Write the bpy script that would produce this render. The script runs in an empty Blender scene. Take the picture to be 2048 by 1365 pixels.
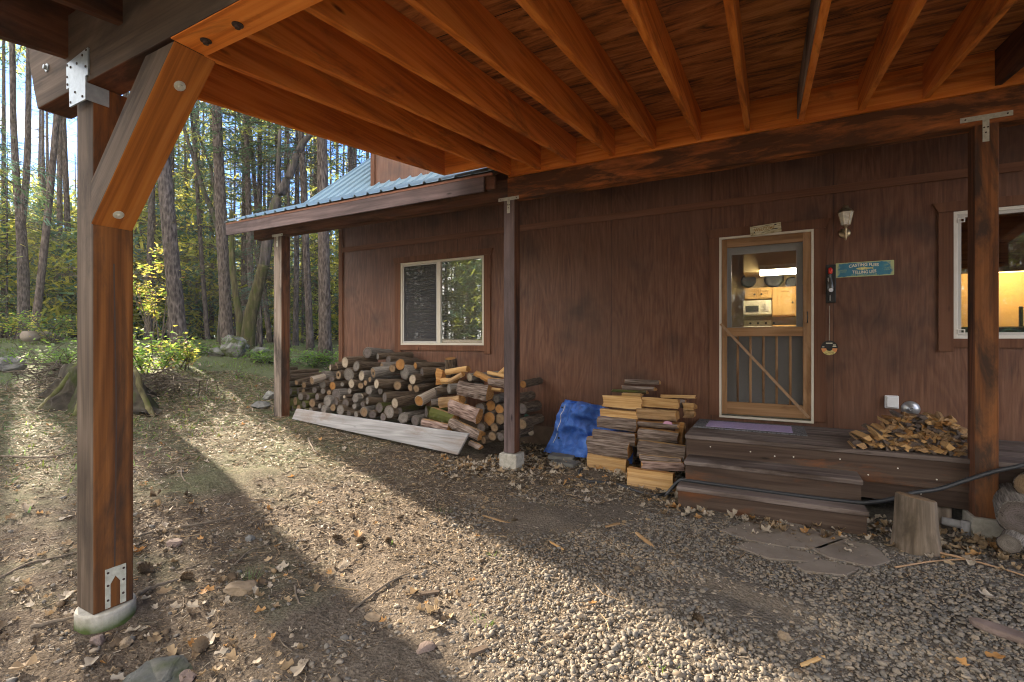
import bpy, bmesh, math, random
import numpy as np
from mathutils import Vector, Matrix, Euler, noise as mnoise
R = math.radians
rnd = random.Random(7)
nr = np.random.RandomState(11)
S = bpy.context.scene
COL = S.collection

# ---------------------------------------------------------------- camera
CA, SA, F, H = math.cos(R(28.05)), math.sin(R(28.05)), 963.0, 1.5
cam = bpy.data.cameras.new("camera")
cam.sensor_width = 36.0
cam.lens = 36.0 * F / 2048.0
cam.clip_start = 0.05
cam.clip_end = 500
camo = bpy.data.objects.new("camera", cam)
camo.location = (0, 0, H)
camo.rotation_euler = (R(90), 0, R(28.05))
COL.objects.link(camo)
S.camera = camo

# ---------------------------------------------------------------- sky, sun, exposure
SUN_AZ = Vector((-0.955, 0.297, 0)).normalized()
SUN_EL = R(21)
w = bpy.data.worlds.new("World")
S.world = w
w.use_nodes = True
nt = w.node_tree
sky = nt.nodes.new("ShaderNodeTexSky")
sky.sky_type = 'NISHITA'
sky.sun_disc = False
sky.sun_elevation = SUN_EL
sky.sun_rotation = math.atan2(SUN_AZ.x, SUN_AZ.y)
sky.air_density = 0.8
sky.dust_density = 0.1
sky.ozone_density = 2.0
# broken white cloud over the blue, thickened behind the viewer as added fill light
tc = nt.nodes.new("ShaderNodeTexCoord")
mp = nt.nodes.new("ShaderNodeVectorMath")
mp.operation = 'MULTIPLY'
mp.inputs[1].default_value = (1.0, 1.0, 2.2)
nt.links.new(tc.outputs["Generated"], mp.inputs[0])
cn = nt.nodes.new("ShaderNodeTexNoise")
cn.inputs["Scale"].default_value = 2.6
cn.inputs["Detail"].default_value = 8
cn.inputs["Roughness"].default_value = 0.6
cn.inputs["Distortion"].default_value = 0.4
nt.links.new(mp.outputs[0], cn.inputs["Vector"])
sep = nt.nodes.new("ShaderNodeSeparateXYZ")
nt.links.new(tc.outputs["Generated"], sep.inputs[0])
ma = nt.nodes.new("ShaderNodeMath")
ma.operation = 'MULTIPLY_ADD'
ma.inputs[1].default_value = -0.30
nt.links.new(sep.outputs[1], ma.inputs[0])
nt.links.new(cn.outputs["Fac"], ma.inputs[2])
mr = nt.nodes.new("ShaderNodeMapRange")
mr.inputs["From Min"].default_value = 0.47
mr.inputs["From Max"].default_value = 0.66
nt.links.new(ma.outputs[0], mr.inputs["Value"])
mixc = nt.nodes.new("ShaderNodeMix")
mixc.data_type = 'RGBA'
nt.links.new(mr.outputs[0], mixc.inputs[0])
tint = nt.nodes.new("ShaderNodeMix")
tint.data_type = 'RGBA'
tint.blend_type = 'MULTIPLY'
tint.inputs[0].default_value = 1.0
nt.links.new(sky.outputs[0], tint.inputs[6])
tint.inputs[7].default_value = (0.40, 0.62, 0.92, 1)
nt.links.new(tint.outputs[2], mixc.inputs[6])
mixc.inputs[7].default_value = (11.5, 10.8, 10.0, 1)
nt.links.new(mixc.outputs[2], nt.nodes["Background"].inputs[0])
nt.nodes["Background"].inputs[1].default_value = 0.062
sun = bpy.data.lights.new("sun", 'SUN')
sun.energy = 5.0
sun.angle = R(0.5)
sun.color = (1.0, 0.83, 0.62)
suno = bpy.data.objects.new("sun", sun)
sd = Vector((SUN_AZ.x * math.cos(SUN_EL), SUN_AZ.y * math.cos(SUN_EL), math.sin(SUN_EL)))
suno.rotation_euler = (-sd).to_track_quat('-Z', 'Y').to_euler()
suno.location = sd * 60
COL.objects.link(suno)
vs = S.view_settings
vs.view_transform = 'Standard'
vs.look = 'None'
vs.gamma = 1
vs.exposure = 2.85
S.cycles.use_denoising = True
S.cycles.filter_width = 1.1
S.cycles.max_bounces = 10
S.cycles.diffuse_bounces = 5
S.cycles.transparent_max_bounces = 24
S.cycles.sample_clamp_indirect = 6


# ---------------------------------------------------------------- photo point -> world point
def ray(px, py):
    u = (px - 1024) / F
    v = (682.5 - py) / F
    return (u * CA - SA, CA + u * SA, v)


def onY(px, py, Y):
    r = ray(px, py)
    z = Y / r[1]
    return Vector((z * r[0], Y, H + z * r[2]))


def onZ(px, py, Z=0.0):
    r = ray(px, py)
    z = (Z - H) / r[2]
    return Vector((z * r[0], z * r[1], Z))


def atd(px, py, z):
    r = ray(px, py)
    return Vector((z * r[0], z * r[1], H + z * r[2]))


def gh(x, y):
    """height of the ground: flat under the carport, rising to the left and back"""
    s = max(0.0, -x - 2.6)
    if s < 4.4:
        h = 0.072 * s
    elif s < 11:
        h = 0.317 + 0.118 * (s - 4.4)
    elif s < 18:
        h = 1.096 + 0.055 * (s - 11)
    else:
        h = 1.481 + 0.012 * (s - 18)
    return h + 0.022 * math.sin(x * 1.3 + y * 0.7) * min(1, s) + 0.03 * math.sin(x * 0.6 - y * 0.9) * min(1, s * 0.4)


def ground_at(px, py):
    z = 2.0
    while z < 60:
        p = atd(px, py, z)
        if p.z <= gh(p.x, p.y):
            break
        z += 0.02
    return Vector((p.x, p.y, gh(p.x, p.y)))


# ---------------------------------------------------------------- materials
class NT:
    def __init__(s, name, rough=0.7, spec=0.3):
        s.m = bpy.data.materials.new(name)
        s.m.use_nodes = True
        s.t = s.m.node_tree
        s.b = s.t.nodes["Principled BSDF"]
        s.b.inputs["Roughness"].default_value = rough
        s.b.inputs["Specular IOR Level"].default_value = spec
        s._c = None

    def n(s, typ, **kw):
        x = s.t.nodes.new("ShaderNode" + typ)
        for k, v in kw.items():
            setattr(x, k, v)
        return x

    def l(s, a, b):
        s.t.links.new(a, b)

    def put(s, sock, v):
        if hasattr(v, "is_linked"):
            s.l(v, sock)
        else:
            sock.default_value = v

    def coord(s, scale=(1, 1, 1), rand=True, kind="Object"):
        tc = s.n("TexCoord")
        src = tc.outputs[kind]
        if rand:
            oi = s.n("ObjectInfo")
            mu = s.n("Math", operation='MULTIPLY')
            s.l(oi.outputs["Random"], mu.inputs[0])
            mu.inputs[1].default_value = 37.0
            ad = s.n("VectorMath", operation='ADD')
            s.l(src, ad.inputs[0])
            s.l(mu.outputs[0], ad.inputs[1])
            src = ad.outputs[0]
        mp = s.n("VectorMath", operation='MULTIPLY')
        s.l(src, mp.inputs[0])
        mp.inputs[1].default_value = scale
        return mp.outputs[0]

    def noise(s, vec, scale=1, detail=4, rough=0.55, dist=0.0):
        x = s.n("TexNoise")
        s.l(vec, x.inputs["Vector"])
        x.inputs["Scale"].default_value = scale
        x.inputs["Detail"].default_value = detail
        x.inputs["Roughness"].default_value = rough
        x.inputs["Distortion"].default_value = dist
        return x.outputs["Fac"]

    def vor(s, vec, scale=1, feature='F1', out="Distance"):
        x = s.n("TexVoronoi", feature=feature)
        s.l(vec, x.inputs["Vector"])
        x.inputs["Scale"].default_value = scale
        return x.outputs[out]

    def math(s, op, a, b=0.0, clamp=False):
        x = s.n("Math", operation=op, use_clamp=clamp)
        s.put(x.inputs[0], a)
        s.put(x.inputs[1], b)
        return x.outputs[0]

    def ramp(s, fac, stops):
        x = s.n("ValToRGB")
        e = x.color_ramp.elements
        while len(e) < len(stops):
            e.new(0.5)
        for q, (p, c) in zip(e, stops):
            q.position = p
            q.color = (*c, 1) if len(c) == 3 else c
        s.l(fac, x.inputs[0])
        return x.outputs[0]

    def step(s, fac, a, b):
        x = s.n("MapRange", clamp=True)
        s.l(fac, x.inputs["Value"])
        x.inputs["From Min"].default_value = a
        x.inputs["From Max"].default_value = b
        return x.outputs[0]

    def mix(s, fac, a, b):
        x = s.n("Mix", data_type='RGBA')
        s.put(x.inputs[0], fac)
        for i, v in ((6, a), (7, b)):
            if isinstance(v, tuple):
                v = (*v, 1) if len(v) == 3 else v
            s.put(x.inputs[i], v)
        return x.outputs[2]

    def color(s, c):
        if isinstance(c, tuple):
            c = (*c, 1) if len(c) == 3 else c
        s.put(s.b.inputs["Base Color"], c)

    def bump(s, h, strength=0.4, dist=0.01):
        x = s.n("Bump")
        x.inputs["Strength"].default_value = strength
        x.inputs["Distance"].default_value = dist
        s.l(h, x.inputs["Height"])
        s.l(x.outputs[0], s.b.inputs["Normal"])

    def varied(s, col, amt=0.25):
        """brightness differs a little from object to object"""
        oi = s.n("ObjectInfo")
        hs = s.n("HueSaturation")
        v = s.math('MULTIPLY_ADD', oi.outputs["Random"], amt)
        s.t.nodes[-1].inputs[2].default_value = 1 - amt / 2
        s.l(v, hs.inputs["Value"])
        s.put(hs.inputs["Color"], (*col, 1) if isinstance(col, tuple) else col)
        return hs.outputs[0]


def axis_scale(axis, along, across):
    return tuple(along if a == axis else across for a in "XYZ")


def wood(name, c0, c1, c2, axis='X', stain=None, stain_amt=0.5, stain_scale=1.6, rough=0.78, k=38.0, bump=0.35,
         along=0.35, across=5.0, fine=60.0, spec=0.14, rand=True, edge=0.12):
    n = NT(name, rough, spec)
    v = n.coord(axis_scale(axis, along, across), rand)
    field = n.noise(v, 1.0, 2, 0.5, 0.3)
    band = n.math('SINE', n.math('MULTIPLY', field, k))
    band = n.math('MULTIPLY_ADD', band, 0.5)
    n.t.nodes[-1].inputs[2].default_value = 0.5
    v2 = n.coord(axis_scale(axis, 1.2, fine), rand)
    fib = n.noise(v2, 1.0, 3, 0.6)
    g = n.math('ADD', n.math('MULTIPLY', band, 0.26), n.math('MULTIPLY', fib, 0.78))
    col = n.ramp(g, [(0.2, c0), (0.5, c1), (0.85, c2)])
    kn = n.vor(n.coord(axis_scale(axis, 1.0, 3.5), rand), 1.6)
    col = n.mix(n.math('SUBTRACT', 1.0, n.step(kn, 0.03, 0.085)), col, tuple(x * 0.45 for x in c0))
    if stain:
        vs_ = n.coord(axis_scale(axis, 0.55, 2.4), rand)
        st = n.noise(vs_, stain_scale, 6, 0.68, 0.6)
        col = n.mix(n.math('MULTIPLY', n.step(st, 0.62 - 0.3 * stain_amt - edge / 2, 0.62 - 0.3 * stain_amt + edge), 0.93), col, stain)
    n.color(n.varied(col, 0.22))
    n.bump(g, bump, 0.004)
    return n.m


def plain(name, c, rough=0.6, metal=0.0, spec=0.4, vary=0.12, scale=18.0, bump=0.0):
    n = NT(name, rough, spec)
    n.b.inputs["Metallic"].default_value = metal
    f = n.noise(n.coord((1, 1, 1)), scale, 5, 0.6)
    n.color(n.ramp(f, [(0.3, tuple(x * (1 - vary) for x in c)), (0.7, tuple(min(1, x * (1 + vary)) for x in c))]))
    if bump:
        n.bump(f, bump, 0.006)
    return n.m


MAT = {}
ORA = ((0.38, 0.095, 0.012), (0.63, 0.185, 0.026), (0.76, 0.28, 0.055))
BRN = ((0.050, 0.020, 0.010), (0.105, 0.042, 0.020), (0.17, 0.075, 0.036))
for a in "XYZ":
    MAT['orange' + a] = wood("stained_orange_wood_" + a, *ORA, axis=a, stain=(0.10, 0.035, 0.012), stain_amt=0.06)
    MAT['weath' + a] = wood("silvering_brown_timber_" + a, (0.040, 0.028, 0.020), (0.075, 0.054, 0.039), (0.12, 0.09, 0.068), axis=a, stain=(0.035, 0.026, 0.02), stain_amt=0.25)
    MAT['oldpost' + a] = wood("dark_worn_post_" + a, (0.075, 0.027, 0.010), (0.15, 0.056, 0.019), (0.23, 0.095, 0.034), axis=a, stain=(0.035, 0.022, 0.016), stain_amt=0.42, stain_scale=2.2)
    MAT['brace' + a] = wood("stained_brace_timber_" + a, (0.17, 0.050, 0.009), (0.33, 0.105, 0.018), (0.44, 0.16, 0.032), axis=a, stain=(0.07, 0.03, 0.013), stain_amt=0.12)
    MAT['post' + a] = wood("stained_post_timber_" + a, (0.060, 0.022, 0.008), (0.130, 0.048, 0.013), (0.20, 0.078, 0.022), axis=a, stain=(0.035, 0.020, 0.013), stain_amt=0.33)
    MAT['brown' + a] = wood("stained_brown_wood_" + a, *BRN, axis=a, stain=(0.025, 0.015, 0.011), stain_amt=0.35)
    MAT['patchy' + a] = wood("worn_brown_wood_" + a, (0.16, 0.05, 0.014), (0.30, 0.095, 0.024), (0.40, 0.14, 0.04), axis=a,
                             stain=(0.055, 0.026, 0.014), stain_amt=0.62, stain_scale=2.6)
    MAT['grey' + a] = wood("weathered_grey_wood_" + a, (0.13, 0.10, 0.08), (0.23, 0.185, 0.15), (0.34, 0.28, 0.235), axis=a,
                           stain=(0.05, 0.04, 0.035), stain_amt=0.25)
    MAT['fascia' + a] = wood("weathered_fascia_paint_" + a, (0.075, 0.052, 0.050), (0.125, 0.089, 0.086), (0.185, 0.138, 0.134), axis=a,
                             stain=(0.035, 0.03, 0.032), stain_amt=0.38, stain_scale=1.2, edge=0.25)
    MAT['trim' + a] = wood("brown_trim_paint_" + a, (0.085, 0.038, 0.022), (0.130, 0.060, 0.035), (0.17, 0.082, 0.050), axis=a, k=20, bump=0.12)
    MAT['deck' + a] = wood("weathered_deck_wood_" + a, (0.070, 0.053, 0.046), (0.125, 0.098, 0.087), (0.19, 0.155, 0.14), axis=a,
                           stain=(0.03, 0.018, 0.012), stain_amt=0.3)
    MAT['door' + a] = wood("door_oak_" + a, (0.15, 0.078, 0.034), (0.26, 0.145, 0.068), (0.36, 0.22, 0.12), axis=a,
                           stain=(0.085, 0.042, 0.02), stain_amt=0.25)
    MAT['step' + a] = wood("stained_step_wood_" + a, (0.030, 0.019, 0.014), (0.056, 0.037, 0.028), (0.088, 0.061, 0.047), axis=a,
                           stain=(0.16, 0.055, 0.016), stain_amt=0.02)

# plywood ceiling: dark brown with torn orange streaks
n = NT("ceiling_plywood", 0.7, 0.2)
st = n.noise(n.coord((1.1, 5.5, 5.5), False), 1.7, 7, 0.72, 0.8)
fi = n.noise(n.coord((3, 60, 60), False), 1.0, 3)
col = n.ramp(st, [(0.36, (0.075, 0.035, 0.016)), (0.43, (0.24, 0.095, 0.029)), (0.50, (0.46, 0.165, 0.04)), (0.63, (0.70, 0.30, 0.085))])
col = n.mix(n.math('MULTIPLY', fi, 0.35), col, (0.07, 0.03, 0.012))
# sheet joints
sx = n.n("SeparateXYZ")
n.l(n.coord((1, 1, 1), False), sx.inputs[0])
fr = n.math('FRACT', n.math('MULTIPLY', sx.outputs[1], 1 / 1.22))
col = n.mix(n.math('LESS_THAN', fr, 0.006), col, (0.01, 0.006, 0.004))
n.color(col)
n.bump(fi, 0.2, 0.004)
MAT['ply'] = n.m

# rotary-cut plywood siding
n = NT("brown_plywood_siding", 0.55, 0.35)
f = n.noise(n.coord((2.2, 2.2, 0.42), False), 1.3, 3, 0.5, 0.7)
band = n.math('SINE', n.math('MULTIPLY', f, 70))
f2 = n.noise(n.coord((42, 42, 2.6), False), 1.0, 5, 0.65)
big = n.noise(n.coord((1, 1, 0.7), False), 0.9, 4, 0.6)
g = n.math('ADD', n.math('MULTIPLY', band, 0.075), n.math('MULTIPLY', f2, 0.95))
col = n.ramp(g, [(0.2, (0.057, 0.0203, 0.0100)), (0.45, (0.112, 0.0430, 0.0205)), (0.72, (0.160, 0.077, 0.044))])
col = n.mix(n.math('MULTIPLY', n.step(big, 0.42, 0.72), 0.6), col, (0.106, 0.054, 0.035))
bl = n.noise(n.coord((1, 1, 1), False), 2.2, 3, 0.5)
col = n.mix(n.math('MULTIPLY', n.step(bl, 0.50, 0.72), 0.62), col, (0.030, 0.015, 0.011))
sx = n.n("SeparateXYZ")
n.l(n.coord((1, 1, 1), False), sx.inputs[0])
fr = n.math('FRACT', n.math('MULTIPLY_ADD', sx.outputs[0], 1 / 1.22))
n.t.nodes[-1].inputs[2].default_value = 0.48
seam = n.math('LESS_THAN', fr, 0.009)
col = n.mix(n.math('MULTIPLY', seam, 0.5), col, (0.012, 0.006, 0.005))
n.color(col)
n.bump(g, 0.35, 0.006)
MAT['siding'] = n.m

MAT['metalroof'] = plain("pale_metal_roofing", (0.21, 0.32, 0.41), 0.38, 0.3, 0.5, 0.08, 3)
MAT['roofedge'] = plain("roof_rust_strip", (0.20, 0.085, 0.05), 0.7)
MAT['galv'] = plain("galvanised_bracket", (0.40, 0.39, 0.32), 0.6, 0.15, 0.5, 0.25, 30)
MAT['galvb'] = plain("bluish_galvanised_plate", (0.30, 0.35, 0.38), 0.45, 0.5, 0.5, 0.15, 30)
MAT['nail'] = plain("dark_nail_hole", (0.04, 0.022, 0.015), 0.7)
MAT['vinyl'] = plain("almond_window_vinyl", (0.55, 0.51, 0.43), 0.4, 0, 0.4, 0.04)
MAT['vinylw'] = plain("white_window_vinyl", (0.62, 0.60, 0.56), 0.4, 0, 0.4, 0.04)
MAT['doorgrey'] = plain("grey_door_paint", (0.46, 0.45, 0.43), 0.5, 0, 0.4, 0.05, 6)
MAT['black'] = plain("black_plastic", (0.014, 0.015, 0.017), 0.45, 0, 0.4, 0.2)
MAT['hose'] = plain("black_rubber_hose", (0.022, 0.024, 0.028), 0.5, 0, 0.4, 0.2, 40)
MAT['brass'] = plain("tarnished_brass", (0.30, 0.24, 0.15), 0.35, 0.85, 0.5, 0.3, 40)
MAT['white'] = plain("white_plastic", (0.62, 0.63, 0.66), 0.45, 0, 0.4, 0.05)
MAT['steel'] = plain("brushed_steel_disc", (0.42, 0.43, 0.45), 0.35, 0.75, 0.5, 0.12, 40)
MAT['red'] = plain("red_enamel", (0.55, 0.025, 0.012), 0.35)
MAT['screenbrown'] = plain("bare_lath_wood", (0.30, 0.19, 0.11), 0.7, 0, 0.2, 0.18, 30)
MAT['kitchenwall'] = plain("cream_room_wall", (0.50, 0.38, 0.19), 0.8, 0, 0.2, 0.05, 3)
MAT['cabinet'] = wood("knotty_pine_cabinet", (0.40, 0.22, 0.06), (0.55, 0.33, 0.11), (0.66, 0.43, 0.17), axis='Z', k=22)
MAT['roomwood'] = wood("dark_room_planks", (0.10, 0.035, 0.012), (0.18, 0.065, 0.022), (0.24, 0.09, 0.03), axis='X')
MAT['cream'] = plain("cream_appliance_enamel", (0.66, 0.60, 0.42), 0.35)
MAT['darkglass'] = plain("dark_oven_glass", (0.05, 0.05, 0.045), 0.2, 0, 0.5)
MAT['green_disc'] = plain("faded_green_plastic", (0.045, 0.13, 0.095), 0.6, 0, 0.3, 0.2)
MAT['couch'] = plain("dark_teal_cloth", (0.022, 0.036, 0.040), 0.9)
MAT['pvc'] = plain("dusty_white_pvc", (0.26, 0.26, 0.265), 0.6, 0, 0.3, 0.2)
MAT['foundation'] = plain("tan_skirt_board", (0.12, 0.082, 0.055), 0.8, 0, 0.2, 0.25, 8)
MAT['gold'] = plain("gold_disc_print", (0.50, 0.42, 0.16), 0.4, 0.3, 0.5, 0.5, 60)
MAT['orangep'] = plain("orange_disc_print", (0.62, 0.25, 0.08), 0.4)
MAT['cream_ink'] = plain("cream_sign_ink", (0.70, 0.66, 0.52), 0.7)
MAT['green_ink'] = plain("faded_green_sign_ink", (0.22, 0.36, 0.24), 0.7)
MAT['fish_ink'] = plain("yellow_fish_ink", (0.56, 0.56, 0.22), 0.7, vary=0.3, scale=60)
MAT['brown_ink'] = plain("faded_brown_ink", (0.28, 0.17, 0.05), 0.8)
MAT['pink'] = plain("faded_pink_scrap", (0.46, 0.24, 0.34), 0.8)

# emissive kitchen tube
n = NT("lit_fluorescent_tube")
n.b.inputs["Base Color"].default_value = (0.9, 0.9, 0.85, 1)
n.b.inputs["Emission Color"].default_value = (1.0, 0.86, 0.62, 1)
n.b.inputs["Emission Strength"].default_value = 9.0
MAT['tube'] = n.m
# lamp bulb shade in the room on the right
n = NT("lit_lamp_shade")
n.b.inputs["Base Color"].default_value = (0.9, 0.7, 0.4, 1)
n.b.inputs["Emission Color"].default_value = (1.0, 0.62, 0.25, 1)
n.b.inputs["Emission Strength"].default_value = 5.0
MAT['shade'] = n.m

# rusty painted sign sheet
n = NT("chipped_blue_sign_paint", 0.5, 0.4)
v = n.coord((1, 1, 1), False)
f = n.noise(v, 9, 5, 0.65)
sx = n.n("SeparateXYZ")
n.l(v, sx.inputs[0])
ex = n.math('ABSOLUTE', n.math('SUBTRACT', sx.outputs[0], 0.0))
ez = n.math('ABSOLUTE', n.math('SUBTRACT', sx.outputs[2], 0.0))
edge = n.math('MAXIMUM', n.math('MULTIPLY', ex, 1 / 0.246), n.math('MULTIPLY', ez, 1 / 0.0745))
ew = n.math('ADD', n.math('MULTIPLY', edge, 0.75), n.math('MULTIPLY', f, 0.42))
c = n.ramp(f, [(0.3, (0.022, 0.135, 0.23)), (0.62, (0.04, 0.20, 0.29)), (0.75, (0.12, 0.28, 0.26))])
c = n.mix(n.step(ew, 0.86, 0.93), c, (0.38, 0.42, 0.20))
n.color(c)
MAT['signblue'] = n.m
n = NT("chipped_white_sign_paint", 0.7, 0.3)
f = n.noise(n.coord((9, 9, 45), False), 1.0, 6, 0.7)
n.color(n.ramp(f, [(0.34, (0.06, 0.045, 0.02)), (0.42, (0.36, 0.31, 0.18)), (0.55, (0.50, 0.46, 0.32)), (0.8, (0.58, 0.55, 0.42))]))
n.bump(f, 0.3, 0.003)
MAT['signwhite'] = n.m

# glass that reflects and shows the room behind it
def glass(name, tint, base_refl):
    n = NT(name)
    t = n.t
    t.nodes.remove(n.b)
    tr = n.n("BsdfTransparent")
    tr.inputs[0].default_value = (*tint, 1)
    gl = n.n("BsdfGlossy")
    gl.inputs["Roughness"].default_value = 0.015
    fr = n.n("Fresnel")
    fr.inputs[0].default_value = 1.5
    mx = n.n("MixShader")
    a = n.math('MULTIPLY_ADD', fr.outputs[0], 1.3, True)
    n.t.nodes[-1].inputs[2].default_value = base_refl
    n.l(a, mx.inputs[0])
    n.l(tr.outputs[0], mx.inputs[1])
    n.l(gl.outputs[0], mx.inputs[2])
    n.l(mx.outputs[0], t.nodes["Material Output"].inputs[0])
    return n.m


MAT['glass'] = glass("window_glass", (0.80, 0.84, 0.82), 0.14)
MAT['doorglass'] = glass("door_glass", (0.92, 0.93, 0.92), 0.03)


def mesh_screen(name, c, op):
    n = NT(name)
    t = n.t
    t.nodes.remove(n.b)
    tr = n.n("BsdfTransparent")
    df = n.n("BsdfDiffuse")
    df.inputs[0].default_value = (*c, 1)
    mx = n.n("MixShader")
    mx.inputs[0].default_value = op
    n.l(tr.outputs[0], mx.inputs[1])
    n.l(df.outputs[0], mx.inputs[2])
    n.l(mx.outputs[0], t.nodes["Material Output"].inputs[0])
    return n.m


MAT['screen'] = mesh_screen("grey_insect_screen", (0.07, 0.07, 0.072), 0.20)
MAT['screenlow'] = mesh_screen("grey_lower_screen", (0.075, 0.075, 0.078), 0.33)
MAT['winscreen'] = mesh_screen("dark_insect_screen", (0.085, 0.085, 0.09), 0.45)
MAT['blind'] = plain("tan_blind_slat", (0.42, 0.34, 0.25), 0.6)

# concrete pier with mossy foot
def concrete(name, moss):
    n = NT(name, 0.85, 0.2)
    v = n.coord((1, 1, 1))
    f = n.noise(v, 22, 6, 0.65)
    c = n.ramp(f, [(0.3, (0.24, 0.225, 0.19)), (0.7, (0.40, 0.38, 0.33))])
    if moss:
        sx = n.n("SeparateXYZ")
        tc = n.n("TexCoord")
        n.l(tc.outputs["Object"], sx.inputs[0])
        hgt = n.math('ADD', sx.outputs[2], n.math('MULTIPLY', n.noise(v, 9, 4), 0.09))
        c = n.mix(n.step(hgt, 0.185, 0.12), c, (0.055, 0.075, 0.02))
    n.color(c)
    n.bump(f, 0.4, 0.008)
    return n.m


MAT['pier'] = concrete("grey_concrete_pier", False)
MAT['piermoss'] = concrete("mossy_concrete_pier", True)

# bark
def bark(name, dark, mid, light, moss=None, mossfac=0.5, vs=(9, 9, 1.6), k=1.0, bump=0.9, dist=0.03, warp=0.8):
    n = NT(name, 0.9, 0.12)
    v = n.coord(vs)
    a = n.noise(v, 1.0 * k, 5, 0.65, warp)
    b = n.vor(n.coord(tuple(x * 1.1 for x in vs)), 1.4 * k)
    g = n.math('ADD', n.math('MULTIPLY', a, 0.7), n.math('MULTIPLY', b, 0.35))
    c = n.ramp(g, [(0.3, dark), (0.52, mid), (0.75, light)])
    if moss:
        mm = n.noise(n.coord((2, 2, 1.2)), 1.2, 5, 0.6)
        c = n.mix(n.step(mm, 0.62 - mossfac * 0.35, 0.74 - mossfac * 0.35), c, moss)
    n.color(n.varied(c, 0.3))
    n.bump(g, bump, dist)
    return n.m


MAT['bark_fir'] = bark("fir_bark", (0.016, 0.013, 0.012), (0.068, 0.056, 0.050), (0.155, 0.13, 0.115), None, 0, (13, 13, 3.6))
MAT['bark_fir2'] = bark("pale_fir_bark", (0.022, 0.017, 0.015), (0.088, 0.070, 0.060), (0.185, 0.152, 0.128), None, 0, (13, 13, 3.6))
MAT['bark_moss'] = bark("mossy_bark", (0.03, 0.026, 0.016), (0.07, 0.06, 0.03), (0.13, 0.12, 0.06), (0.055, 0.062, 0.018), 0.45)
MAT['bark_oak'] = bark("dark_maple_bark", (0.022, 0.018, 0.016), (0.06, 0.052, 0.046), (0.12, 0.10, 0.09), (0.05, 0.065, 0.02), 0.25)
MAT['bark_root'] = bark("earthy_root_bark", (0.010, 0.008, 0.006), (0.030, 0.025, 0.018), (0.065, 0.055, 0.04), (0.030, 0.036, 0.012), 0.35, (5, 5, 5))
MAT['bark_log'] = bark("log_bark_brown", (0.022, 0.015, 0.010), (0.075, 0.054, 0.037), (0.17, 0.13, 0.095), None, 0, (7, 2.2, 7), 1.0, 0.8, 0.02)
MAT['bark_loggrey'] = bark("log_bark_grey", (0.04, 0.035, 0.032), (0.13, 0.115, 0.10), (0.26, 0.235, 0.21), None, 0, (7, 2.2, 7), 1.0, 0.8, 0.02)
MAT['bark_logmoss'] = bark("log_bark_mossy", (0.02, 0.015, 0.010), (0.055, 0.043, 0.028), (0.12, 0.10, 0.06), (0.075, 0.08, 0.022), 0.6, (7, 2.2, 7), 1.0, 0.8, 0.02)
MAT['bark_peeled'] = bark("peeled_log_skin", (0.13, 0.105, 0.08), (0.24, 0.20, 0.16), (0.34, 0.29, 0.24), None, 0, (3, 0.8, 3), 1.0, 0.25, 0.01)
MAT['bark_split'] = bark("split_wood_bark", (0.022, 0.015, 0.011), (0.150, 0.112, 0.092), (0.30, 0.245, 0.215), None, 0, (4.5, 60, 60), 0.8, 1.0, 0.012, 0.15)
MAT['bark_pink'] = bark("pinkish_split_bark", (0.05, 0.03, 0.025), (0.22, 0.15, 0.125), (0.40, 0.30, 0.26), None, 0, (6, 36, 36), 0.9, 0.9, 0.015, 0.15)
MAT['twig'] = plain("dead_twig", (0.13, 0.105, 0.08), 0.9, 0, 0.1, 0.3)
MAT['deadbranch'] = plain("dead_branch", (0.085, 0.07, 0.052), 0.9, 0, 0.1, 0.3)


def endgrain(name, inner, mid, rim, crack=0.5):
    n = NT(name, 0.8, 0.15)
    tc = n.n("TexCoord")
    sx = n.n("SeparateXYZ")
    n.l(tc.outputs["Object"], sx.inputs[0])
    r2 = n.math('SQRT', n.math('ADD', n.math('POWER', sx.outputs[0], 2), n.math('POWER', sx.outputs[2], 2)))
    wob = n.noise(n.coord((1, 1, 1)), 2.5, 4)
    rr = n.math('ADD', r2, n.math('MULTIPLY', wob, 0.25))
    ring = n.math('SINE', n.math('MULTIPLY', rr, 55))
    c = n.ramp(rr, [(0.15, inner), (0.6, mid), (1.05, rim)])
    c = n.mix(n.math('MULTIPLY', n.step(ring, 0.2, 1.0), 0.35), c, tuple(x * 0.45 for x in mid))
    ck = n.noise(n.coord((2.2, 2.2, 2.2)), 1.6, 2, 0.5, 2.5)
    ck = n.math('ABSOLUTE', n.math('SUBTRACT', ck, 0.5))
    c = n.mix(n.math('MULTIPLY', n.step(ck, 0.022, 0.004), crack), c, (0.02, 0.014, 0.01))
    st = n.noise(n.coord((1, 1, 1)), 1.3, 4)
    c = n.mix(n.math('MULTIPLY', n.step(st, 0.45, 0.75), 0.5), c, tuple(x * 0.5 for x in rim))
    n.color(n.varied(c, 0.3))
    n.bump(ring, 0.15, 0.01)
    return n.m


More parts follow.
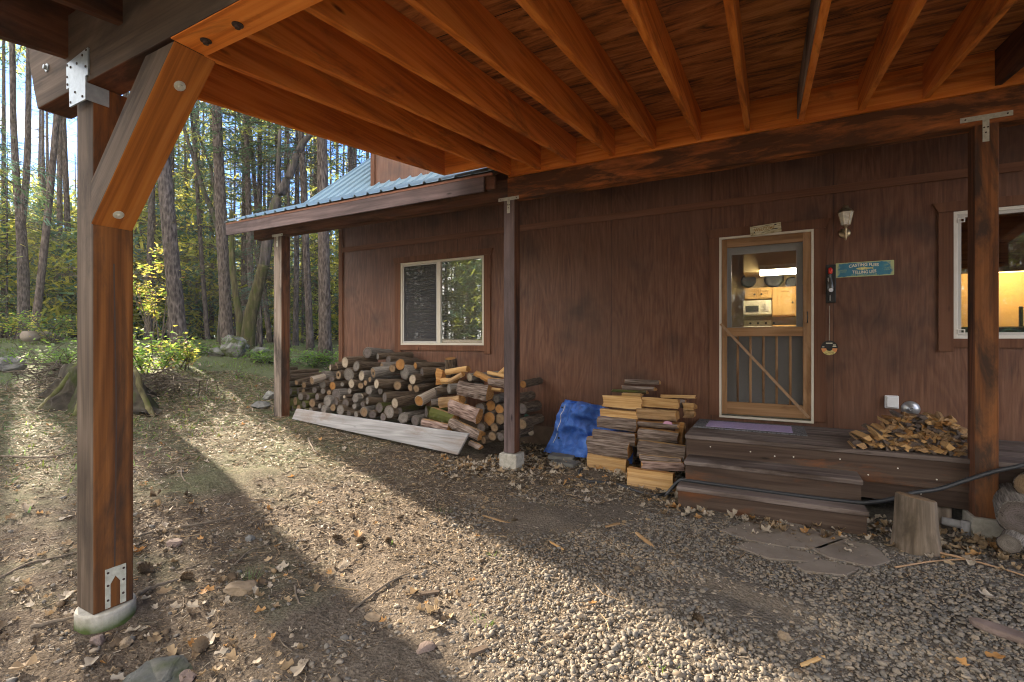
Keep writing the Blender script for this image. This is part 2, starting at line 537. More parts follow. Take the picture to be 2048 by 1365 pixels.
MAT['end_grey'] = endgrain("grey_cut_end", (0.13, 0.112, 0.098), (0.175, 0.155, 0.138), (0.11, 0.095, 0.082), 0.9)
MAT['end_pale'] = endgrain("pale_cut_end", (0.27, 0.215, 0.155), (0.34, 0.285, 0.215), (0.23, 0.185, 0.135))
MAT['end_orange'] = endgrain("orange_cut_end", (0.27, 0.12, 0.032), (0.31, 0.155, 0.05), (0.22, 0.105, 0.036), 0.4)
MAT['end_tan'] = endgrain("tan_cut_end", (0.16, 0.10, 0.055), (0.21, 0.14, 0.08), (0.14, 0.095, 0.058))
MAT['end_dark'] = endgrain("dark_cut_end", (0.085, 0.07, 0.065), (0.12, 0.10, 0.095), (0.08, 0.066, 0.055), 0.9)
for a in "XYZ":
    MAT['fresh' + a] = wood("fresh_split_wood_" + a, (0.27, 0.15, 0.058), (0.42, 0.25, 0.10), (0.53, 0.355, 0.17), axis=a, k=30,
                            across=14, along=0.8, stain=(0.30, 0.20, 0.12), stain_amt=0.1)
    MAT['tanwood' + a] = wood("aged_split_wood_" + a, (0.20, 0.11, 0.05), (0.31, 0.19, 0.09), (0.42, 0.28, 0.15), axis=a, k=30,
                              across=14, along=0.8, stain=(0.11, 0.07, 0.04), stain_amt=0.3)
    MAT['amber' + a] = wood("amber_split_wood_" + a, (0.19, 0.088, 0.026), (0.30, 0.15, 0.05), (0.40, 0.22, 0.085), axis=a, k=30, across=14, along=0.8)
MAT['board'] = wood("bleached_grey_plank", (0.19, 0.185, 0.185), (0.28, 0.275, 0.28), (0.38, 0.375, 0.38), axis='X', along=0.5, across=6,
                    stain=(0.20, 0.15, 0.12), stain_amt=0.18)

# tarpaulin
n = NT("blue_tarpaulin", 0.35, 0.5)
f = n.noise(n.coord((1, 1, 1)), 7, 5, 0.6, 0.5)
n.color(n.ramp(f, [(0.3, (0.020, 0.065, 0.28)), (0.55, (0.045, 0.15, 0.55)), (0.75, (0.13, 0.28, 0.70))]))
f2 = n.noise(n.coord((1, 1, 1)), 24, 6, 0.7, 1.5)
n.bump(f2, 0.9, 0.02)
MAT['tarp'] = n.m
n = NT("lilac_mat_pile", 0.95, 0.1)
f = n.noise(n.coord((1, 1, 1)), 90, 3)
n.color(n.ramp(f, [(0.3, (0.24, 0.19, 0.34)), (0.7, (0.38, 0.31, 0.48))]))
n.bump(f, 0.5, 0.005)
MAT['lilac'] = n.m
n = NT("grey_patterned_rubber", 0.8, 0.2)
f = n.vor(n.coord((1, 1, 1)), 45)
n.color(n.ramp(f, [(0.25, (0.03, 0.03, 0.033)), (0.5, (0.14, 0.14, 0.15))]))
MAT['rubber'] = n.m


def stone(name, a, b, moss=None, scale=12):
    n = NT(name, 0.85, 0.2)
    f = n.noise(n.coord((1, 1, 1)), scale, 6, 0.62)
    c = n.ramp(f, [(0.3, a), (0.72, b)])
    if moss:
        f2 = n.noise(n.coord((1, 1, 1)), 4, 4)
        c = n.mix(n.step(f2, 0.45, 0.6), c, moss)
    n.color(c)
    n.bump(f, 0.45, 0.01)
    return n.m


MAT['flag'] = stone("tan_flagstone", (0.125, 0.102, 0.082), (0.20, 0.168, 0.138), None, 5)
MAT['rock'] = stone("grey_rock", (0.075, 0.075, 0.072), (0.17, 0.165, 0.155), None, 7)
MAT['rockmoss'] = stone("mossy_rock", (0.08, 0.08, 0.075), (0.24, 0.24, 0.225), (0.05, 0.062, 0.02), 7)
MAT['rockslab'] = stone("dark_mossy_slab", (0.05, 0.052, 0.048), (0.12, 0.12, 0.11), (0.04, 0.05, 0.018), 14)
MAT['rocktan'] = stone("tan_rock", (0.13, 0.095, 0.06), (0.24, 0.185, 0.13), None, 9)
MAT['rockpink'] = stone("rosy_rock", (0.11, 0.08, 0.068), (0.20, 0.15, 0.13), None, 9)
GRAV = []
for i, (a, b) in enumerate([((0.105, 0.093, 0.079), (0.180, 0.161, 0.138)), ((0.135, 0.114, 0.090), (0.235, 0.20, 0.16)),
                            ((0.072, 0.067, 0.061), (0.135, 0.126, 0.116)), ((0.155, 0.122, 0.088), (0.26, 0.212, 0.16))]):
    GRAV.append(stone("gravel_tone_" + "abcd"[i], a, b, None, 30))


def leafmat(name, a, b, trans=0.35, scale=3.0, rough=0.7):
    n = NT(name, rough, 0.2)
    t = n.t
    f = n.noise(n.coord((1, 1, 1), True), scale, 3)
    c = n.ramp(f, [(0.3, a), (0.7, b)])
    n.color(c)
    tl = n.n("BsdfTranslucent")
    hs = n.n("HueSaturation")
    hs.inputs["Value"].default_value = 1.5
    n.l(c, hs.inputs["Color"])
    n.l(hs.outputs[0], tl.inputs[0])
    mx = n.n("MixShader")
    mx.inputs[0].default_value = trans
    n.l(n.b.outputs[0], mx.inputs[1])
    n.l(tl.outputs[0], mx.inputs[2])
    n.l(mx.outputs[0], t.nodes["Material Output"].inputs[0])
    return n.m


MAT['needle'] = leafmat("fir_needles", (0.040, 0.078, 0.038), (0.095, 0.155, 0.07), 0.4)
MAT['needle2'] = leafmat("blue_green_needles", (0.045, 0.10, 0.078), (0.10, 0.175, 0.125), 0.35)
MAT['needle3'] = leafmat("sunlit_needles", (0.15, 0.19, 0.04), (0.28, 0.29, 0.07), 0.62)
MAT['leaf_yellow'] = leafmat("yellowing_leaves", (0.25, 0.27, 0.04), (0.45, 0.40, 0.08), 0.6)
MAT['leaf_green'] = leafmat("bright_green_leaves", (0.085, 0.18, 0.028), (0.19, 0.30, 0.05), 0.5)
MAT['leaf_fern'] = leafmat("pale_fern_leaves", (0.07, 0.13, 0.05), (0.14, 0.20, 0.08), 0.4)
MAT['leaf_rust'] = leafmat("rusty_leaves", (0.26, 0.13, 0.05), (0.42, 0.24, 0.12), 0.4)
MAT['litter_pale'] = leafmat("bleached_leaf_litter", (0.23, 0.19, 0.14), (0.39, 0.335, 0.265), 0.15, 8)
MAT['litter_tan'] = leafmat("tan_leaf_litter", (0.19, 0.13, 0.075), (0.30, 0.22, 0.13), 0.15, 8)
MAT['litter_orange'] = leafmat("orange_oak_leaf", (0.26, 0.12, 0.035), (0.40, 0.24, 0.10), 0.2, 8)
MAT['litter_brown'] = leafmat("brown_litter", (0.06, 0.042, 0.026), (0.13, 0.092, 0.058), 0.1, 8)
MAT['moss'] = leafmat("moss_cushion", (0.07, 0.10, 0.018), (0.15, 0.18, 0.035), 0.2, 8)

# the ground: needle duff, gravel dust to the right, moss and thin grass to the left
n = NT("forest_ground", 0.95, 0.1)
v = n.coord((1, 1, 1), False)
f1 = n.noise(v, 38, 6, 0.72)
f2 = n.noise(v, 5, 5, 0.62)
f3 = n.noise(v, 0.9, 5, 0.62)
duff = n.ramp(n.math('ADD', n.math('MULTIPLY', f1, 0.65), n.math('MULTIPLY', f2, 0.4)),
              [(0.36, (0.034, 0.025, 0.018)), (0.52, (0.090, 0.069, 0.051)), (0.68, (0.20, 0.16, 0.12))])
dust = n.ramp(f1, [(0.3, (0.062, 0.052, 0.042)), (0.7, (0.15, 0.13, 0.108))])
sx = n.n("SeparateXYZ")
n.l(v, sx.inputs[0])
gx = n.math('ADD', sx.outputs[0], n.math('MULTIPLY', f3, 2.4))
c = n.mix(n.step(gx, -1.6, 0.6), duff, dust)
gm = n.math('ADD', n.math('MULTIPLY', sx.outputs[0], -0.07), n.math('ADD', n.math('MULTIPLY', f3, 0.9), n.math('MULTIPLY', f2, 0.35)))
green = n.ramp(f1, [(0.3, (0.045, 0.062, 0.026)), (0.7, (0.13, 0.155, 0.072))])
c = n.mix(n.math('MULTIPLY', n.step(gm, 0.86, 1.18), 0.8), c, green)
pale = n.ramp(f1, [(0.3, (0.19, 0.165, 0.13)), (0.7, (0.38, 0.33, 0.27))])  # unseen yard behind the viewer, made paler to bounce light under the roof
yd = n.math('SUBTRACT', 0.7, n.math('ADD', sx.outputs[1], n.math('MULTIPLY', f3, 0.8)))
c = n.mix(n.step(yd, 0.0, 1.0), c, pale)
n.color(c)
hh = n.math('ADD', f1, n.math('MULTIPLY', n.vor(v, 60), 0.5))
n.bump(hh, 0.9, 0.02)
MAT['ground'] = n.m


# ---------------------------------------------------------------- mesh helpers
class MB:
    def __init__(s):
        s.v = []
        s.f = []
        s.mi = []

    def add(s, verts, faces, mi=0):
        o = len(s.v)
        s.v.extend([tuple(p) for p in verts])
        for q in faces:
            s.f.append(tuple(i + o for i in q))
            s.mi.append(mi)
        return s

    def box(s, x0, x1, y0, y1, z0, z1, mi=0, M=None):
        p = [Vector((x, y, z)) for z in (z0, z1) for y in (y0, y1) for x in (x0, x1)]
        if M:
            p = [M @ q for q in p]
        return s.add(p, [(0, 2, 3, 1), (4, 5, 7, 6), (0, 1, 5, 4), (2, 6, 7, 3), (0, 4, 6, 2), (1, 3, 7, 5)], mi)

    def prism(s, poly, axis, a0, a1, mi=0):
        """poly of 2-D points extruded along an axis"""
        def pt(p, a):
            return {'X': (a, p[0], p[1]), 'Y': (p[0], a, p[1]), 'Z': (p[0], p[1], a)}[axis]
        k = len(poly)
        vs_ = [pt(p, a0) for p in poly] + [pt(p, a1) for p in poly]
        fs = [tuple(range(k)), tuple(range(2 * k - 1, k - 1, -1))] + [(i, (i + 1) % k, k + (i + 1) % k, k + i) for i in range(k)]
        return s.add(vs_, fs, mi)

    def tube(s, pts, rad, n=8, mi=0, cap=True, wob=0.0, rg=None):
        pts = [Vector(p) for p in pts]
        if not hasattr(rad, '__len__'):
            rad = [rad] * len(pts)
        vs_ = []
        for i, p in enumerate(pts):
            d = (pts[min(i + 1, len(pts) - 1)] - pts[max(i - 1, 0)]).normalized()
            ref = Vector((0, 0, 1)) if abs(d.z) < 0.9 else Vector((1, 0, 0))
            a = d.cross(ref).normalized()
            b = d.cross(a).normalized()
            for k in range(n):
                t = 2 * math.pi * k / n
                r = rad[i] * (1 + (wob * ((rg or rnd).random() - 0.5) if wob else 0))
                vs_.append(p + (a * math.cos(t) + b * math.sin(t)) * r)
        fs = []
        for i in range(len(pts) - 1):
            for k in range(n):
                fs.append((i * n + k, i * n + (k + 1) % n, (i + 1) * n + (k + 1) % n, (i + 1) * n + k))
        if cap:
            fs.append(tuple(range(n - 1, -1, -1)))
            fs.append(tuple((len(pts) - 1) * n + k for k in range(n)))
        return s.add(vs_, fs, mi)

    def lathe(s, prof, c, n=20, mi=0, axis='Z'):
        """prof = [(r, h)...] turned about an axis through c"""
        vs_ = []
        for r, h in prof:
            for k in range(n):
                t = 2 * math.pi * k / n
                a, b = r * math.cos(t), r * math.sin(t)
                p = {'Z': (a, b, h), 'Y': (a, -h, b), 'X': (h, a, b)}[axis]
                vs_.append((c[0] + p[0], c[1] + p[1], c[2] + p[2]))
        fs = []
        for i in range(len(prof) - 1):
            for k in range(n):
                fs.append((i * n + k, i * n + (k + 1) % n, (i + 1) * n + (k + 1) % n, (i + 1) * n + k))
        fs.append(tuple(range(n - 1, -1, -1)))
        fs.append(tuple((len(prof) - 1) * n + k for k in range(n)))
        return s.add(vs_, fs, mi)

    def build(s, name, mats, parent=None, smooth=False, bevel=0.0, loc=None):
        if not isinstance(mats, (list, tuple)):
            mats = [mats]
        me = bpy.data.meshes.new(name)
        vv = s.v
        if loc is not None:
            L = Vector(loc)
            vv = [tuple(Vector(p) - L) for p in s.v]
        me.from_pydata(vv, [], s.f)
        for m in mats:
            me.materials.append(MAT[m] if isinstance(m, str) else m)
        me.polygons.foreach_set("material_index", s.mi)
        if smooth:
            me.polygons.foreach_set("use_smooth", [True] * len(s.f))
        bm = bmesh.new()
        bm.from_mesh(me)
        bmesh.ops.recalc_face_normals(bm, faces=bm.faces)
        bm.to_mesh(me)
        bm.free()
        o = bpy.data.objects.new(name, me)
        COL.objects.link(o)
        if loc is not None:
            o.location = loc
        if parent is not None:
            o.parent = parent
            if loc is not None:
                o.matrix_parent_inverse = parent_world(parent).inverted()
        if bevel:
            b = o.modifiers.new("bevel", 'BEVEL')
            b.width = bevel
            b.segments = 2
            b.limit_method = 'ANGLE'
            b.angle_limit = R(40)
        return o


def parent_world(p):
    M = Matrix.LocRotScale(p.location, p.rotation_euler, p.scale)
    if p.parent is not None:
        M = parent_world(p.parent) @ p.matrix_parent_inverse @ M
    return M


def raw_mesh(name, V, Fc, mats, mi=None, smooth=False):
    """fast path: V (n,3) floats, Fc (m,k) ints"""
    V = np.asarray(V, dtype=np.float32)
    Fc = np.asarray(Fc, dtype=np.int32)
    m, k = Fc.shape
    me = bpy.data.meshes.new(name)
    me.vertices.add(len(V))
    me.vertices.foreach_set("co", V.ravel())
    me.loops.add(m * k)
    me.loops.foreach_set("vertex_index", Fc.ravel())
    me.polygons.add(m)
    me.polygons.foreach_set("loop_start", np.arange(0, m * k, k, dtype=np.int32))
    me.polygons.foreach_set("loop_total", np.full(m, k, dtype=np.int32))
    for q in mats:
        me.materials.append(MAT[q] if isinstance(q, str) else q)
    if mi is not None:
        me.polygons.foreach_set("material_index", np.asarray(mi, dtype=np.int32))
    if smooth:
        me.polygons.foreach_set("use_smooth", np.ones(m, dtype=bool))
    me.update(calc_edges=True)
    me.validate()
    return me


def link(name, me, parent=None):
    o = bpy.data.objects.new(name, me)
    COL.objects.link(o)
    if parent is not None:
        o.parent = parent
    return o


def tag(o, label, cat, group=None):
    o['label'] = label
    o['category'] = cat
    if group:
        o['group'] = group
    return o


def thing(name, label, cat, loc=(0, 0, 0), group=None):
    o = bpy.data.objects.new(name, None)
    o.empty_display_size = 0.2
    o.location = loc
    COL.objects.link(o)
    return tag(o, label, cat, group)


def kind(o, k):
    o['kind'] = k
    return o


def rects(x0, x1, z0, z1, holes):
    xs = sorted({x0, x1, *[h[0] for h in holes], *[h[1] for h in holes]})
    zs = sorted({z0, z1, *[h[2] for h in holes], *[h[3] for h in holes]})
    for i in range(len(xs) - 1):
        for j in range(len(zs) - 1):
            cx, cz = (xs[i] + xs[i + 1]) / 2, (zs[j] + zs[j + 1]) / 2
            if not any(h[0] < cx < h[1] and h[2] < cz < h[3] for h in holes):
                yield xs[i], xs[i + 1], zs[j], zs[j + 1]


def text_mesh(body, size, arch=0.0, extrude=0.0):
    """outline of a word as (verts, faces) centred on 0, x right, y up"""
    cu = bpy.data.curves.new("letters", 'FONT')
    cu.body = body
    cu.size = size
    cu.align_x = 'CENTER'
    cu.align_y = 'CENTER'
    cu.offset = size * 0.02
    o = bpy.data.objects.new("letters", cu)
    COL.objects.link(o)
    bpy.context.view_layer.update()
    me = bpy.data.meshes.new_from_object(o.evaluated_get(bpy.context.evaluated_depsgraph_get()))
    vs_ = [(p.co.x, p.co.y + arch * p.co.x * p.co.x) for p in me.vertices]
    fs = [tuple(p.vertices) for p in me.polygons]
    bpy.data.objects.remove(o)
    bpy.data.curves.remove(cu)
    bpy.data.meshes.remove(me)
    return vs_, fs


# ================================================================ GROUND
def make_ground():
    def axis(fine0, fine1, step_, lo, hi):
        a = list(np.arange(fine0, fine1, step_))
        s = step_
        x = fine0
        left = []
        while x > lo:
            s = min(s * 1.12, 6)
            x -= s
            left.append(x)
        s = step_
        x = fine1
        right = []
        while x < hi:
            s = min(s * 1.12, 6)
            x += s
            right.append(x)
        return np.array(left[::-1] + a + right)
    xs = axis(-6.0, 2.0, 0.035, -150, 110)
    ys = axis(0.6, 5.2, 0.035, -110, 150)
    X, Y = np.meshgrid(xs, ys)
    Z = np.vectorize(gh)(X, Y)
    near = (X > -12) & (X < 6) & (Y > -3) & (Y < 9)
    Z = Z + near * (nr.rand(*X.shape) - 0.5) * 0.010
    # soft lumps
    for _ in range(260):
        cx, cy = nr.uniform(-9, 2.5), nr.uniform(0.5, 6)
        r, h = nr.uniform(0.06, 0.35), nr.uniform(-0.014, 0.02)
        d2 = (X - cx) ** 2 + (Y - cy) ** 2
        Z = Z + h * np.exp(-d2 / (r * r))
    nx, ny = len(xs), len(ys)
    idx = np.arange(nx * ny).reshape(ny, nx)
    Fc = np.stack([idx[:-1, :-1], idx[:-1, 1:], idx[1:, 1:], idx[1:, :-1]], -1).reshape(-1, 4)
    me = raw_mesh("ground", np.stack([X, Y, Z], -1).reshape(-1, 3), Fc, ['ground'], None, True)
    return kind(link("ground", me), 'structure')


make_ground()

# ================================================================ CARPORT
carport = thing("carport", "open carport roof of orange rafters on brown timber posts and beams", "carport", (0, 3, 0))
carport.location = (0, 0, 0)
PY = 4.95      # front face of the rear post line


def zb(y):     # underside of the rafters
    return 3.404 + 0.12 * (y - 4.73)


RX = [-2.66, -2.28, -1.86, -1.435, -1.012, -0.592, -0.172, 0.253, 0.683, 1.105, 1.53, 1.95, 2.37, 2.79, 3.21]
for i, x in enumerate(RX):
    hw = 0.021
    y0, y1 = 1.19, 4.93
    b = MB().prism([(y0, zb(y0)), (y1, zb(y1)), (y1, zb(y1) + 0.27), (y0, zb(y0) + 0.27)], 'X', x - hw, x + hw)
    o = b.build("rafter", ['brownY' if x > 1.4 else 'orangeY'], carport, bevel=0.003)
    b = MB().prism([(0.42, zb(0.42)), (1.189, zb(1.189)), (1.189, zb(1.189) + 0.27), (0.42, zb(0.42) + 0.27)], 'X', x - hw, x + hw)
    b.build("tail", ['brownY'], o, bevel=0.003)  # overhang's shade put into the colour: darker brown than the rafter
    if i == 7:
        # weathered dark side board sistered to one rafter
        MB().prism([(y0, zb(y0) + 0.02), (y1 - 0.02, zb(y1) + 0.02), (y1 - 0.02, zb(y1) + 0.265), (y0, zb(y0) + 0.265)], 'X', x - hw - 0.012, x - hw - 0.001).build(
            "sister_board", ['greyY'], carport)
y0, y1 = 1.19, 4.45
MB().prism([(0.42, zb(0.42)), (1.189, zb(1.189)), (1.189, zb(1.189) + 0.27), (0.42, zb(0.42) + 0.27)], 'X', -3.24, -3.20).build("barge_tail", ['brownY'], carport)  # same overhang shade, painted in as darker brown
MB().prism([(y0, zb(y0)), (y1, zb(y1)), (y1 + 0.05, zb(y1) + 0.27), (y0, zb(y0) + 0.27)], 'X', -3.24, -3.20).build("barge_board", ['orangeY'], carport, bevel=0.003)
MB().box(-3.199, -2.682, 4.40, 4.438, zb(4.4) + 0.004, zb(4.4) + 0.26).build("end_blocking", ['orangeX'], carport)
MB().box(-2.683, 3.6, 4.932, 4.972, 3.412, 3.70).build("ledger", ['orangeX'], carport, bevel=0.002)
b = MB()
b.prism([(0.36, zb(0.36) + 0.2715), (5.3, zb(5.3) + 0.2715), (5.3, zb(5.3) + 0.292), (0.36, zb(0.36) + 0.292)], 'X', -3.27, 3.7)
b.build("roof_deck", ['ply'], carport)
b = MB()
b.prism([(0.34, zb(0.34) + 0.293), (5.32, zb(5.32) + 0.293), (5.32, zb(5.32) + 0.315), (0.34, zb(0.34) + 0.315)], 'X', -3.30, 3.73)
b.build("roof_covering", ['roofedge'], carport)
# front beam with a raked end
MB().prism([(-3.585, 2.79), (3.6, 2.79), (3.6, 3.19), (-3.70, 3.19), (-3.695, 3.08), (-3.63, 2.90)], 'Y', 1.12, 1.27).build(
    "front_beam", ['brownX', 'weathX'], carport, bevel=0.006)
for q in bpy.data.objects["front_beam"].data.polygons:
    if q.normal.y < -0.5 or q.normal.x < -0.5:
        q.material_index = 1
# the underside of the front beam is cleaner orange wood: a soffit board let into it
MB().box(-2.24, 3.55, 1.1225, 1.2675, 2.784, 2.7895).build("beam_soffit_board", ['orangeX'], carport, bevel=0.001)
pl0 = onY(507, 470, PY).x
MB().box(-2.70, 3.6, 4.953, 5.09, 3.155, 3.41).build("rear_beam", ['patchyX'], carport, bevel=0.005)


def bolt(b, c, r=0.02, axis='Y', mi=0):
    b.lathe([(r, 0), (r, 0.006), (r * 0.55, 0.007), (r * 0.55, 0.018), (r * 0.2, 0.02)], c, 10, mi, axis)


# --- posts
def carport_post(name, x0, x1, y0, y1, z0, z1, mats, pier, label=None):
    b = MB()
    b.box(x0, x1, y0, y1, z0, z1)
    p = b.build(name, mats, carport, bevel=0.006)
    # faces looking down the yard are greyer than those looking sideways
    me = p.data
    for q in me.polygons:
        if q.normal.y < -0.5 and len(mats) > 1:
            q.material_index = 1
    return p


p1 = carport_post("post", -3.175, -2.995, 1.145, 1.32, 0.12, 2.79, ['postZ', 'weathZ'], None)
b = MB()
b.box(-3.0, -2.9925, 1.19, 1.202, 0.5, 1.9)
# long drying crack in the side of the near post (thin slanted slot)
cr = MB()
pts = [(1.235, 0.32), (1.239, 0.7), (1.243, 1.1), (1.238, 1.45), (1.232, 1.9)]
for (ya, za), (yb, zb_) in zip(pts[:-1], pts[1:]):
    wa = 0.0035
    cr.add([(-2.9935, ya - wa, za), (-2.9935, ya + wa, za), (-2.9935, yb + wa, zb_), (-2.9935, yb - wa, zb_)], [(0, 1, 2, 3)])
cr.build("drying_crack", ['nail'], p1)
MB().lathe([(0.128, -0.15), (0.126, 0.108), (0.122, 0.117), (0.115, 0.119), (0.02, 0.1195)], (-3.085, 1.235, 0), 40).build(
    "concrete_pier", ['piermoss'], p1, smooth=False, loc=(-3.085, 1.235, -0.04))
# post base strap: an upright plate with an arched cut-out, on the right-hand face of the post
b = MB()
xq = -2.9915
for (ya, yb, za, zc) in ((1.193, 1.215, 0.13, 0.33), (1.258, 1.283, 0.13, 0.33), (1.215, 1.258, 0.285, 0.33)):
    b.box(xq, xq + 0.004, ya, yb, za, zc)
b.prism([(1.215, 0.25), (1.2365, 0.2849), (1.215, 0.2849)], 'X', xq, xq + 0.004)
b.prism([(1.258, 0.25), (1.2365, 0.2849), (1.258, 0.2849)], 'X', xq, xq + 0.004)
b.build("base_strap", ['galv'], p1)
b = MB()
for (y, z) in ((1.204, 0.31), (1.272, 0.31), (1.204, 0.245), (1.272, 0.25), (1.204, 0.17), (1.27, 0.18)):
    b.lathe([(0.006, 0), (0.006, 0.002)], (xq + 0.004, y, z), 8, 0, 'X')
b.build("strap_nails", ['nail'], p1)
# knee brace, modelled along its own length and tilted into place
ang = math.atan2(2.783 - 2.085, -2.24 + 2.994)
ob0 = Vector((-2.994, 1.136, 2.085))


def brace_pt(x, z):
    dx_, dz_ = x - ob0.x, z - ob0.z
    return (dx_ * math.cos(ang) + dz_ * math.sin(ang), -dx_ * math.sin(ang) + dz_ * math.cos(ang))


b = MB()
b.prism([brace_pt(-2.994, 2.085), brace_pt(-2.24, 2.783), brace_pt(-2.475, 2.783), brace_pt(-2.994, 2.302)], 'Y', 0, 0.178)
o = b.build("knee_brace", ['braceX', 'weathX'], carport, bevel=0.004)
o.location = ob0
o.rotation_euler = (0, -ang, 0)
for q in o.data.polygons:
    if q.normal.y < -0.5:
        q.material_index = 1
# bolts through the brace
dirv = Vector((0.679, 0, -0.734)).normalized()
for (x, z) in ((-2.93, 2.1455), (-2.37, 2.664)):
    bb = MB()
    bb.lathe([(0.024, 0), (0.024, 0.004), (0.011, 0.006), (0.011, 0.02)], (0, 0, 0), 12)
    o = bb.build("bolt", ['galv'], carport)
    o.location = (x, 1.225, z)
    o.rotation_euler = dirv.to_track_quat('Z', 'Y').to_euler()
for x in (-2.12, -1.9):
    bb = MB()
    bb.lathe([(0.022, 0), (0.022, 0.004), (0.011, 0.006), (0.011, 0.016)], (0, 0, 0), 12)
    o = bb.build("bolt", ['nail'], carport)
    o.location = (x, 1.2, 2.783)
    o.rotation_euler = (R(180), 0, 0)
bb = MB()
bolt(bb, (-3.45, 1.12, 2.98), 0.022)
bb.build("bolt", ['galvb'], carport)
# post cap plate on the near post
b = MB()
b.prism([(-3.20, 2.80), (-3.17, 2.80), (-3.165, 2.70), (-2.99, 2.70), (-2.99, 2.815), (-2.965, 2.815), (-2.965, 2.95), (-3.20, 2.93)], 'Y', 1.112, 1.1195)
b.box(-2.9935, -2.989, 1.12, 1.21, 2.70, 2.786)
pp = b.build("post_cap", ['galvb'], p1)
b = MB()
for (x, z) in ((-3.19, 2.92), (-3.15, 2.9), (-3.08, 2.9), (-3.02, 2.925), (-2.98, 2.94), (-2.985, 2.86), (-3.19, 2.86), (-3.185, 2.82), (-3.15, 2.72), (-3.02, 2.72), (-3.1, 2.76)):
    b.lathe([(0.0065, 0), (0.0065, 0.003)], (x, 1.112, z), 8, 0, 'Y')
b.build("cap_nails", ['nail'], p1)


def t_bracket(x, y, z, parent, w=0.19, dz=0.13):
    b = MB()
    b.box(x - w / 2, x + w / 2, y - 0.006, y - 0.001, z - 0.012, z + 0.026)
    b.box(x - 0.02, x + 0.018, y - 0.006, y - 0.001, z - dz, z - 0.0125)
    for (dx, dq) in ((-w * 0.4, 0.007), (w * 0.4, 0.007), (-0.002, -dz * 0.62), (-0.012, -dz * 0.4), (0.01, -dz * 0.4)):
        b.lathe([(0.006, 0), (0.006, 0.003)], (x + dx, y - 0.006, z + dq), 8, 1, 'Y')
    return b.build("strap_bracket", ['galv', 'nail'], parent)


def pxr(pa, pb, Y):
    return onY(pa, 600, Y).x, onY(pb, 600, Y).x


xa, xb = pxr(1007.5, 1029, PY)
p2 = carport_post("post", xa, xb, PY, PY + 0.14, 0.19, 3.155, ['brownZ', 'fasciaZ'], None)
MB().box(xa - 0.045, xb + 0.04, PY - 0.035, PY + 0.18, -0.05, 0.185).build("concrete_pier", ['pier'], p2, bevel=0.01)
t_bracket((xa + xb) / 2 - 0.005, PY - 0.001, 3.155, p2, 0.27, 0.16)
p2x = (xa, xb)
xa, xb = pxr(1948, 1997, PY)
p3 = carport_post("post", xa, xb, PY - 0.012, PY + 0.14, 0.15, 3.155, ['brownZ', 'oldpostZ'], None)
MB().box(xa - 0.02, xb + 0.05, PY - 0.04, PY + 0.19, -0.06, 0.148).build("concrete_pier", ['pier'], p3, bevel=0.01)
t_bracket((xa + xb) / 2 - 0.005, PY - 0.0125, 3.2, p3, 0.30, 0.18)
p3x = (xa, xb)

# ================================================================ CABIN
cabin = thing("cabin", "brown plywood cabin with a screened door, white windows and metal porch roof", "cabin")
WY = 6.2
XL = -6.81
win1 = (onY(802, 600, WY).x, onY(969, 600, WY).x, 1.435, 2.79)
win2 = (onY(1906, 550, WY).x, 3.1, 1.522, 2.765)
dr = (-0.515, 0.435, 0.62, 2.722)
b = MB()
for (a, c, z0, z1) in rects(XL, 4.4, 0.30, 4.02, [win1, win2, dr]):
    b.add([(a, WY, z0), (c, WY, z0), (c, WY, z1), (a, WY, z1)], [(0, 1, 2, 3)])
for (a, c, z0, z1) in rects(XL, 4.4, 0.30, 4.02, [win1, win2, dr]):
    b.add([(a, WY + 0.12, z0), (c, WY + 0.12, z0), (c, WY + 0.12, z1), (a, WY + 0.12, z1)], [(3, 2, 1, 0)])
for h in (win1, win2, dr):
    x0, x1, z0, z1 = h
    b.add([(x0, WY, z0), (x0, WY + .12, z0), (x0, WY + .12, z1), (x0, WY, z1)], [(0, 1, 2, 3)])
    b.add([(x1, WY, z0), (x1, WY + .12, z0), (x1, WY + .12, z1), (x1, WY, z1)], [(3, 2, 1, 0)])
    b.add([(x0, WY, z0), (x1, WY, z0), (x1, WY + .12, z0), (x0, WY + .12, z0)], [(0, 1, 2, 3)])
    b.add([(x0, WY, z1), (x1, WY, z1), (x1, WY + .12, z1), (x0, WY + .12, z1)], [(3, 2, 1, 0)])
o = b.build("wall", ['siding'], cabin)
# side wall, back wall
b = MB()
b.prism([(WY + 0.121, 0.3), (11.5, 0.3), (11.5, 4.6), (9.6, 6.6), (WY + 0.121, 4.02)], 'X', XL, XL + 0.12)
b.box(XL, 4.4, 11.5, 11.62, 0.3, 4.6)
b.box(4.28, 4.4, WY + 0.121, 11.5, 0.3, 4.6)
b.build("side_wall", ['siding'], cabin)
MB().box(XL, 4.4, WY + 0.012, WY + 0.12, -0.1, 0.299).build("skirt_board", ['foundation'], cabin)
# corner board and band trim
MB().box(XL - 0.02, XL + 0.075, WY - 0.022, WY - 0.001, 0.30, 3.55).build("corner_board", ['trimZ'], cabin, bevel=0.002)
bz = 3.085
b = MB()
x = XL + 0.076
for L in (3.2, 3.66, 4.2):
    b.box(x, min(x + L, 4.4) - 0.002, WY - 0.024, WY - 0.001, bz, bz + 0.085)
    x += L
b.build("band_board", ['trimX'], cabin, bevel=0.002)


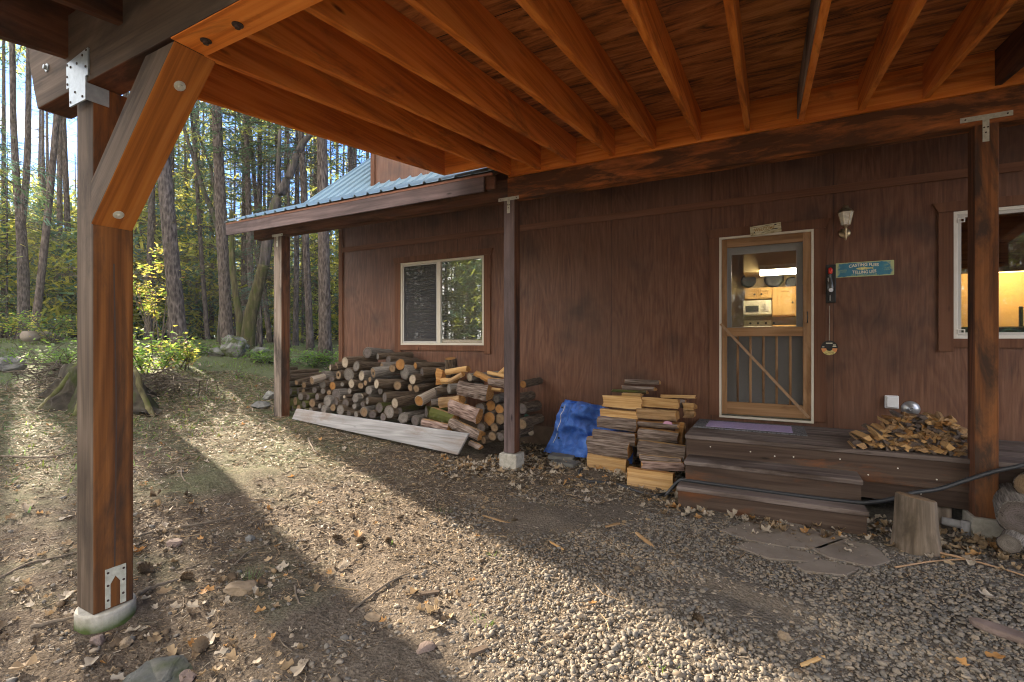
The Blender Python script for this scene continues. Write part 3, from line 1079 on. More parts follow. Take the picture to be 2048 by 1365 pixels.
def casing(parent, x0, x1, z0, z1, wd=0.115, head=0.095, sill=True, ears=0.04):
    b = MB()
    b.box(x0 - wd, x0 - 0.001, WY - 0.024, WY - 0.001, z0 - (wd * 0.75 + ears if sill else 0.0), z1)
    b.box(x1 + 0.001, x1 + wd, WY - 0.024, WY - 0.001, z0 - (wd * 0.75 + ears if sill else 0.0), z1)
    b.prism([(x0 - wd, z1 + 0.0005), (x1 + wd, z1 + 0.0005), (x1 + wd + 0.045, z1 + head), (x0 - wd - 0.045, z1 + head)], 'Y', WY - 0.034, WY - 0.001)
    if sill:
        b.box(x0 - 0.0005, x1 + 0.0005, WY - 0.021, WY - 0.001, z0 - wd * 0.75, z0 - 0.001)
    return b.build("window" if sill else "door_casing", ['trimZ'], parent, bevel=0.002)


def rail_frame(x0, x1, z0, z1, w_, y0, y1):
    b = MB()
    b.box(x0, x0 + w_, y0, y1, z0, z1)
    b.box(x1 - w_, x1, y0, y1, z0, z1)
    b.box(x0 + w_, x1 - w_, y0, y1, z0, z0 + w_)
    b.box(x0 + w_, x1 - w_, y0, y1, z1 - w_, z1)
    return b


wn = casing(cabin, *win1)
wn['label'] = "slider window with tan blinds above the log pile"
x0, x1, z0, z1 = win1
mx = onY(878, 600, WY).x
f = rail_frame(x0, x1, z0, z1, 0.035, WY - 0.012, WY + 0.05)
f.box(mx - 0.032, mx + 0.03, WY - 0.006, WY + 0.04, z0 + 0.036, z1 - 0.036)
f.build("frame", ['vinyl'], wn, bevel=0.003)
sc = rail_frame(x0 + 0.036, mx - 0.033, z0 + 0.037, z1 - 0.037, 0.022, WY + 0.004, WY + 0.014)
sc.build("screen_frame", ['doorgrey'], wn)
b = MB().box(x0 + 0.06, mx - 0.056, WY + 0.008, WY + 0.0095, z0 + 0.06, z1 - 0.06)
b.build("insect_screen", ['winscreen'], wn)
b = MB().box(mx + 0.031, x1 - 0.036, WY + 0.02, WY + 0.024, z0 + 0.037, z1 - 0.037)
b.build("pane", ['glass'], wn)
b = MB().box(x0 + 0.037, mx - 0.034, WY + 0.03, WY + 0.034, z0 + 0.037, z1 - 0.037)
b.build("pane", ['glass'], wn)
b = MB()
z = z0 + 0.06
while z < z1 - 0.04:
    M = Matrix.Translation((0, WY + 0.09, z)) @ Matrix.Rotation(R(-50), 4, 'X')
    b.box(x0 + 0.05, x1 - 0.05, -0.021, 0.021, -0.001, 0.001, 0, M)
    z += 0.042
b.build("blind", ['blind'], wn)
# room behind that window
b = MB()
b.box(x0 - 0.5, x1 + 0.5, WY + 2.0, WY + 2.05, 0.5, 3.2)
b.build("back_room_wall", ['kitchenwall'], cabin)

wn2 = casing(cabin, *win2)
wn2['label'] = "white framed window beside the right post, lit room behind"
x0, x1, z0, z1 = win2
rail_frame(x0, x1, z0, z1, 0.032, WY - 0.014, WY + 0.05).build("frame", ['vinylw'], wn2, bevel=0.003)
rail_frame(x0 + 0.033, x1 - 0.033, z0 + 0.033, z1 - 0.033, 0.028, WY - 0.002, WY + 0.012).build("screen_frame", ['doorgrey'], wn2)
b = MB()
for zc in (z0 + 0.07, z1 - 0.09):
    rf = rail_frame(x0 + 0.03, x0 + 0.085, zc - 0.022, zc + 0.022, 0.009, WY - 0.02, WY - 0.0145)
    b.add(rf.v, rf.f)
b.build("corner_clips", ['vinylw'], wn2)
MB().box(x0 + 0.034, x1 - 0.034, WY + 0.03, WY + 0.034, z0 + 0.034, z1 - 0.034).build("pane", ['doorglass'], wn2)

# --- doorway
casing(cabin, dr[0], dr[1], dr[2], dr[3], 0.11, 0.10, False)
rail = rail_frame(dr[0], dr[1], dr[2] - 0.02, dr[3], 0.024, WY - 0.026, WY + 0.1)
rail.build("door_jamb", ['vinyl'], cabin, bevel=0.002)
# screen door
DX0, DX1, DZ0, DZ1 = dr[0] + 0.026, dr[1] - 0.026, 0.645, 2.695
sy0, sy1 = WY - 0.022, WY + 0.008
b = MB()
mz0, mz1 = onY(1530, 673, WY).z, onY(1530, 655, WY).z
b.box(DX0, DX0 + 0.058, sy0, sy1, DZ0, DZ1)
b.box(DX1 - 0.075, DX1, sy0, sy1, DZ0, DZ1)
b.build("screen_door", ['doorZ'], cabin, bevel=0.002)
sdoor = bpy.data.objects["screen_door"]
for (za, zc_) in ((DZ1 - 0.10, DZ1), (mz0, mz1), (DZ0, DZ0 + 0.145)):
    MB().box(DX0 + 0.059, DX1 - 0.076, sy0 + 0.001, sy1, za, zc_).build("rail", ['doorX'], sdoor, bevel=0.002)
sx0, sx1 = DX0 + 0.059, DX1 - 0.076
for k in range(5):
    x = sx0 + (sx1 - sx0) * (k + 0.85) / 5.75
    MB().tube([(x, sy0 + 0.016, DZ0 + 0.1455), (x, sy0 + 0.016, DZ0 + 0.5), (x, sy0 + 0.016, mz0 - 0.0005)], [0.0125, 0.0145, 0.0125], 10).build(
        "spindle", ['doorZ'], sdoor, smooth=True)
# diagonal lath
a, c = onY(1441, 648, WY - 0.03), onY(1618, 836, WY - 0.03)
d = (c - a).normalized()
nn = Vector((-d.z, 0, d.x))
q = [a + nn * 0.014, a - nn * 0.014, c - nn * 0.014, c + nn * 0.014]
b = MB()
b.prism([(p.x, p.z) for p in q], 'Y', WY - 0.034, WY - 0.0235)
b.build("diagonal_lath", ['screenbrown'], sdoor)
MB().box(sx0, sx1, WY + 0.001, WY + 0.0025, mz1, DZ1 - 0.10).build("insect_screen", ['screen'], sdoor)
MB().box(sx0, sx1, WY + 0.001, WY + 0.0025, DZ0 + 0.145, mz0).build("insect_screen", ['screenlow'], sdoor)
b = MB()
hx = DX1 - 0.035
b.tube([(hx, sy0, 1.70), (hx, sy0 - 0.03, 1.71), (hx, sy0 - 0.034, 1.76), (hx, sy0 - 0.03, 1.81), (hx, sy0, 1.82)], 0.006, 8)
b.build("handle", ['black'], sdoor, smooth=True)
# inner door: grey with a large pane
iy = WY + 0.075
gx0, gx1 = onY(1463, 600, iy).x, onY(1592.5, 600, iy).x
gz0, gz1 = onY(1530, 654, iy).z, onY(1530, 505, iy).z
b = MB()
for (p, q_, z0, z1) in rects(dr[0] + 0.025, dr[1] - 0.025, dr[2], dr[3] - 0.025, [(gx0, gx1, gz0, gz1)]):
    b.box(p, q_, iy, iy + 0.04, z0, z1)
b.build("entry_door", ['doorgrey'], cabin)
ed = bpy.data.objects["entry_door"]
MB().box(gx0, gx1, iy + 0.018, iy + 0.022, gz0, gz1).build("pane", ['doorglass'], ed)
rail_frame(dr[0] + 0.14, dr[1] - 0.14, 0.80, 1.45, 0.02, iy - 0.008, iy - 0.001).build("panel_moulding", ['doorgrey'], ed)

# --- room seen through the door and the right-hand window
b = MB()
fx0, fx1, fy0, fy1 = -1.9, 4.2, WY + 0.13, 9.6
b.add([(fx0, fy0, 0.6), (fx1, fy0, 0.6), (fx1, fy1, 0.6), (fx0, fy1, 0.6)], [(0, 1, 2, 3)], 1)
b.add([(fx0, fy1, 0.6), (fx1, fy1, 0.6), (fx1, fy1, 3.3), (fx0, fy1, 3.3)], [(0, 1, 2, 3)], 0)
b.add([(fx0, fy0, 0.6), (fx0, fy1, 0.6), (fx0, fy1, 3.3), (fx0, fy0, 3.3)], [(0, 1, 2, 3)], 0)
b.add([(fx1, fy0, 0.6), (fx1, fy1, 0.6), (fx1, fy1, 3.3), (fx1, fy0, 3.3)], [(0, 1, 2, 3)], 0)
b.add([(fx0, fy0, 3.3), (fx1, fy0, 3.3), (fx1, fy1, 3.3), (fx0, fy1, 3.3)], [(3, 2, 1, 0)], 1)
b.box(fx0 + 0.01, fx1 - 0.01, 7.6, 7.75, 2.95, 3.29, 1)
b.build("room", ['kitchenwall', 'roomwood'], cabin)
# soffit above the cabinets
s0 = onY(1487, 520, 8.7)
MB().box(s0.x, 1.9, 8.7, 9.59, 2.62, 3.28).build("room_soffit", ['kitchenwall'], cabin)
MB().box(-1.2, 1.25, 6.9, 6.98, 2.78, 3.29).build("room_header", ['roomwood'], cabin)


def cabinet(name, label, pa, pb, nd, Y=9.2, knob=0):
    p0, p1_ = onY(pa[0], pb[1], Y), onY(pb[0], pa[1], Y)
    x0, x1, z0, z1 = p0.x, p1_.x, onY((pa[0] + pb[0]) / 2, pb[1], Y).z, onY((pa[0] + pb[0]) / 2, pa[1], Y).z
    t = MB().box(x0, x1, Y, 9.59, z0, z1).build(name, ['cabinet'], None, bevel=0.004)
    tag(t, label, "cabinet")
    wd = (x1 - x0) / nd
    for k in range(nd):
        dd = MB()
        a, c = x0 + k * wd + 0.012, x0 + (k + 1) * wd - 0.012
        fr = rail_frame(a, c, z0 + 0.02, z1 - 0.02, min(0.06, wd * 0.2), Y - 0.02, Y - 0.001)
        dd.add(fr.v, fr.f)
        dd.box(a + 0.061, c - 0.061, Y - 0.010, Y - 0.001, z0 + 0.081, z1 - 0.081)
        do = dd.build("cabinet_door", ['cabinet'], t, bevel=0.003)
        kb = MB()
        kx = c - 0.04 if (k + knob) % 2 == 0 else a + 0.04
        kb.lathe([(0.012, 0), (0.016, 0.02), (0.006, 0.026)], (kx, Y - 0.021, (z0 + z1) / 2 - 0.02), 10, 0, 'Y')
        kb.build("knob", ['black'], do)
    return x0, x1, z0, z1


cabinet("kitchen_cabinet", "short pine wall cabinet above the cream microwave inside", (1489, 576), (1543.5, 598), 2)
cabinet("kitchen_cabinet", "tall pine wall cabinet right of the microwave inside", (1544.5, 573), (1642, 632), 2)
p0, p1_ = onY(1486, 630, 9.1), onY(1543, 600, 9.1)
mw = MB().box(p0.x, p1_.x, 9.1, 9.58, p0.z, p1_.z).build("microwave", ['cream'], None, bevel=0.01)
tag(mw, "cream microwave under the short pine cabinet inside", "microwave")
MB().box(p0.x + 0.04, p1_.x - 0.19, 9.088, 9.099, p0.z + 0.045, p1_.z - 0.09).build("door_window", ['darkglass'], mw)
b = MB()
for k in range(4):
    b.box(p1_.x - 0.14, p1_.x - 0.04, 9.09, 9.099, p0.z + 0.05 + k * 0.035, p0.z + 0.07 + k * 0.035)
b.build("button_panel", ['vinyl'], mw)
p0, p1_ = onY(1486, 656, 9.0), onY(1543, 645, 9.0)
st = MB().box(p0.x, p1_.x, 8.95, 9.58, 0.61, p1_.z - 0.06).box(p0.x, p1_.x, 9.40, 9.58, p1_.z - 0.059, p1_.z + 0.05).build("kitchen_stove", ['cream'], None, bevel=0.01)
tag(st, "cream kitchen stove below the microwave inside", "stove")
b = MB()
for k in range(4):
    b.lathe([(0.02, 0), (0.018, 0.02)], (p0.x + 0.1 + k * 0.12, 9.40, p1_.z), 10, 0, 'Y')
b.build("control_knobs", ['black'], st)
ct = MB().box(p1_.x + 0.01, 2.2, 8.95, 9.58, 0.61, p1_.z - 0.05).build("kitchen_counter", ['cabinet'], None, bevel=0.01)
tag(ct, "pine kitchen counter right of the stove inside", "counter")
for i, (px, r_, lab) in enumerate(((1497, 0.12, "large dark round basket standing on the short pine cabinet"), (1548, 0.15, "wide dark round tray on top of the tall pine cabinet"),
                                   (1583, 0.09, "small dark round dish on top of the tall pine cabinet"))):
    p = onY(px, 574, 9.4)
    o = MB().lathe([(r_, 0), (r_ * 1.02, 0.02), (r_ * 0.8, 0.035), (r_ * 0.3, 0.03)], (p.x, 9.45, p.z + r_ - 0.01), 20, 0, 'Y').build("round_tray", ['black'], None, smooth=False)
    tag(o, lab, "tray")
p0, p1_ = onY(1513, 556, 8.5), onY(1640, 532, 8.5)
lf = MB().box(p0.x + 0.04, p1_.x, 8.40, 8.66, p1_.z - 0.02, p1_.z + 0.05).build("fluorescent_light", ['cream'], None, bevel=0.004)
tag(lf, "lit fluorescent ceiling light inside the kitchen behind the door", "light")
p2_ = onY(1520, 549, 8.5)
MB().box(p2_.x, p1_.x - 0.05, 8.43, 8.63, p2_.z - 0.012, p2_.z + 0.055).build("diffuser", ['tube'], lf)
# right room: valance planks, couch, lamp
MB().box(1.35, 4.15, 7.9, 7.98, 2.34, 3.25).build("room_valance", ['roomwood'], cabin)
MB().box(1.3, 4.15, 8.62, 8.66, 0.62, 3.25).build("room_partition", ['kitchenwall'], cabin)
o = MB().box(1.45, 3.6, 7.2, 7.5, 0.62, 1.66).box(1.45, 3.6, 7.501, 8.2, 0.62, 1.05).box(1.2, 1.449, 7.2, 8.2, 0.62, 1.3).build("couch", ['couch'], None, bevel=0.05)
tag(o, "dark couch back seen low through the right window", "couch")
o = MB().box(1.42, 1.78, 7.95, 8.3, 0.62, 2.05).build("tall_cupboard", ['couch'], None, bevel=0.02)
tag(o, "dark cupboard seen through the left edge of the right window", "cupboard")
b = MB()
cx, cy = 2.75, 8.2
lamp_ = MB().lathe([(0.14, 0), (0.14, 0.02), (0.02, 0.03), (0.02, 1.3), (0.012, 1.31)], (cx, cy, 0.62), 16).build("floor_lamp", ['black'], None, smooth=False)
tag(lamp_, "lit floor lamp in the room behind the right window", "lamp")
MB().lathe([(0.24, 0), (0.13, 0.28)], (cx, cy, 2.38), 20).build("lamp_shade", ['shade'], lamp_)

# --- porch roof, main roof, dormer
EY, EZ, EX = 4.66, 3.416, -7.64
S1, S2 = 0.44, 0.834
BY = 6.04
BZ = EZ + S1 * (BY - EY)
TY = 9.6
TZ = BZ + S2 * (TY - BY)


def roof_sheet(b, x0, x1, ya, za, yb, zb_, ribs=True, pitch=0.2286):
    """ribbed sheet: the profile across x, straight up the slope"""
    prof = []
    x = x0
    while x < x1 - 0.02:
        prof += [(x, 0), (x + 0.085, 0.0), (x + 0.1, 0.026), (x + 0.125, 0.026), (x + 0.14, 0), ]
        x += pitch
    prof.append((x1, 0))
    prof = [p for p in prof if p[0] <= x1]
    nrm = Vector((0, -(zb_ - za), yb - ya)).normalized()
    vs_ = []
    for (px_, h) in prof:
        vs_.append((px_, ya + nrm.y * h, za + nrm.z * h))
    for (px_, h) in prof:
        vs_.append((px_, yb + nrm.y * h, zb_ + nrm.z * h))
    k = len(prof)
    b.add(vs_, [(i, i + 1, k + i + 1, k + i) for i in range(k - 1)])


b = MB()
roof_sheet(b, EX, -2.72, EY - 0.06, EZ - 0.026, BY, BZ)
o = b.build("porch_roof", ['metalroof'], cabin)
sm = o.modifiers.new("thick", 'SOLIDIFY')
sm.thickness = 0.004
b = MB()
roof_sheet(b, EX, 4.6, BY, BZ + 0.006, TY, TZ)
o = b.build("main_roof", ['metalroof'], cabin)
sm = o.modifiers.new("thick", 'SOLIDIFY')
sm.thickness = 0.004
b = MB()
b.prism([(5.11, EZ + S1 * (5.11 - EY)), (BY, BZ), (BY, BZ - 0.02), (5.11, EZ + S1 * (5.11 - EY) - 0.02)], 'X', -2.71, 4.6)
b.prism([(TY, TZ), (12.8, 4.5), (12.8, 4.45), (TY, TZ - 0.05)], 'X', EX, 4.6)
b.build("rear_roof", ['metalroof'], cabin)
b = MB()
b.prism([(EY + 0.001, EZ - 0.06), (BY, BZ - 0.065), (BY, BZ - 0.035), (EY + 0.001, EZ - 0.035)], 'X', EX + 0.02, -2.73)
b.prism([(BY, BZ - 0.06), (TY, TZ - 0.06), (TY, TZ - 0.03), (BY, BZ - 0.03)], 'X', EX + 0.02, 4.5)
b.build("roof_sheathing", ['brownX'], cabin)
MB().box(EX + 0.01, -2.72, EY - 0.034, EY - 0.0045, EZ - 0.062, EZ - 0.036).build("drip_strip", ['roofedge'], cabin)
MB().box(EX, -2.83, EY - 0.028, EY, EZ - 0.232, EZ - 0.0625).build("fascia_board", ['fasciaX'], cabin, bevel=0.003)
MB().box(-2.828, -2.72, EY + 0.02, EY + 0.06, EZ - 0.20, EZ - 0.0625).build("fascia_return", ['trimX'], cabin)
MB().prism([(EY + 0.001, EZ - 0.23), (EY + 0.001, EZ - 0.07), (BY, BZ - 0.07), (BY + 0.5, BZ + 0.35), (BY + 0.5, BZ + 0.2), (BY, BZ - 0.23)], 'X', EX + 0.01, EX + 0.045).build(
    "rake_board", ['fasciaY'], cabin)
# porch beam and corner post
MB().box(pl0, -2.7005, PY + 0.003, PY + 0.14, 3.155, 3.395).build("porch_beam", ['brownX'], cabin, bevel=0.005)
xa, xb = onY(547.5, 600, PY).x, onY(561, 600, PY).x
pg = gh(xa, PY)
b = MB().box(xa, xb + 0.02, PY, PY + 0.15, pg - 0.1, 3.155)
pp = b.build("porch_post", ['brownZ', 'greyZ'], cabin, bevel=0.005)
for q in pp.data.polygons:
    if q.normal.y < -0.5:
        q.material_index = 1
p0x = (xa, xb + 0.02)
t_bracket((xa + xb) / 2 + 0.01, PY - 0.001, 3.155, pp, 0.25, 0.17)
# dormer: front wall, cheek, corner board, roof
dx = -6.09
b = MB()
b.box(dx, 4.3, WY + 0.05, WY + 0.12, BZ + 0.13, 6.3)
b.build("dormer_wall", ['siding'], cabin)
MB().prism([(WY + 0.121, BZ + 0.18), (8.6, 6.2), (8.6, 6.3), (WY + 0.121, 6.3)], 'X', dx, dx + 0.08).build("dormer_cheek", ['siding'], cabin)
MB().box(dx - 0.012, dx + 0.075, WY + 0.025, WY + 0.049, BZ + 0.10, 6.3).build("dormer_corner_board", ['trimZ'], cabin)
MB().box(dx - 0.05, 4.3, WY - 0.06, WY + 0.049, BZ + 0.035, BZ + 0.062).build("dormer_flashing", ['metalroof'], cabin)
MB().prism([(5.8, 6.25), (9.2, 6.9), (9.2, 6.95), (5.8, 6.3)], 'X', dx - 0.4, 4.6).build("dormer_roof", ['metalroof'], cabin)

# ================================================================ PORCH DECK AND STEPS
deck = thing("porch_deck", "weathered timber porch deck with two steps before the screened door", "deck")
ny = 8
D0, D1 = 5.03, WY - 0.03
bw = (D1 - D0) / ny
b = MB()
for k in range(ny):
    b.box(-0.735, 4.3, D0 + k * bw + 0.003, D0 + (k + 1) * bw - 0.003, 0.532, 0.57 - 0.0015 * (k % 2))
b.build("deck_boards", ['deckX'], deck, bevel=0.004)
MB().box(-0.72, 4.3, D0 + 0.02, D0 + 0.06, 0.30, 0.531).build("deck_skirt", ['stepX'], deck, bevel=0.003)
MB().box(-0.718, 4.3, D0 + 0.035, D0 + 0.075, 0.16, 0.299).build("deck_skirt", ['stepX'], deck, bevel=0.003)
MB().box(-0.735, -0.70, D0 + 0.061, D1, 0.2, 0.531).build("deck_end", ['stepY'], deck)
for (x, y) in ((1.17, 5.12), (2.6, 5.12)):
    MB().box(x, x + 0.14, y, y + 0.12, -0.05, 0.298).build("deck_pier", ['greyZ'], deck)
b = MB()
for (i, j) in ((-0.5, 0.47), (-0.15, 0.46), (0.2, 0.45), (0.55, 0.47), (0.75, 0.36), (0.95, 0.44), (1.2, 0.38), (1.1, 0.25), (0.05, 0.44)):
    b.lathe([(0.006, 0), (0.006, 0.002)], (i, D0 + 0.02, j), 8, 0, 'Y')
b.build("paint_specks", ['vinylw'], deck)


def step(x0, x1, y0, y1, ztop, hgt):
    t = MB().box(x0, x1, y0, y1, ztop - 0.04, ztop).build("step_tread", ['deckX'], deck, bevel=0.008)
    MB().box(x0 + 0.012, x1 - 0.012, y0 + 0.014, y0 + 0.052, ztop - hgt, ztop - 0.041).build("riser", ['stepX'], t, bevel=0.003)
    MB().box(x1 - 0.05, x1 - 0.0135, y0 + 0.053, y1, ztop - hgt, ztop - 0.041).build("stringer", ['stepY'], t)


step(-0.70, 0.672, 4.735, 5.045, 0.38, 0.22)
step(-0.735, 0.68, 4.535, 4.80, 0.19, 0.22)

mt = thing("door_mat", "lilac door mat with grey patterned border before the door", "mat")
q0, q1, q2, q3 = onZ(1380, 856, 0.572), onZ(1615, 869, 0.572), onZ(1598, 845, 0.572), onZ(1432, 838, 0.572)
mx0, mx1, my0, my1 = -0.72, 0.335, 5.50, 6.05
b = MB()
for (p, q_, r_, s_) in ((mx0, mx1, my0, my0 + 0.07), (mx0, mx1, my1 - 0.07, my1), (mx0, mx0 + 0.12, my0 + 0.0705, my1 - 0.0705), (mx1 - 0.12, mx1, my0 + 0.0705, my1 - 0.0705)):
    b.box(p, q_, r_, s_, 0.5705, 0.580)
b.build("border", ['rubber'], mt)
MB().box(mx0 + 0.1205, mx1 - 0.1205, my0 + 0.071, my1 - 0.071, 0.5705, 0.584).build("pile", ['lilac'], mt)

# ================================================================ THINGS ON THE WALL
# chipped WELCOME board, hung crooked over the door
c = onY(1531, 459, WY - 0.05)
wsign = thing("welcome_sign", "small tilted chipped white sign over the screened door", "sign", tuple(c))
wsign.rotation_euler = (0, R(-4.0), 0)
MB().box(-0.155, 0.155, -0.012, 0.010, -0.052, 0.052).build("board", ['signwhite'], wsign, bevel=0.003)
b = MB()
vs_, fs = text_mesh("WELCOME", 0.052)
b.add([(x * 0.82 - 0.01, -0.0128, y + 0.004) for x, y in vs_], fs)
b.build("lettering", ['brown_ink'], wsign)
b = MB()
for (x, z, l, h) in ((-0.1, 0.036, 0.07, 0.004), (0.03, 0.038, 0.09, 0.005), (0.1, 0.034, 0.03, 0.014), (0.09, -0.012, 0.08, 0.012), (-0.03, -0.036, 0.04, 0.006), (-0.115, -0.02, 0.012, 0.02)):
    b.prism([(x - l / 2, z - h * 0.4), (x + l * 0.3, z - h / 2), (x + l / 2, z + h * 0.2), (x - l * 0.2, z + h / 2)], 'Y', -0.0128, -0.0122)
b.build("paint_chips", ['nail'], wsign)

# CASTING FLIES / TELLING LIES sign
c0, c1 = onY(1671, 552, WY), onY(1788, 537, WY)
zc = (onY(1671, 553, WY).z + onY(1671, 527.5, WY).z + onY(1788, 552, WY).z + onY(1788, 522, WY).z) / 4
sg = thing("fishing_sign", "blue sign with a yellow fish reading CASTING FLIES TELLING LIES", "sign", ((c0.x + c1.x) / 2, WY - 0.004, zc))
hw, hh_ = (c1.x - c0.x) / 2, 0.077
MB().prism([(-hw + .006, -hh_), (hw - .006, -hh_), (hw, -hh_ + .006), (hw, hh_ - .006), (hw - .006, hh_), (-hw + .006, hh_), (-hw, hh_ - .006), (-hw, -hh_ + .006)], 'Y', -0.003, 0.002).build(
    "sheet", ['signblue'], sg)


def sign_text(body, size, x, z, arch, mat, name, sx_=1.0, par=sg, dy=-0.0042):
    vs_, fs = text_mesh(body, size, arch)
    b = MB()
    b.add([(x + px_ * sx_, dy, z + py_) for px_, py_ in vs_], fs)
    return b.build(name, [mat], par)


sign_text("CASTING FLIES", 0.042, -0.005, 0.045, -0.55, 'cream_ink', "lettering", 0.92)
sign_text("TELLING LIES", 0.041, 0.0, -0.033, 0.5, 'cream_ink', "lettering", 0.86)
sign_text("FLY FISHING CLUB", 0.024, 0.0, -0.060, 0.25, 'green_ink', "lettering", 1.1)
sign_text("WADERS", 0.017, -0.185, -0.002, 0, 'green_ink', "lettering")
sign_text("TACKLE", 0.017, -0.185, -0.019, 0, 'green_ink', "lettering")
sign_text("FLIES", 0.017, 0.19, -0.002, 0, 'green_ink', "lettering")
sign_text("LURES", 0.017, 0.19, -0.019, 0, 'green_ink', "lettering")
fish = [(-0.075, 0.004), (-0.055, 0.014), (-0.02, 0.019), (0.0, 0.026), (0.012, 0.018), (0.045, 0.010), (0.066, 0.009), (0.082, 0.024), (0.080, 0.005), (0.082, -0.012), (0.064, -0.001),
        (0.035, -0.006), (0.02, -0.016), (0.012, -0.009), (-0.012, -0.013), (-0.022, -0.020), (-0.028, -0.012), (-0.058, -0.006)]
MB().prism([(x * 0.95, z * 0.85 + 0.004) for x, z in fish], 'Y', -0.0042, -0.0036).build("fish_picture", ['fish_ink'], sg)

# carriage lantern
lc = onY(1689, 440, WY)
lan = thing("wall_lantern", "brass wall lantern with clouded glass above the blue sign", "lantern", (lc.x, WY, lc.z))
b = MB()
b.lathe([(0.004, 0), (0.052, 0.0), (0.055, 0.008), (0.045, 0.016), (0.012, 0.02)], (0, -0.001, -0.145), 20, 0, 'Y')
b.build("back_plate", ['brass'], lan, smooth=True)
b = MB()
b.tube([(0, -0.015, -0.145), (0, -0.05, -0.165), (0, -0.085, -0.15), (0, -0.095, -0.115), (0, -0.095, -0.085)], 0.008, 8)
b.lathe([(0.006, -0.235), (0.010, -0.225), (0.009, -0.15), (0.014, -0.13), (0.012, -0.10), (0.03, -0.085), (0.034, -0.075)], (0, -0.095, 0), 12)
b.build("arm", ['brass'], lan, smooth=True)


def frustum(b, r0, r1, z0, z1, n=6, cy=-0.095, mi=0):
    b.lathe([(r0, z0), (r1, z1)], (0, cy, 0), n, mi)


b = MB()
frustum(b, 0.037, 0.064, -0.074, 0.055)
b.build("glass_shade", ['galv'], lan)
lan.children[-1].data.materials[0] = plain("clouded_lantern_glass", (0.55, 0.52, 0.45), 0.25, 0, 0.5, 0.35, 25)
b = MB()
for k in range(6):
    t = 2 * math.pi * k / 6
    b.tube([(0.038 * math.cos(t), -0.095 + 0.038 * math.sin(t), -0.076), (0.066 * math.cos(t), -0.095 + 0.066 * math.sin(t), 0.057)], 0.0035, 6)
b.build("shade_bars", ['brass'], lan)
b = MB()
frustum(b, 0.074, 0.066, 0.056, 0.066)
b.lathe([(0.066, 0.066), (0.05, 0.09), (0.028, 0.10), (0.026, 0.112), (0.03, 0.117), (0.018, 0.128), (0.006, 0.135)], (0, -0.095, 0), 12)
b.build("cap", ['brass'], lan)

# black board with a bottle-shaped opener
p0, p1_ = onY(1647, 605, WY), onY(1670, 531, WY)
bo = thing("opener_board", "black board with red and clear bottle ornament beside the screened door", "plaque", ((p0.x + p1_.x) / 2 + 0.004, WY, (p0.z + p1_.z) / 2))
bw_, bh_ = 0.055, 0.205
MB().box(-bw_, bw_, -0.02, -0.001, -bh_, bh_).build("board", ['black'], bo, bevel=0.004)
b = MB()
b.lathe([(0.004, -0.11), (0.03, -0.10), (0.034, -0.05), (0.03, 0.0), (0.014, 0.05), (0.012, 0.09), (0.015, 0.10)], (0.0, -0.045, 0.0), 14)
b.build("bottle", ['darkglass'], bo, smooth=True)
b = MB()
b.lathe([(0.010, 0.098), (0.019, 0.11), (0.021, 0.145), (0.014, 0.165), (0.004, 0.17)], (0.002, -0.045, 0), 12)
b.build("red_cap", ['red'], bo, smooth=True)
b = MB()
b.lathe([(0.003, 0), (0.019, 0.001), (0.021, 0.005), (0.003, 0.006)], (0.004, -0.08, -0.075), 12, 0, 'Y')
b.build("round_badge", ['white'], bo)
b = MB()
b.box(-0.02, -0.014, -0.062, -0.021, -0.01, 0.06)
b.box(-0.002, 0.003, -0.05, -0.021, -0.185, -0.125)
b.build("metal_pin", ['steel'], bo)

# disc on a cord
c = onY(1658.5, 696, WY - 0.02)
dc = thing("hanging_disc", "black and gold disc hanging on a thin cord", "disc", (c.x, WY - 0.02, c.z))
b = MB()
rr = 0.078
b.lathe([(0.002, 0), (rr, 0.0), (rr, 0.006), (0.002, 0.007)], (0, 0, 0), 32, 0, 'Y')
b.build("disc", ['black'], dc)
b = MB()
k = 14
ring = [(rr * 0.93 * math.cos(math.pi + math.pi * i / k), rr * 0.93 * math.sin(math.pi + math.pi * i / k)) for i in range(k + 1)]
inn = [(rr * 0.36 * math.cos(math.pi + math.pi * i / k), rr * 0.36 * math.sin(math.pi + math.pi * i / k)) for i in range(k + 1)]
for i in range(k):
    b.add([(p[0], -0.0085, p[1] - 0.006) for p in (ring[i], ring[i + 1], inn[i + 1], inn[i])], [(0, 1, 2, 3)], 1 if i in (0, 1, 2, 11, 12, 13) else 0)
b.build("gold_print", ['gold', 'orangep'], dc)
b = MB()
for (x0, z0, x1, z1) in ((-0.03, 0.045, 0.028, 0.054), (0.03, 0.012, 0.062, 0.02), (0.034, 0.026, 0.058, 0.034), (-0.065, 0.005, -0.045, 0.013)):
    b.box(x0, x1, -0.0085, -0.0075, z0, z1)
b.build("pale_print", ['cream_ink'], dc)
MB().tube([(0, -0.002, rr), (0.002, -0.012, 0.25), (0.0, -0.03, 0.45)], 0.0018, 6).build("cord", ['galv'], dc)

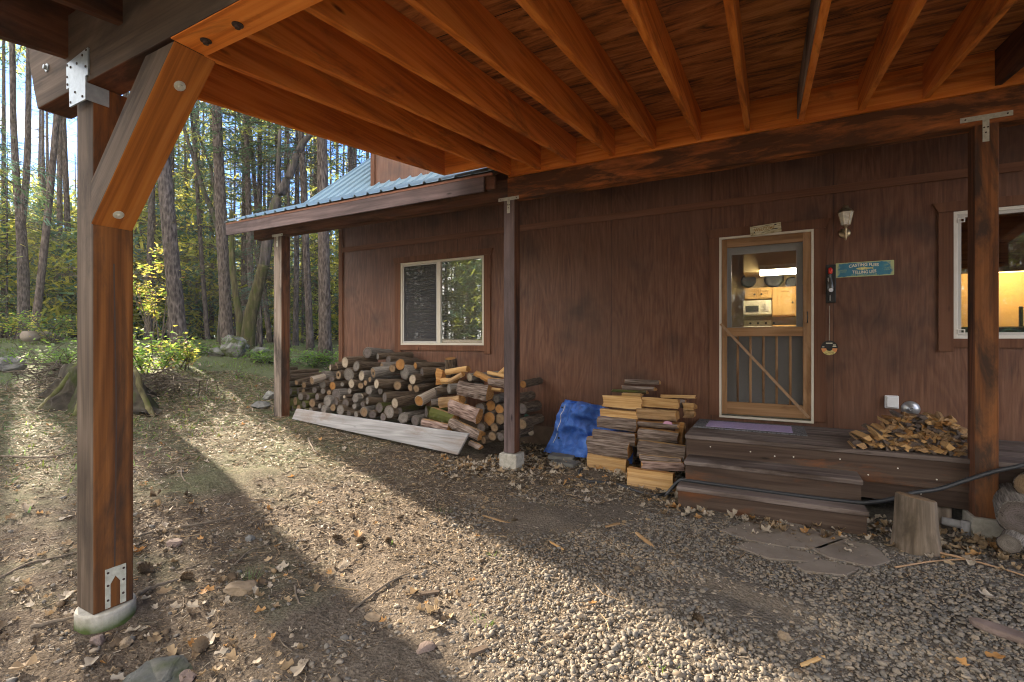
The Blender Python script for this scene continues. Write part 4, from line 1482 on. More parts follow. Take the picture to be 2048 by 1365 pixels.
c = onY(1782.5, 804, WY)
ob = thing("outlet_cover", "white weatherproof outlet cover low on the wall", "outlet", (c.x, WY, c.z))
MB().box(-0.057, 0.057, -0.035, -0.001, -0.066, 0.066).build("box", ['white'], ob, bevel=0.008)
MB().prism([(-0.048, -0.05), (0.048, -0.056), (0.05, 0.05), (-0.046, 0.056)], 'Y', -0.062, -0.0355).build("lid", ['white'], ob, bevel=0.006)
c = onY(1821, 818, WY)
ve = thing("wall_flange", "round metal wall flange with hollow centre above the kindling heap", "flange", (c.x, WY, c.z))
b = MB()
b.lathe([(0.078, 0.001), (0.078, 0.006), (0.05, 0.022), (0.022, 0.034), (0.020, 0.05), (0.013, 0.05), (0.012, 0.03)], (0, 0, 0), 28, 0, 'Y')
b.build("cone", ['steel'], ve, smooth=True)
b = MB()
b.lathe([(0.002, 0.052), (0.0125, 0.0515), (0.0125, 0.049)], (0, 0, 0), 16, 0, 'Y')
b.build("hollow", ['black'], ve)
b = MB()
b.box(-0.0015, 0.0015, -0.0545, -0.0525, -0.012, 0.012)
b.box(-0.012, 0.012, -0.0545, -0.0525, -0.0015, 0.0015)
b.build("cross_bar", ['steel'], ve)

# faded green spigot wheel behind the middle post
c = onY(1054, 838, 6.12)
gd = thing("tap_wheel", "faded green notched tap wheel low on the wall behind the middle post", "tap", (c.x, WY, c.z))
b = MB()
pts = []
for i in range(32):
    t = 2 * math.pi * i / 32
    r_ = 0.072 if i % 4 < 2 else 0.064
    pts.append((r_ * math.cos(t), r_ * math.sin(t)))
b.prism(pts, 'Y', -0.10, -0.085)
b.build("wheel", ['green_disc'], gd)
MB().lathe([(0.012, 0.0), (0.012, 0.086), (0.02, 0.088), (0.02, 0.108), (0.004, 0.11)], (0, 0, 0), 12, 0, 'Y').build("spindle", ['brass'], gd)

# ================================================================ LOGS, SPLIT WOOD, KINDLING
ORD = ["first", "second", "third", "fourth", "fifth", "sixth", "seventh", "eighth", "ninth", "tenth", "eleventh", "twelfth", "thirteenth", "fourteenth", "fifteenth", "sixteenth",
       "seventeenth", "eighteenth", "nineteenth", "twentieth", "twenty-first", "twenty-second", "twenty-third", "twenty-fourth", "twenty-fifth"]
LOGC = {}


def log_mesh(var, end, bk, hollow=False):
    key = (var, end, bk, hollow)
    if key in LOGC:
        return LOGC[key]
    rg = random.Random(100 + var)
    b = MB()
    n_, m_ = 18, 7
    prof = [1 + 0.16 * (rg.random() - 0.5) for _ in range(n_)]
    prof = [(prof[i] * 2 + prof[i - 1] + prof[(i + 1) % n_]) / 4 for i in range(n_)]
    bx, bz_ = rg.uniform(-0.12, 0.12), rg.uniform(-0.12, 0.12)
    vs_ = []
    for j in range(m_):
        t = j / (m_ - 1)
        ox, oz = bx * math.sin(t * 3.1), bz_ * math.sin(t * 3.1)
        for k in range(n_):
            a = 2 * math.pi * k / n_
            r_ = prof[k] * (1 + 0.07 * (rg.random() - 0.5)) * (1.0 - 0.06 * t)
            vs_.append((ox + r_ * math.cos(a), t, oz + r_ * math.sin(a)))
    fs = []
    for j in range(m_ - 1):
        for k in range(n_):
            fs.append((j * n_ + k, j * n_ + (k + 1) % n_, (j + 1) * n_ + (k + 1) % n_, (j + 1) * n_ + k))
    b.add(vs_, fs, 0)
    o = len(b.v)
    rr_ = 0.90
    front = [(vs_[k][0] * rr_, -0.004, vs_[k][2] * rr_) for k in range(n_)]
    b.v += front
    for k in range(n_):
        b.f.append((k, o + k, o + (k + 1) % n_, (k + 1) % n_))
        b.mi.append(0)
    if hollow:
        o2 = len(b.v)
        b.v += [(vs_[k][0] * 0.33 + 0.08, -0.004, vs_[k][2] * 0.4 - 0.1) for k in range(n_)]
        o3 = len(b.v)
        b.v += [(vs_[k][0] * 0.28 + 0.08, 0.5, vs_[k][2] * 0.33 - 0.1) for k in range(n_)]
        for k in range(n_):
            k2 = (k + 1) % n_
            b.f += [(o + k, o2 + k, o2 + k2, o + k2), (o2 + k, o3 + k, o3 + k2, o2 + k2)]
            b.mi += [1, 0]
        b.f.append(tuple(o3 + k for k in range(n_)))
        b.mi.append(0)
    else:
        b.v.append((0, -0.004 + rg.uniform(-0.01, 0.01), 0))
        for k in range(n_):
            b.f.append((o + k, len(b.v) - 1, o + (k + 1) % n_))
            b.mi.append(1)
    b.f.append(tuple((m_ - 1) * n_ + k for k in range(n_)))
    b.mi.append(1)
    ob_ = b.build("log", [MAT[bk], MAT[end]])
    me = ob_.data
    for q in me.polygons:
        q.use_smooth = q.material_index == 0
    bpy.data.objects.remove(ob_)
    LOGC[key] = me
    return me


LOGS = []


def log(p, r, length, end, bk, yaw=0.0, pitch=0.0, hollow=False, sx_=1.0):
    me = log_mesh(rnd.randrange(6), 'end_' + end, bk, hollow)
    o = link("log", me)
    o.location = p
    o.scale = (r * sx_ * rnd.uniform(0.84, 1.06), length, r * rnd.uniform(0.88, 1.06))
    o.rotation_euler = Euler((R(pitch), 0, R(yaw)))
    if abs(pitch) < 6:
        o.rotation_euler = (Matrix.Rotation(R(yaw), 3, 'Z') @ Matrix.Rotation(R(pitch), 3, 'X') @ Matrix.Rotation(rnd.uniform(0, 6.28), 3, 'Y')).to_euler()
    LOGS.append((o, end, bk, r, hollow))
    return o


def pile_point(px, py):
    p = onY(px, py, 5.2)
    for _ in range(4):
        y = 5.13 + 0.42 * max(0.0, p.z - 0.35)
        p = onY(px, py, y)
    return p


BR, GR, MO, PE = 'bark_log', 'bark_loggrey', 'bark_logmoss', 'bark_peeled'
# (zoom x, zoom y, radius, end tone, bark, forward reach, yaw, pitch, hollow)
L1 = [
    (205, 500, 55, 'tan', BR, .16, 0, 4, 0), (325, 575, 42, 'tan', BR, .18, 0, 4, 0), (560, 545, 60, 'tan', PE, .22, -4, 14, 0), (440, 612, 48, 'tan', BR, .08, 0, 0, 0),
    (190, 372, 34, 'tan', BR, -.1, -30, 0, 0), (160, 435, 45, 'grey', BR, 0, 0, 0, 0), (180, 585, 50, 'tan', GR, 0, 5, 0, 0), (235, 705, 62, 'dark', MO, .05, 0, 0, 0),
    (85, 640, 55, 'dark', MO, 0, 8, 0, 0), (85, 770, 55, 'dark', MO, 0, 0, 0, 0), (150, 905, 88, 'dark', MO, .08, 10, 0, 0), (390, 785, 62, 'grey', BR, .06, 0, 0, 0),
    (720, 592, 76, 'grey', BR, .03, 0, 0, 0), (745, 465, 70, 'dark', GR, .05, 0, 0, 0), (965, 460, 72, 'tan', BR, 0, 0, 0, 1), (1120, 450, 96, 'grey', BR, .06, 0, 0, 0),
    (1312, 470, 72, 'pale', GR, .04, 0, 0, 0), (1062, 268, 82, 'pale', BR, .05, 10, 0, 0), (1235, 325, 78, 'grey', BR, .12, 12, 0, 0), (1400, 122, 80, 'dark', GR, -.1, 0, 0, 0),
    (1560, 175, 52, 'grey', BR, -.05, 15, 0, 0), (1900, 300, 86, 'orange', BR, .0, 0, 0, 0), (1490, 425, 86, 'tan', GR, .1, 22, 0, 1), (1540, 595, 80, 'pale', BR, .17, 14, 0, 0),
    (1160, 590, 72, 'pale', BR, .0, 0, 0, 0), (730, 702, 52, 'grey', BR, 0, 0, 0, 0), (875, 625, 62, 'orange', BR, -.05, 0, 0, 0), (930, 760, 84, 'dark', GR, .03, 0, 0, 0),
    (800, 852, 74, 'grey', GR, .06, 0, 0, 0), (1222, 810, 70, 'grey', GR, .05, 0, 0, 0), (1310, 782, 46, 'pale', BR, 0, 0, 0, 0), (1425, 690, 66, 'grey', GR, .03, 0, 0, 0),
    (565, 885, 60, 'tan', BR, 0, 0, 0, 0), (925, 865, 62, 'dark', BR, 0, 0, 0, 0), (1052, 790, 30, 'pale', BR, .03, 0, 0, 0), (1070, 890, 70, 'dark', BR, 0, 0, 0, 0),
    (740, 985, 62, 'grey', GR, .04, 0, 0, 0), (880, 955, 54, 'tan', BR, 0, 0, 0, 0), (992, 992, 78, 'grey', BR, .05, 0, 0, 0), (1230, 1060, 56, 'grey', BR, .03, 0, 0, 0),
    (1205, 935, 46, 'grey', GR, 0, 0, 0, 0), (1400, 850, 56, 'grey', BR, .08, 20, 0, 1), (1350, 1020, 72, 'tan', GR, .03, 0, 0, 0), (1480, 1060, 66, 'dark', BR, 0, 0, 0, 0),
    (1665, 800, 82, 'dark', BR, .1, 20, 0, 0), (1820, 885, 76, 'pale', BR, .16, 16, 0, 0), (1735, 1020, 104, 'grey', BR, .03, 0, 0, 0), (1945, 1110, 84, 'grey', GR, 0, 0, 0, 0),
    (1600, 700, 60, 'dark', BR, 0, 0, 0, 0), (820, 725, 44, 'tan', BR, 0, 0, 0, 0), (640, 785, 58, 'dark', BR, 0, 0, 0, 0), (490, 790, 52, 'dark', MO, 0, 0, 0, 0),
    (680, 930, 46, 'grey', BR, 0, 0, 0, 0), (545, 1000, 46, 'grey', BR, .02, 0, 0, 0), (1120, 1045, 52, 'dark', BR, 0, 0, 0, 0), (1300, 620, 54, 'tan', BR, -.04, 0, 0, 0),
    (1372, 580, 42, 'tan', BR, 0, 0, 0, 0), (1440, 525, 42, 'tan', GR, 0, 0, 0, 0), (1020, 600, 36, 'grey', BR, 0, 0, 0, 0), (860, 520, 52, 'dark', BR, -.03, 0, 0, 0),
    (840, 345, 48, 'pale', BR, .0, 30, 0, 0), (930, 330, 55, 'tan', BR, -.06, 25, 0, 0), (310, 860, 60, 'tan', MO, .04, 0, 0, 0), (440, 905, 58, 'dark', MO, 0, 0, 0, 0),
    (340, 700, 52, 'dark', BR, -.02, 0, 0, 0), (430, 700, 40, 'tan', BR, 0, 0, 0, 0), (600, 690, 48, 'dark', BR, -.03, 0, 0, 0), (1580, 960, 80, 'dark', MO, -.02, 0, 0, 0),
    (1620, 330, 60, 'tan', GR, -.04, 25, 0, 0), (1780, 360, 58, 'tan', BR, 0, 0, 0, 0), (1720, 230, 66, 'dark', BR, -.15, 0, 0, 0), (1130, 700, 48, 'grey', BR, -.03, 0, 0, 0),
    (1330, 900, 46, 'dark', BR, -.02, 0, 0, 0), (250, 950, 62, 'dark', MO, 0, 0, 0, 0), (1860, 620, 76, 'tan', BR, .0, 0, 0, 0), (1880, 1000, 70, 'dark', MO, -.02, 0, 0, 0),
    (460, 1010, 50, 'dark', MO, 0, 0, 0, 0), (1640, 1100, 60, 'dark', BR, 0, 0, 0, 0), (360, 960, 48, 'tan', MO, 0, 0, 0, 0)]
for (x, y, r, e, bk, fw, yaw, pit, hol) in L1:
    px, py = 550 + x / 7.585, 690 + y / 7.585
    p = pile_point(px, py)
    p.y -= fw
    p = onY(px, py, p.y)
    dep = p.y * CA - p.x * SA
    log(p, r / 7.585 * dep / F * 1.06, 0.55 + 0.05 * rnd.random() if not fw > .15 else 0.62, e, bk, -yaw + rnd.uniform(-11, 11), pit + rnd.uniform(-5, 5), bool(hol))
# right half (second zoom)
L2 = [(345, 668, 72, 'orange', PE, .22, -3, 12, 0), (268, 412, 58, 'pale', BR, .03, 0, 0, 0), (312, 520, 44, 'tan', BR, 0, 0, 0, 0), (170, 325, 92, 'grey', GR, -.05, 12, 0, 0),
      (240, 510, 44, 'tan', BR, 0, 10, 0, 0), (945, 385, 56, 'pale', GR, -.1, 20, 0, 0), (700, 525, 66, 'grey', GR, -.02, 30, 0, 0), (1195, 725, 66, 'orange', BR, -.12, 0, 0, 0),
      (1300, 765, 60, 'orange', BR, -.12, 0, 0, 0), (1180, 880, 82, 'orange', BR, -.08, 0, 0, 0), (1305, 880, 70, 'tan', BR, -.1, 0, 0, 0), (1240, 985, 54, 'tan', BR, -.06, 0, 0, 0),
      (1215, 1085, 56, 'tan', BR, -.04, 0, 0, 0), (1110, 1130, 54, 'tan', BR, -.02, 25, 0, 0), (1260, 640, 46, 'grey', GR, -.1, 0, 0, 0), (1310, 1090, 56, 'dark', BR, -.06, 0, 0, 0),
      (1070, 760, 66, 'dark', BR, -.08, 0, 0, 0), (1080, 985, 62, 'dark', BR, -.05, 0, 0, 0), (430, 800, 66, 'dark', MO, .0, 35, 0, 0), (300, 900, 62, 'dark', GR, .0, 0, 0, 0),
      (540, 560, 52, 'dark', BR, -.03, 30, 0, 0), (400, 930, 56, 'dark', BR, 0, 0, 0, 0), (480, 690, 48, 'tan', GR, .03, 40, 0, 0), (850, 480, 55, 'tan', BR, -.1, 0, 0, 0),
      (380, 330, 62, 'dark', BR, -.12, 30, 0, 0), (1490, 640, 60, 'orange', BR, -.2, 0, 0, 0), (1570, 760, 64, 'dark', BR, -.2, 0, 0, 0), (1560, 940, 66, 'tan', BR, -.15, 0, 0, 0),
      (1580, 470, 48, 'orange', BR, -.25, 0, 0, 0), (1480, 1060, 60, 'dark', BR, -.1, 0, 0, 0), (300, 250, 44, 'orange', BR, -.1, 25, 0, 0)]
for (x, y, r, e, bk, fw, yaw, pit, hol) in L2:
    px, py = 780 + x / 5.936, 690 + y / 5.936
    p = pile_point(px, py)
    p.y -= fw
    p = onY(px, py, p.y)
    dep = p.y * CA - p.x * SA
    log(p, r / 5.936 * dep / F * 1.05, 0.5 if fw < .15 else 0.62, e, bk, -yaw + rnd.uniform(-4, 4), pit + rnd.uniform(-2, 2), bool(hol))
# labels: tier by tier, left to right
TONE = {'grey': "grey-ended", 'pale': "pale-ended", 'orange': "orange-ended", 'tan': "tan-ended", 'dark': "dark-ended"}
LOGS.sort(key=lambda t: t[0].location.z - gh(t[0].location.x, 5.1))
NT_ = 6
per = math.ceil(len(LOGS) / NT_)
TIER = ["bottom", "second", "third", "fourth", "fifth", "top"]
for ti in range(NT_):
    row = sorted(LOGS[ti * per:(ti + 1) * per], key=lambda t: t[0].location.x)
    for i, (o, e, bk, r, hol) in enumerate(row):
        size = "thin" if r < 0.055 else ("fat" if r > 0.085 else "round")
        look = {'bark_logmoss': "mossy", 'bark_peeled': "barkless", 'bark_loggrey': "grey-barked", 'bark_log': "brown"}[bk]
        tag(o, f"{'hollow ' if hol else ''}{size} {look} {TONE[e]} log, {ORD[i]} from left in the {TIER[ti]} tier of the log pile", "log", "logs in the long pile")


def split_mesh(L_, h, d, front, side, endm, seed, top=None, taper=0.12, flat=False):
    """a riven billet along X: bark or wood on the front, riven wood elsewhere"""
    rg = random.Random(seed)
    m_ = 9
    base = [(-0.40, -0.49), (-0.55, -0.18), (-0.55, 0.16), (-0.38, 0.49), (0.05, 0.5 - taper * rg.random()), (0.5, 0.36 * rg.random()), (0.5, -0.2 - 0.25 * rg.random()), (0.0, -0.5)]
    if flat:
        e = 0.0 if front.startswith(('fresh', 'tan', 'amber')) else 0.05
        base = [(-0.49 + e, -0.49), (-0.5 - e, -0.17), (-0.5 - e, 0.17), (-0.48 + e, 0.49), (0.0, 0.5 - taper * rg.random()), (0.5, 0.30 * rg.random()), (0.5, -0.2 - 0.25 * rg.random()), (0.0, -0.5)]
    k = len(base)
    vs_ = []
    tw0, tw1 = rg.uniform(-0.05, 0.05), rg.uniform(-0.05, 0.05)
    for j in range(m_):
        t = j / (m_ - 1) - 0.5
        aw = 0.016 if flat else 0.035
        wob = [rg.uniform(-aw, aw) + (tw0 * t if i in (0, 1) else tw1 * t) for i in range(len(base))]
        for (y, z), q in zip(base, wob):
            vs_.append((t * L_ + (rg.uniform(-0.012, 0.012) if j in (0, m_ - 1) else 0), d * (y + q), h * (z + q * 0.8) * (1 + 0.06 * math.sin(3 * t + seed))))
    b = MB()
    fs, mi = [], []
    for j in range(m_ - 1):
        for i in range(k):
            fs.append((j * k + i, j * k + (i + 1) % k, (j + 1) * k + (i + 1) % k, (j + 1) * k + i))
            mi.append(0 if i in (0, 1, 2) else (3 if i in (3,) else 1))
    b.v = vs_
    b.f = fs + [tuple(range(k)), tuple((m_ - 1) * k + i for i in range(k))]
    b.mi = mi + [2, 2]
    return b, [MAT[front], MAT[side], MAT[endm], MAT[top or side]]


def split_px(x0, y0, x1, y1, Y, front, label, slope=0.0, d=0.15, top=None, side='freshX', endm='amberX', group="split firewood in the long pile", yaw=0.0, grow=1.0, cat="firewood", hk=0.87, flat=False):
    """billet filling a pixel box on the plane Y"""
    c = onY((x0 + x1) / 2, (y0 + y1) / 2, Y)
    a, b_ = onY(x0, (y0 + y1) / 2, Y), onY(x1, (y0 + y1) / 2, Y)
    t, u = onY((x0 + x1) / 2, y0, Y), onY((x0 + x1) / 2, y1, Y)
    mb, mats = split_mesh((b_.x - a.x) * grow * 0.985, (t.z - u.z) * hk, d, front, side, endm, rnd.randrange(9999), top, flat=flat)
    o = mb.build("firewood_piece", mats)
    o.location = (c.x, Y + d * 0.5 + rnd.uniform(-0.02, 0.025), c.z)
    o.rotation_euler = (R(rnd.uniform(-5, 5)), R(slope + rnd.uniform(-1, 1)), R(yaw + rnd.uniform(-3, 3)))
    return tag(o, label, cat, group)


def zz(x, y, ox=780, oy=690, s=5.936):
    return ox + x / s, oy + y / s


def sp2(x0, y0, x1, y1, Y, *a, **k):
    p, q = zz(x0, y0), zz(x1, y1)
    return split_px(p[0], p[1], q[0], q[1], Y, *a, **k)


sp2(635, 265, 905, 350, 5.50, 'freshX', "yellow split billet leaning on the upright stub atop the log pile", -9, 0.10, top='freshX')
sp2(590, 388, 735, 470, 5.42, 'freshX', "short yellow split block below the leaning yellow billet", -3, 0.16)
sp2(545, 270, 620, 490, 5.46, 'amberX', "upright amber splinter left of the leaning yellow billet", 6, 0.08)
sp2(690, 360, 870, 420, 5.44, 'tanwoodX', "slanted tan split stick under the leaning yellow billet", -26, 0.08)
sp2(990, 345, 1195, 420, 5.50, 'amberX', "amber split stick sloping down right on the log pile", 20, 0.10)
sp2(1160, 330, 1420, 385, 5.46, 'freshX', "pale split stick passing behind the middle post", 8, 0.08)
sp2(1275, 280, 1400, 345, 5.58, 'freshX', "pale upended chip behind the middle post, highest there", -40, 0.07)
sp2(1150, 398, 1400, 505, 5.40, 'bark_split', "purplish bark billet under the pale sticks at the middle post", 3, 0.14)
sp2(1142, 512, 1310, 562, 5.34, 'freshX', "thin pale split stick under the purplish bark billet", 3, 0.10)
sp2(775, 440, 1140, 655, 5.24, 'bark_split', "largest grey bark slab on the right of the log pile", 6, 0.16, side='tanwoodX')
sp2(572, 600, 820, 745, 5.17, 'tanwoodX', "tan wedge with a pale top edge left of the bark slabs", -8, 0.14, top='freshX')
sp2(685, 680, 1035, 890, 5.12, 'bark_pink', "pinkish bark slab below the largest grey bark slab", 14, 0.16, side='amberX')
sp2(470, 770, 745, 925, 5.13, 'bark_logmoss', "moss tufted billet left of the pinkish bark slab", 10, 0.16, side='tanwoodX')
sp2(365, 905, 690, 1010, 5.10, 'bark_pink', "pale bark billet just behind the grey plank", 5, 0.13, side='tanwoodX')
sp2(675, 935, 1055, 1075, 5.07, 'bark_split', "dark bark billet resting behind the end of the grey plank", 17, 0.15, side='tanwoodX')
sp2(920, 1165, 1060, 1235, 5.03, 'bark_split', "short bark chunk on the ground by the plank's right end", 16, 0.09, side='tanwoodX')
# upright round stub on top of the heap
p = onY(896, 718, 5.62)
o = link("log", log_mesh(2, 'end_orange', 'bark_log', False))
o.location = (p.x, 5.68, p.z)
o.scale = (0.088, 0.34, 0.088)
o.rotation_euler = (R(-78), R(0), R(14))
tag(o, "upright orange-topped round stub standing above the log pile", "log", "logs in the long pile")

# --- neat firewood stack by the steps (third zoom)
Z3 = (1160, 740, 5.25)


def sp3(x0, y0, x1, y1, Y, *a, **k):
    cut = 0.045 * (x1 - x0)        # the boxes include the slope of receding edges
    p, q = zz(x0, y0 + min(cut, (y1 - y0) * 0.2), *Z3), zz(x1, y1 - min(cut, (y1 - y0) * 0.2), *Z3)
    k.setdefault('group', "split firewood stacked by the steps")
    k['slope'] = k.get('slope', 0.0) * 0.4
    k.setdefault('hk', 1.04)
    k.setdefault('flat', True)
    return split_px(p[0], p[1], q[0], q[1], Y, *a, **k)


sp3(235, 262, 640, 420, 5.58, 'freshX', "yellow billet on top of the left column of the firewood stack", d=0.17)
sp3(205, 408, 602, 520, 5.56, 'freshX', "second billet from the top in the stack's left column", d=0.17)
sp3(165, 490, 590, 650, 5.50, 'bark_split', "grey bark billet, third from top in the stack's left column", d=0.18)
sp3(130, 622, 575, 795, 5.45, 'bark_split', "yellow topped bark billet, fourth from top in stack's left column", d=0.18, top='freshX', slope=4)
sp3(58, 715, 500, 935, 5.40, 'bark_split', "widest dark bark billet low in the stack's left column", d=0.2, slope=4)
sp3(55, 895, 470, 1095, 5.38, 'freshX', "large yellow billet near the ground in the stack's left column", d=0.2, slope=4)
sp3(80, 1035, 300, 1110, 5.36, 'freshX', "pale lowest sliver under the stack's left column", d=0.1, slope=6)
sp3(645, 285, 1035, 415, 5.62, 'freshX', "yellow billet on top of the right column of the firewood stack", d=0.17)
sp3(590, 402, 1010, 545, 5.55, 'tanwoodX', "grey streaked billet, second from top in the stack's right column", d=0.17, side='freshX')
sp3(598, 540, 1030, 622, 5.50, 'bark_split', "thin bark billet under a pink scrap in the right column", d=0.18, side='amberX')
sp3(598, 615, 1030, 765, 5.46, 'bark_split', "bark billet with a yellow top edge in the right column", d=0.18, top='amberX', side='amberX')
sp3(592, 750, 1092, 955, 5.36, 'bark_split', "largest ridged bark billet low in the stack's right column", d=0.2, slope=3)
sp3(610, 900, 1060, 1010, 5.30, 'bark_split', "shadowed bark billet under the largest ridged bark billet", d=0.18)
sp3(640, 960, 1080, 1085, 5.12, 'bark_pink', "tilted bark billet leaning on the front yellow billet", d=0.15, slope=-9, side='freshX', yaw=6)
sp3(495, 1030, 975, 1275, 4.93, 'freshX', "big yellow billet lying in front of the firewood stack", d=0.18, slope=3, side='amberX')
sp3(460, 92, 820, 170, 5.90, 'bark_split', "topmost bark billet at the back of the firewood stack", d=0.14, slope=0)
sp3(420, 166, 775, 232, 5.86, 'bark_split', "bark billet with rounded end under the topmost back billet", d=0.14, slope=0, side='tanwoodX')
sp3(325, 207, 690, 262, 5.84, 'bark_logmoss', "dark mossy billet at the back of the firewood stack", d=0.14, slope=0, side='tanwoodX')
sp3(430, 238, 640, 285, 5.80, 'freshX', "thin pale billet behind the top of the left column", d=0.1, slope=0)
sp3(840, 258, 1206, 310, 5.92, 'freshX', "long pale billet at the back right of the firewood stack", d=0.12, slope=-2)
sp3(1035, 310, 1110, 400, 5.84, 'bark_split', "short grey bark chunk at the back right of the stack", d=0.12)
sp3(1085, 352, 1200, 430, 5.80, 'freshX', "short yellow chunk under the long pale billet, upper one", d=0.16)
sp3(1080, 425, 1195, 505, 5.79, 'tanwoodX', "short tan chunk under the long pale billet, lower one", d=0.16, side='freshX')
sp3(1010, 560, 1085, 790, 5.62, 'amberX', "upright amber end wood behind the right column", d=0.12, slope=0)
sp3(300, 1060, 470, 1150, 5.36, 'freshX', "short pale chunk at the foot of the stack's left column", d=0.1)
p = onY(1160 + 920 / 5.25, 740 + 556 / 5.25, 5.485)
b = MB()
b.prism([(-0.05, -0.012), (0.05, -0.016), (0.045, 0.008), (0.0, 0.02), (-0.035, 0.01)], 'Y', -0.01, 0.0)
o = b.build("plastic_scrap", ['pink'])
o.location = p
tag(o, "pink plastic scrap caught in the right column of the firewood stack", "scrap")

# --- kindling heap on the deck (fourth zoom)
KC = {}


def stick_mesh(var, m):
    if (var, m) in KC:
        return KC[(var, m)]
    rg = random.Random(300 + var)
    k = rg.choice([3, 4, 4, 4])
    prof = []
    for i in range(k):
        a = 2 * math.pi * (i + rg.uniform(-0.25, 0.25)) / k
        prof.append((math.cos(a) * rg.uniform(0.75, 1.25), math.sin(a) * rg.uniform(0.65, 1.0)))
    b = MB()
    vs_ = []
    for j in range(4):
        t = j / 3
        for (x, z) in prof:
            vs_.append((x * rg.uniform(0.9, 1.08), t + (rg.uniform(-0.06, 0.06) if j == 0 else 0), z * rg.uniform(0.9, 1.08)))
    fs = [(j * k + i, j * k + (i + 1) % k, (j + 1) * k + (i + 1) % k, (j + 1) * k + i) for j in range(3) for i in range(k)]
    b.v = vs_
    b.f = fs + [tuple(range(k)), tuple(3 * k + i for i in range(k))]
    b.mi = [0] * len(b.f)
    o_ = b.build("kindling_stick", [MAT[m]])
    me = o_.data
    bpy.data.objects.remove(o_)
    KC[(var, m)] = me
    return me


def topline(x):
    T = [(380, 900), (520, 760), (650, 660), (720, 560), (800, 455), (1000, 440), (1300, 425), (1470, 450), (1650, 460), (1830, 540), (1960, 660), (2100, 800)]
    for (a, b_), (c, d) in zip(T[:-1], T[1:]):
        if a <= x <= c:
            return b_ + (d - b_) * (x - a) / (c - a)
    return 9999


STK = []
row = 0
yy = 0
while row < 10:
    x = 420 + rnd.uniform(0, 40)
    items = []
    while x < 2040:
        basey = 985 + (x - 400) * 0.070
        y = basey - row * 64 + rnd.uniform(-14, 14)
        if y > topline(x) - 5:
            items.append((x, y))
        x += rnd.uniform(64, 100)
    for (x, y) in items:
        px, py = zz(x, y, 1690, 780, 8.19)
        Y = 5.10 + 0.040 * row + rnd.uniform(-0.03, 0.02)
        p = onY(px, py, Y)
        m = rnd.choice(['freshY', 'tanwoodY', 'tanwoodY', 'amberY', 'tanwoodY', 'bark_split', 'bark_split'])
        o = link("kindling_stick", stick_mesh(rnd.randrange(12), m))
        s = rnd.uniform(0.024, 0.038)
        o.location = (p.x, p.y, max(p.z, 0.57 + s * 0.8))
        o.scale = (s, rnd.uniform(0.26, 0.36), s * rnd.uniform(0.7, 0.95))
        o.rotation_euler = (R(rnd.uniform(-5, 5)), R(rnd.uniform(-30, 30)), R(rnd.uniform(-14, 14)))
        STK.append((o, row, m))
    row += 1
KL = {'freshY': "pale", 'tanwoodY': "tan", 'amberY': "amber", 'bark_split': "grey-barked"}
for rw in range(10):
    items = sorted([t for t in STK if t[1] == rw], key=lambda t: t[0].location.x)
    nm = ["bottom", "second", "third", "fourth", "fifth", "sixth", "seventh", "eighth", "ninth", "top"][rw]
    for i, (o, _, m) in enumerate(items):
        tag(o, f"{KL[m]} kindling stick, {ORD[i]} from left in the {nm} row of the kindling heap", "kindling", "kindling heaped on the deck")


def stick_between(a, b_, s, m, label, group="loose kindling at the heap's left end"):
    a, b_ = Vector(a), Vector(b_)
    o = link("kindling_stick", stick_mesh(rnd.randrange(12), m))
    o.location = a
    d = b_ - a
    o.scale = (s, d.length, s)
    o.rotation_euler = d.to_track_quat('Y', 'Z').to_euler()
    return tag(o, label, "kindling", group)


def k4(x, y, Y):
    return onY(*zz(x, y, 1690, 780, 8.19), Y)


stick_between(k4(370, 800, 5.08), k4(150, 705, 5.36), 0.034, 'freshY', "thick pale stick lying across the left end of the kindling heap")
stick_between(k4(560, 755, 5.12), k4(385, 610, 5.42), 0.030, 'freshY', "long pale stick standing out of the kindling heap's upper left")
stick_between(k4(165, 960, 5.06), k4(65, 850, 5.30), 0.014, 'tanwoodY', "thin tan stick leaning outermost at the kindling heap's left end")
stick_between(k4(190, 800, 5.12), k4(85, 715, 5.34), 0.020, 'tanwoodY', "slim tan stick left of the thick pale stick on the heap")
stick_between(k4(200, 880, 5.07), k4(140, 820, 5.34), 0.034, 'bark_split', "grey bark stick under the thick pale stick")
stick_between(k4(275, 925, 5.06), k4(240, 890, 5.36), 0.040, 'tanwoodY', "square tan block under the kindling heap's left end")
stick_between(k4(600, 930, 5.05), k4(490, 860, 5.3), 0.022, 'freshY', "slim pale stick slanting across the heap's lower left")
stick_between(k4(1740, 945, 5.02), k4(1620, 885, 5.22), 0.040, 'freshY', "whitish jagged chunk on the right face of the kindling heap")

# --- bleached plank on edge in front of the pile
a0, a1 = onY(585, 826, 4.97), onY(928, 888, 4.97)
b = MB()
nseg = 14
pl = []
zt0, zt1 = onY(594, 818, 4.97).z, onY(938, 868, 4.97).z
zb0, zb1 = onY(582, 834, 4.97).z - 0.03, onY(920, 907, 4.97).z - 0.02
xl, xr = onY(594, 818, 4.97).x, onY(938, 868, 4.97).x
b.prism([(xl, zt0), (xl - 0.10, zb0), (xr - 0.16, zb1), (xr, zt1)], 'Y', 4.955, 4.995)
o = b.build("plank", ['board'], None, bevel=0.004, loc=((xl + xr) / 2, 4.97, 0.25))
tag(o, "long bleached grey plank on edge in front of the log pile", "plank")

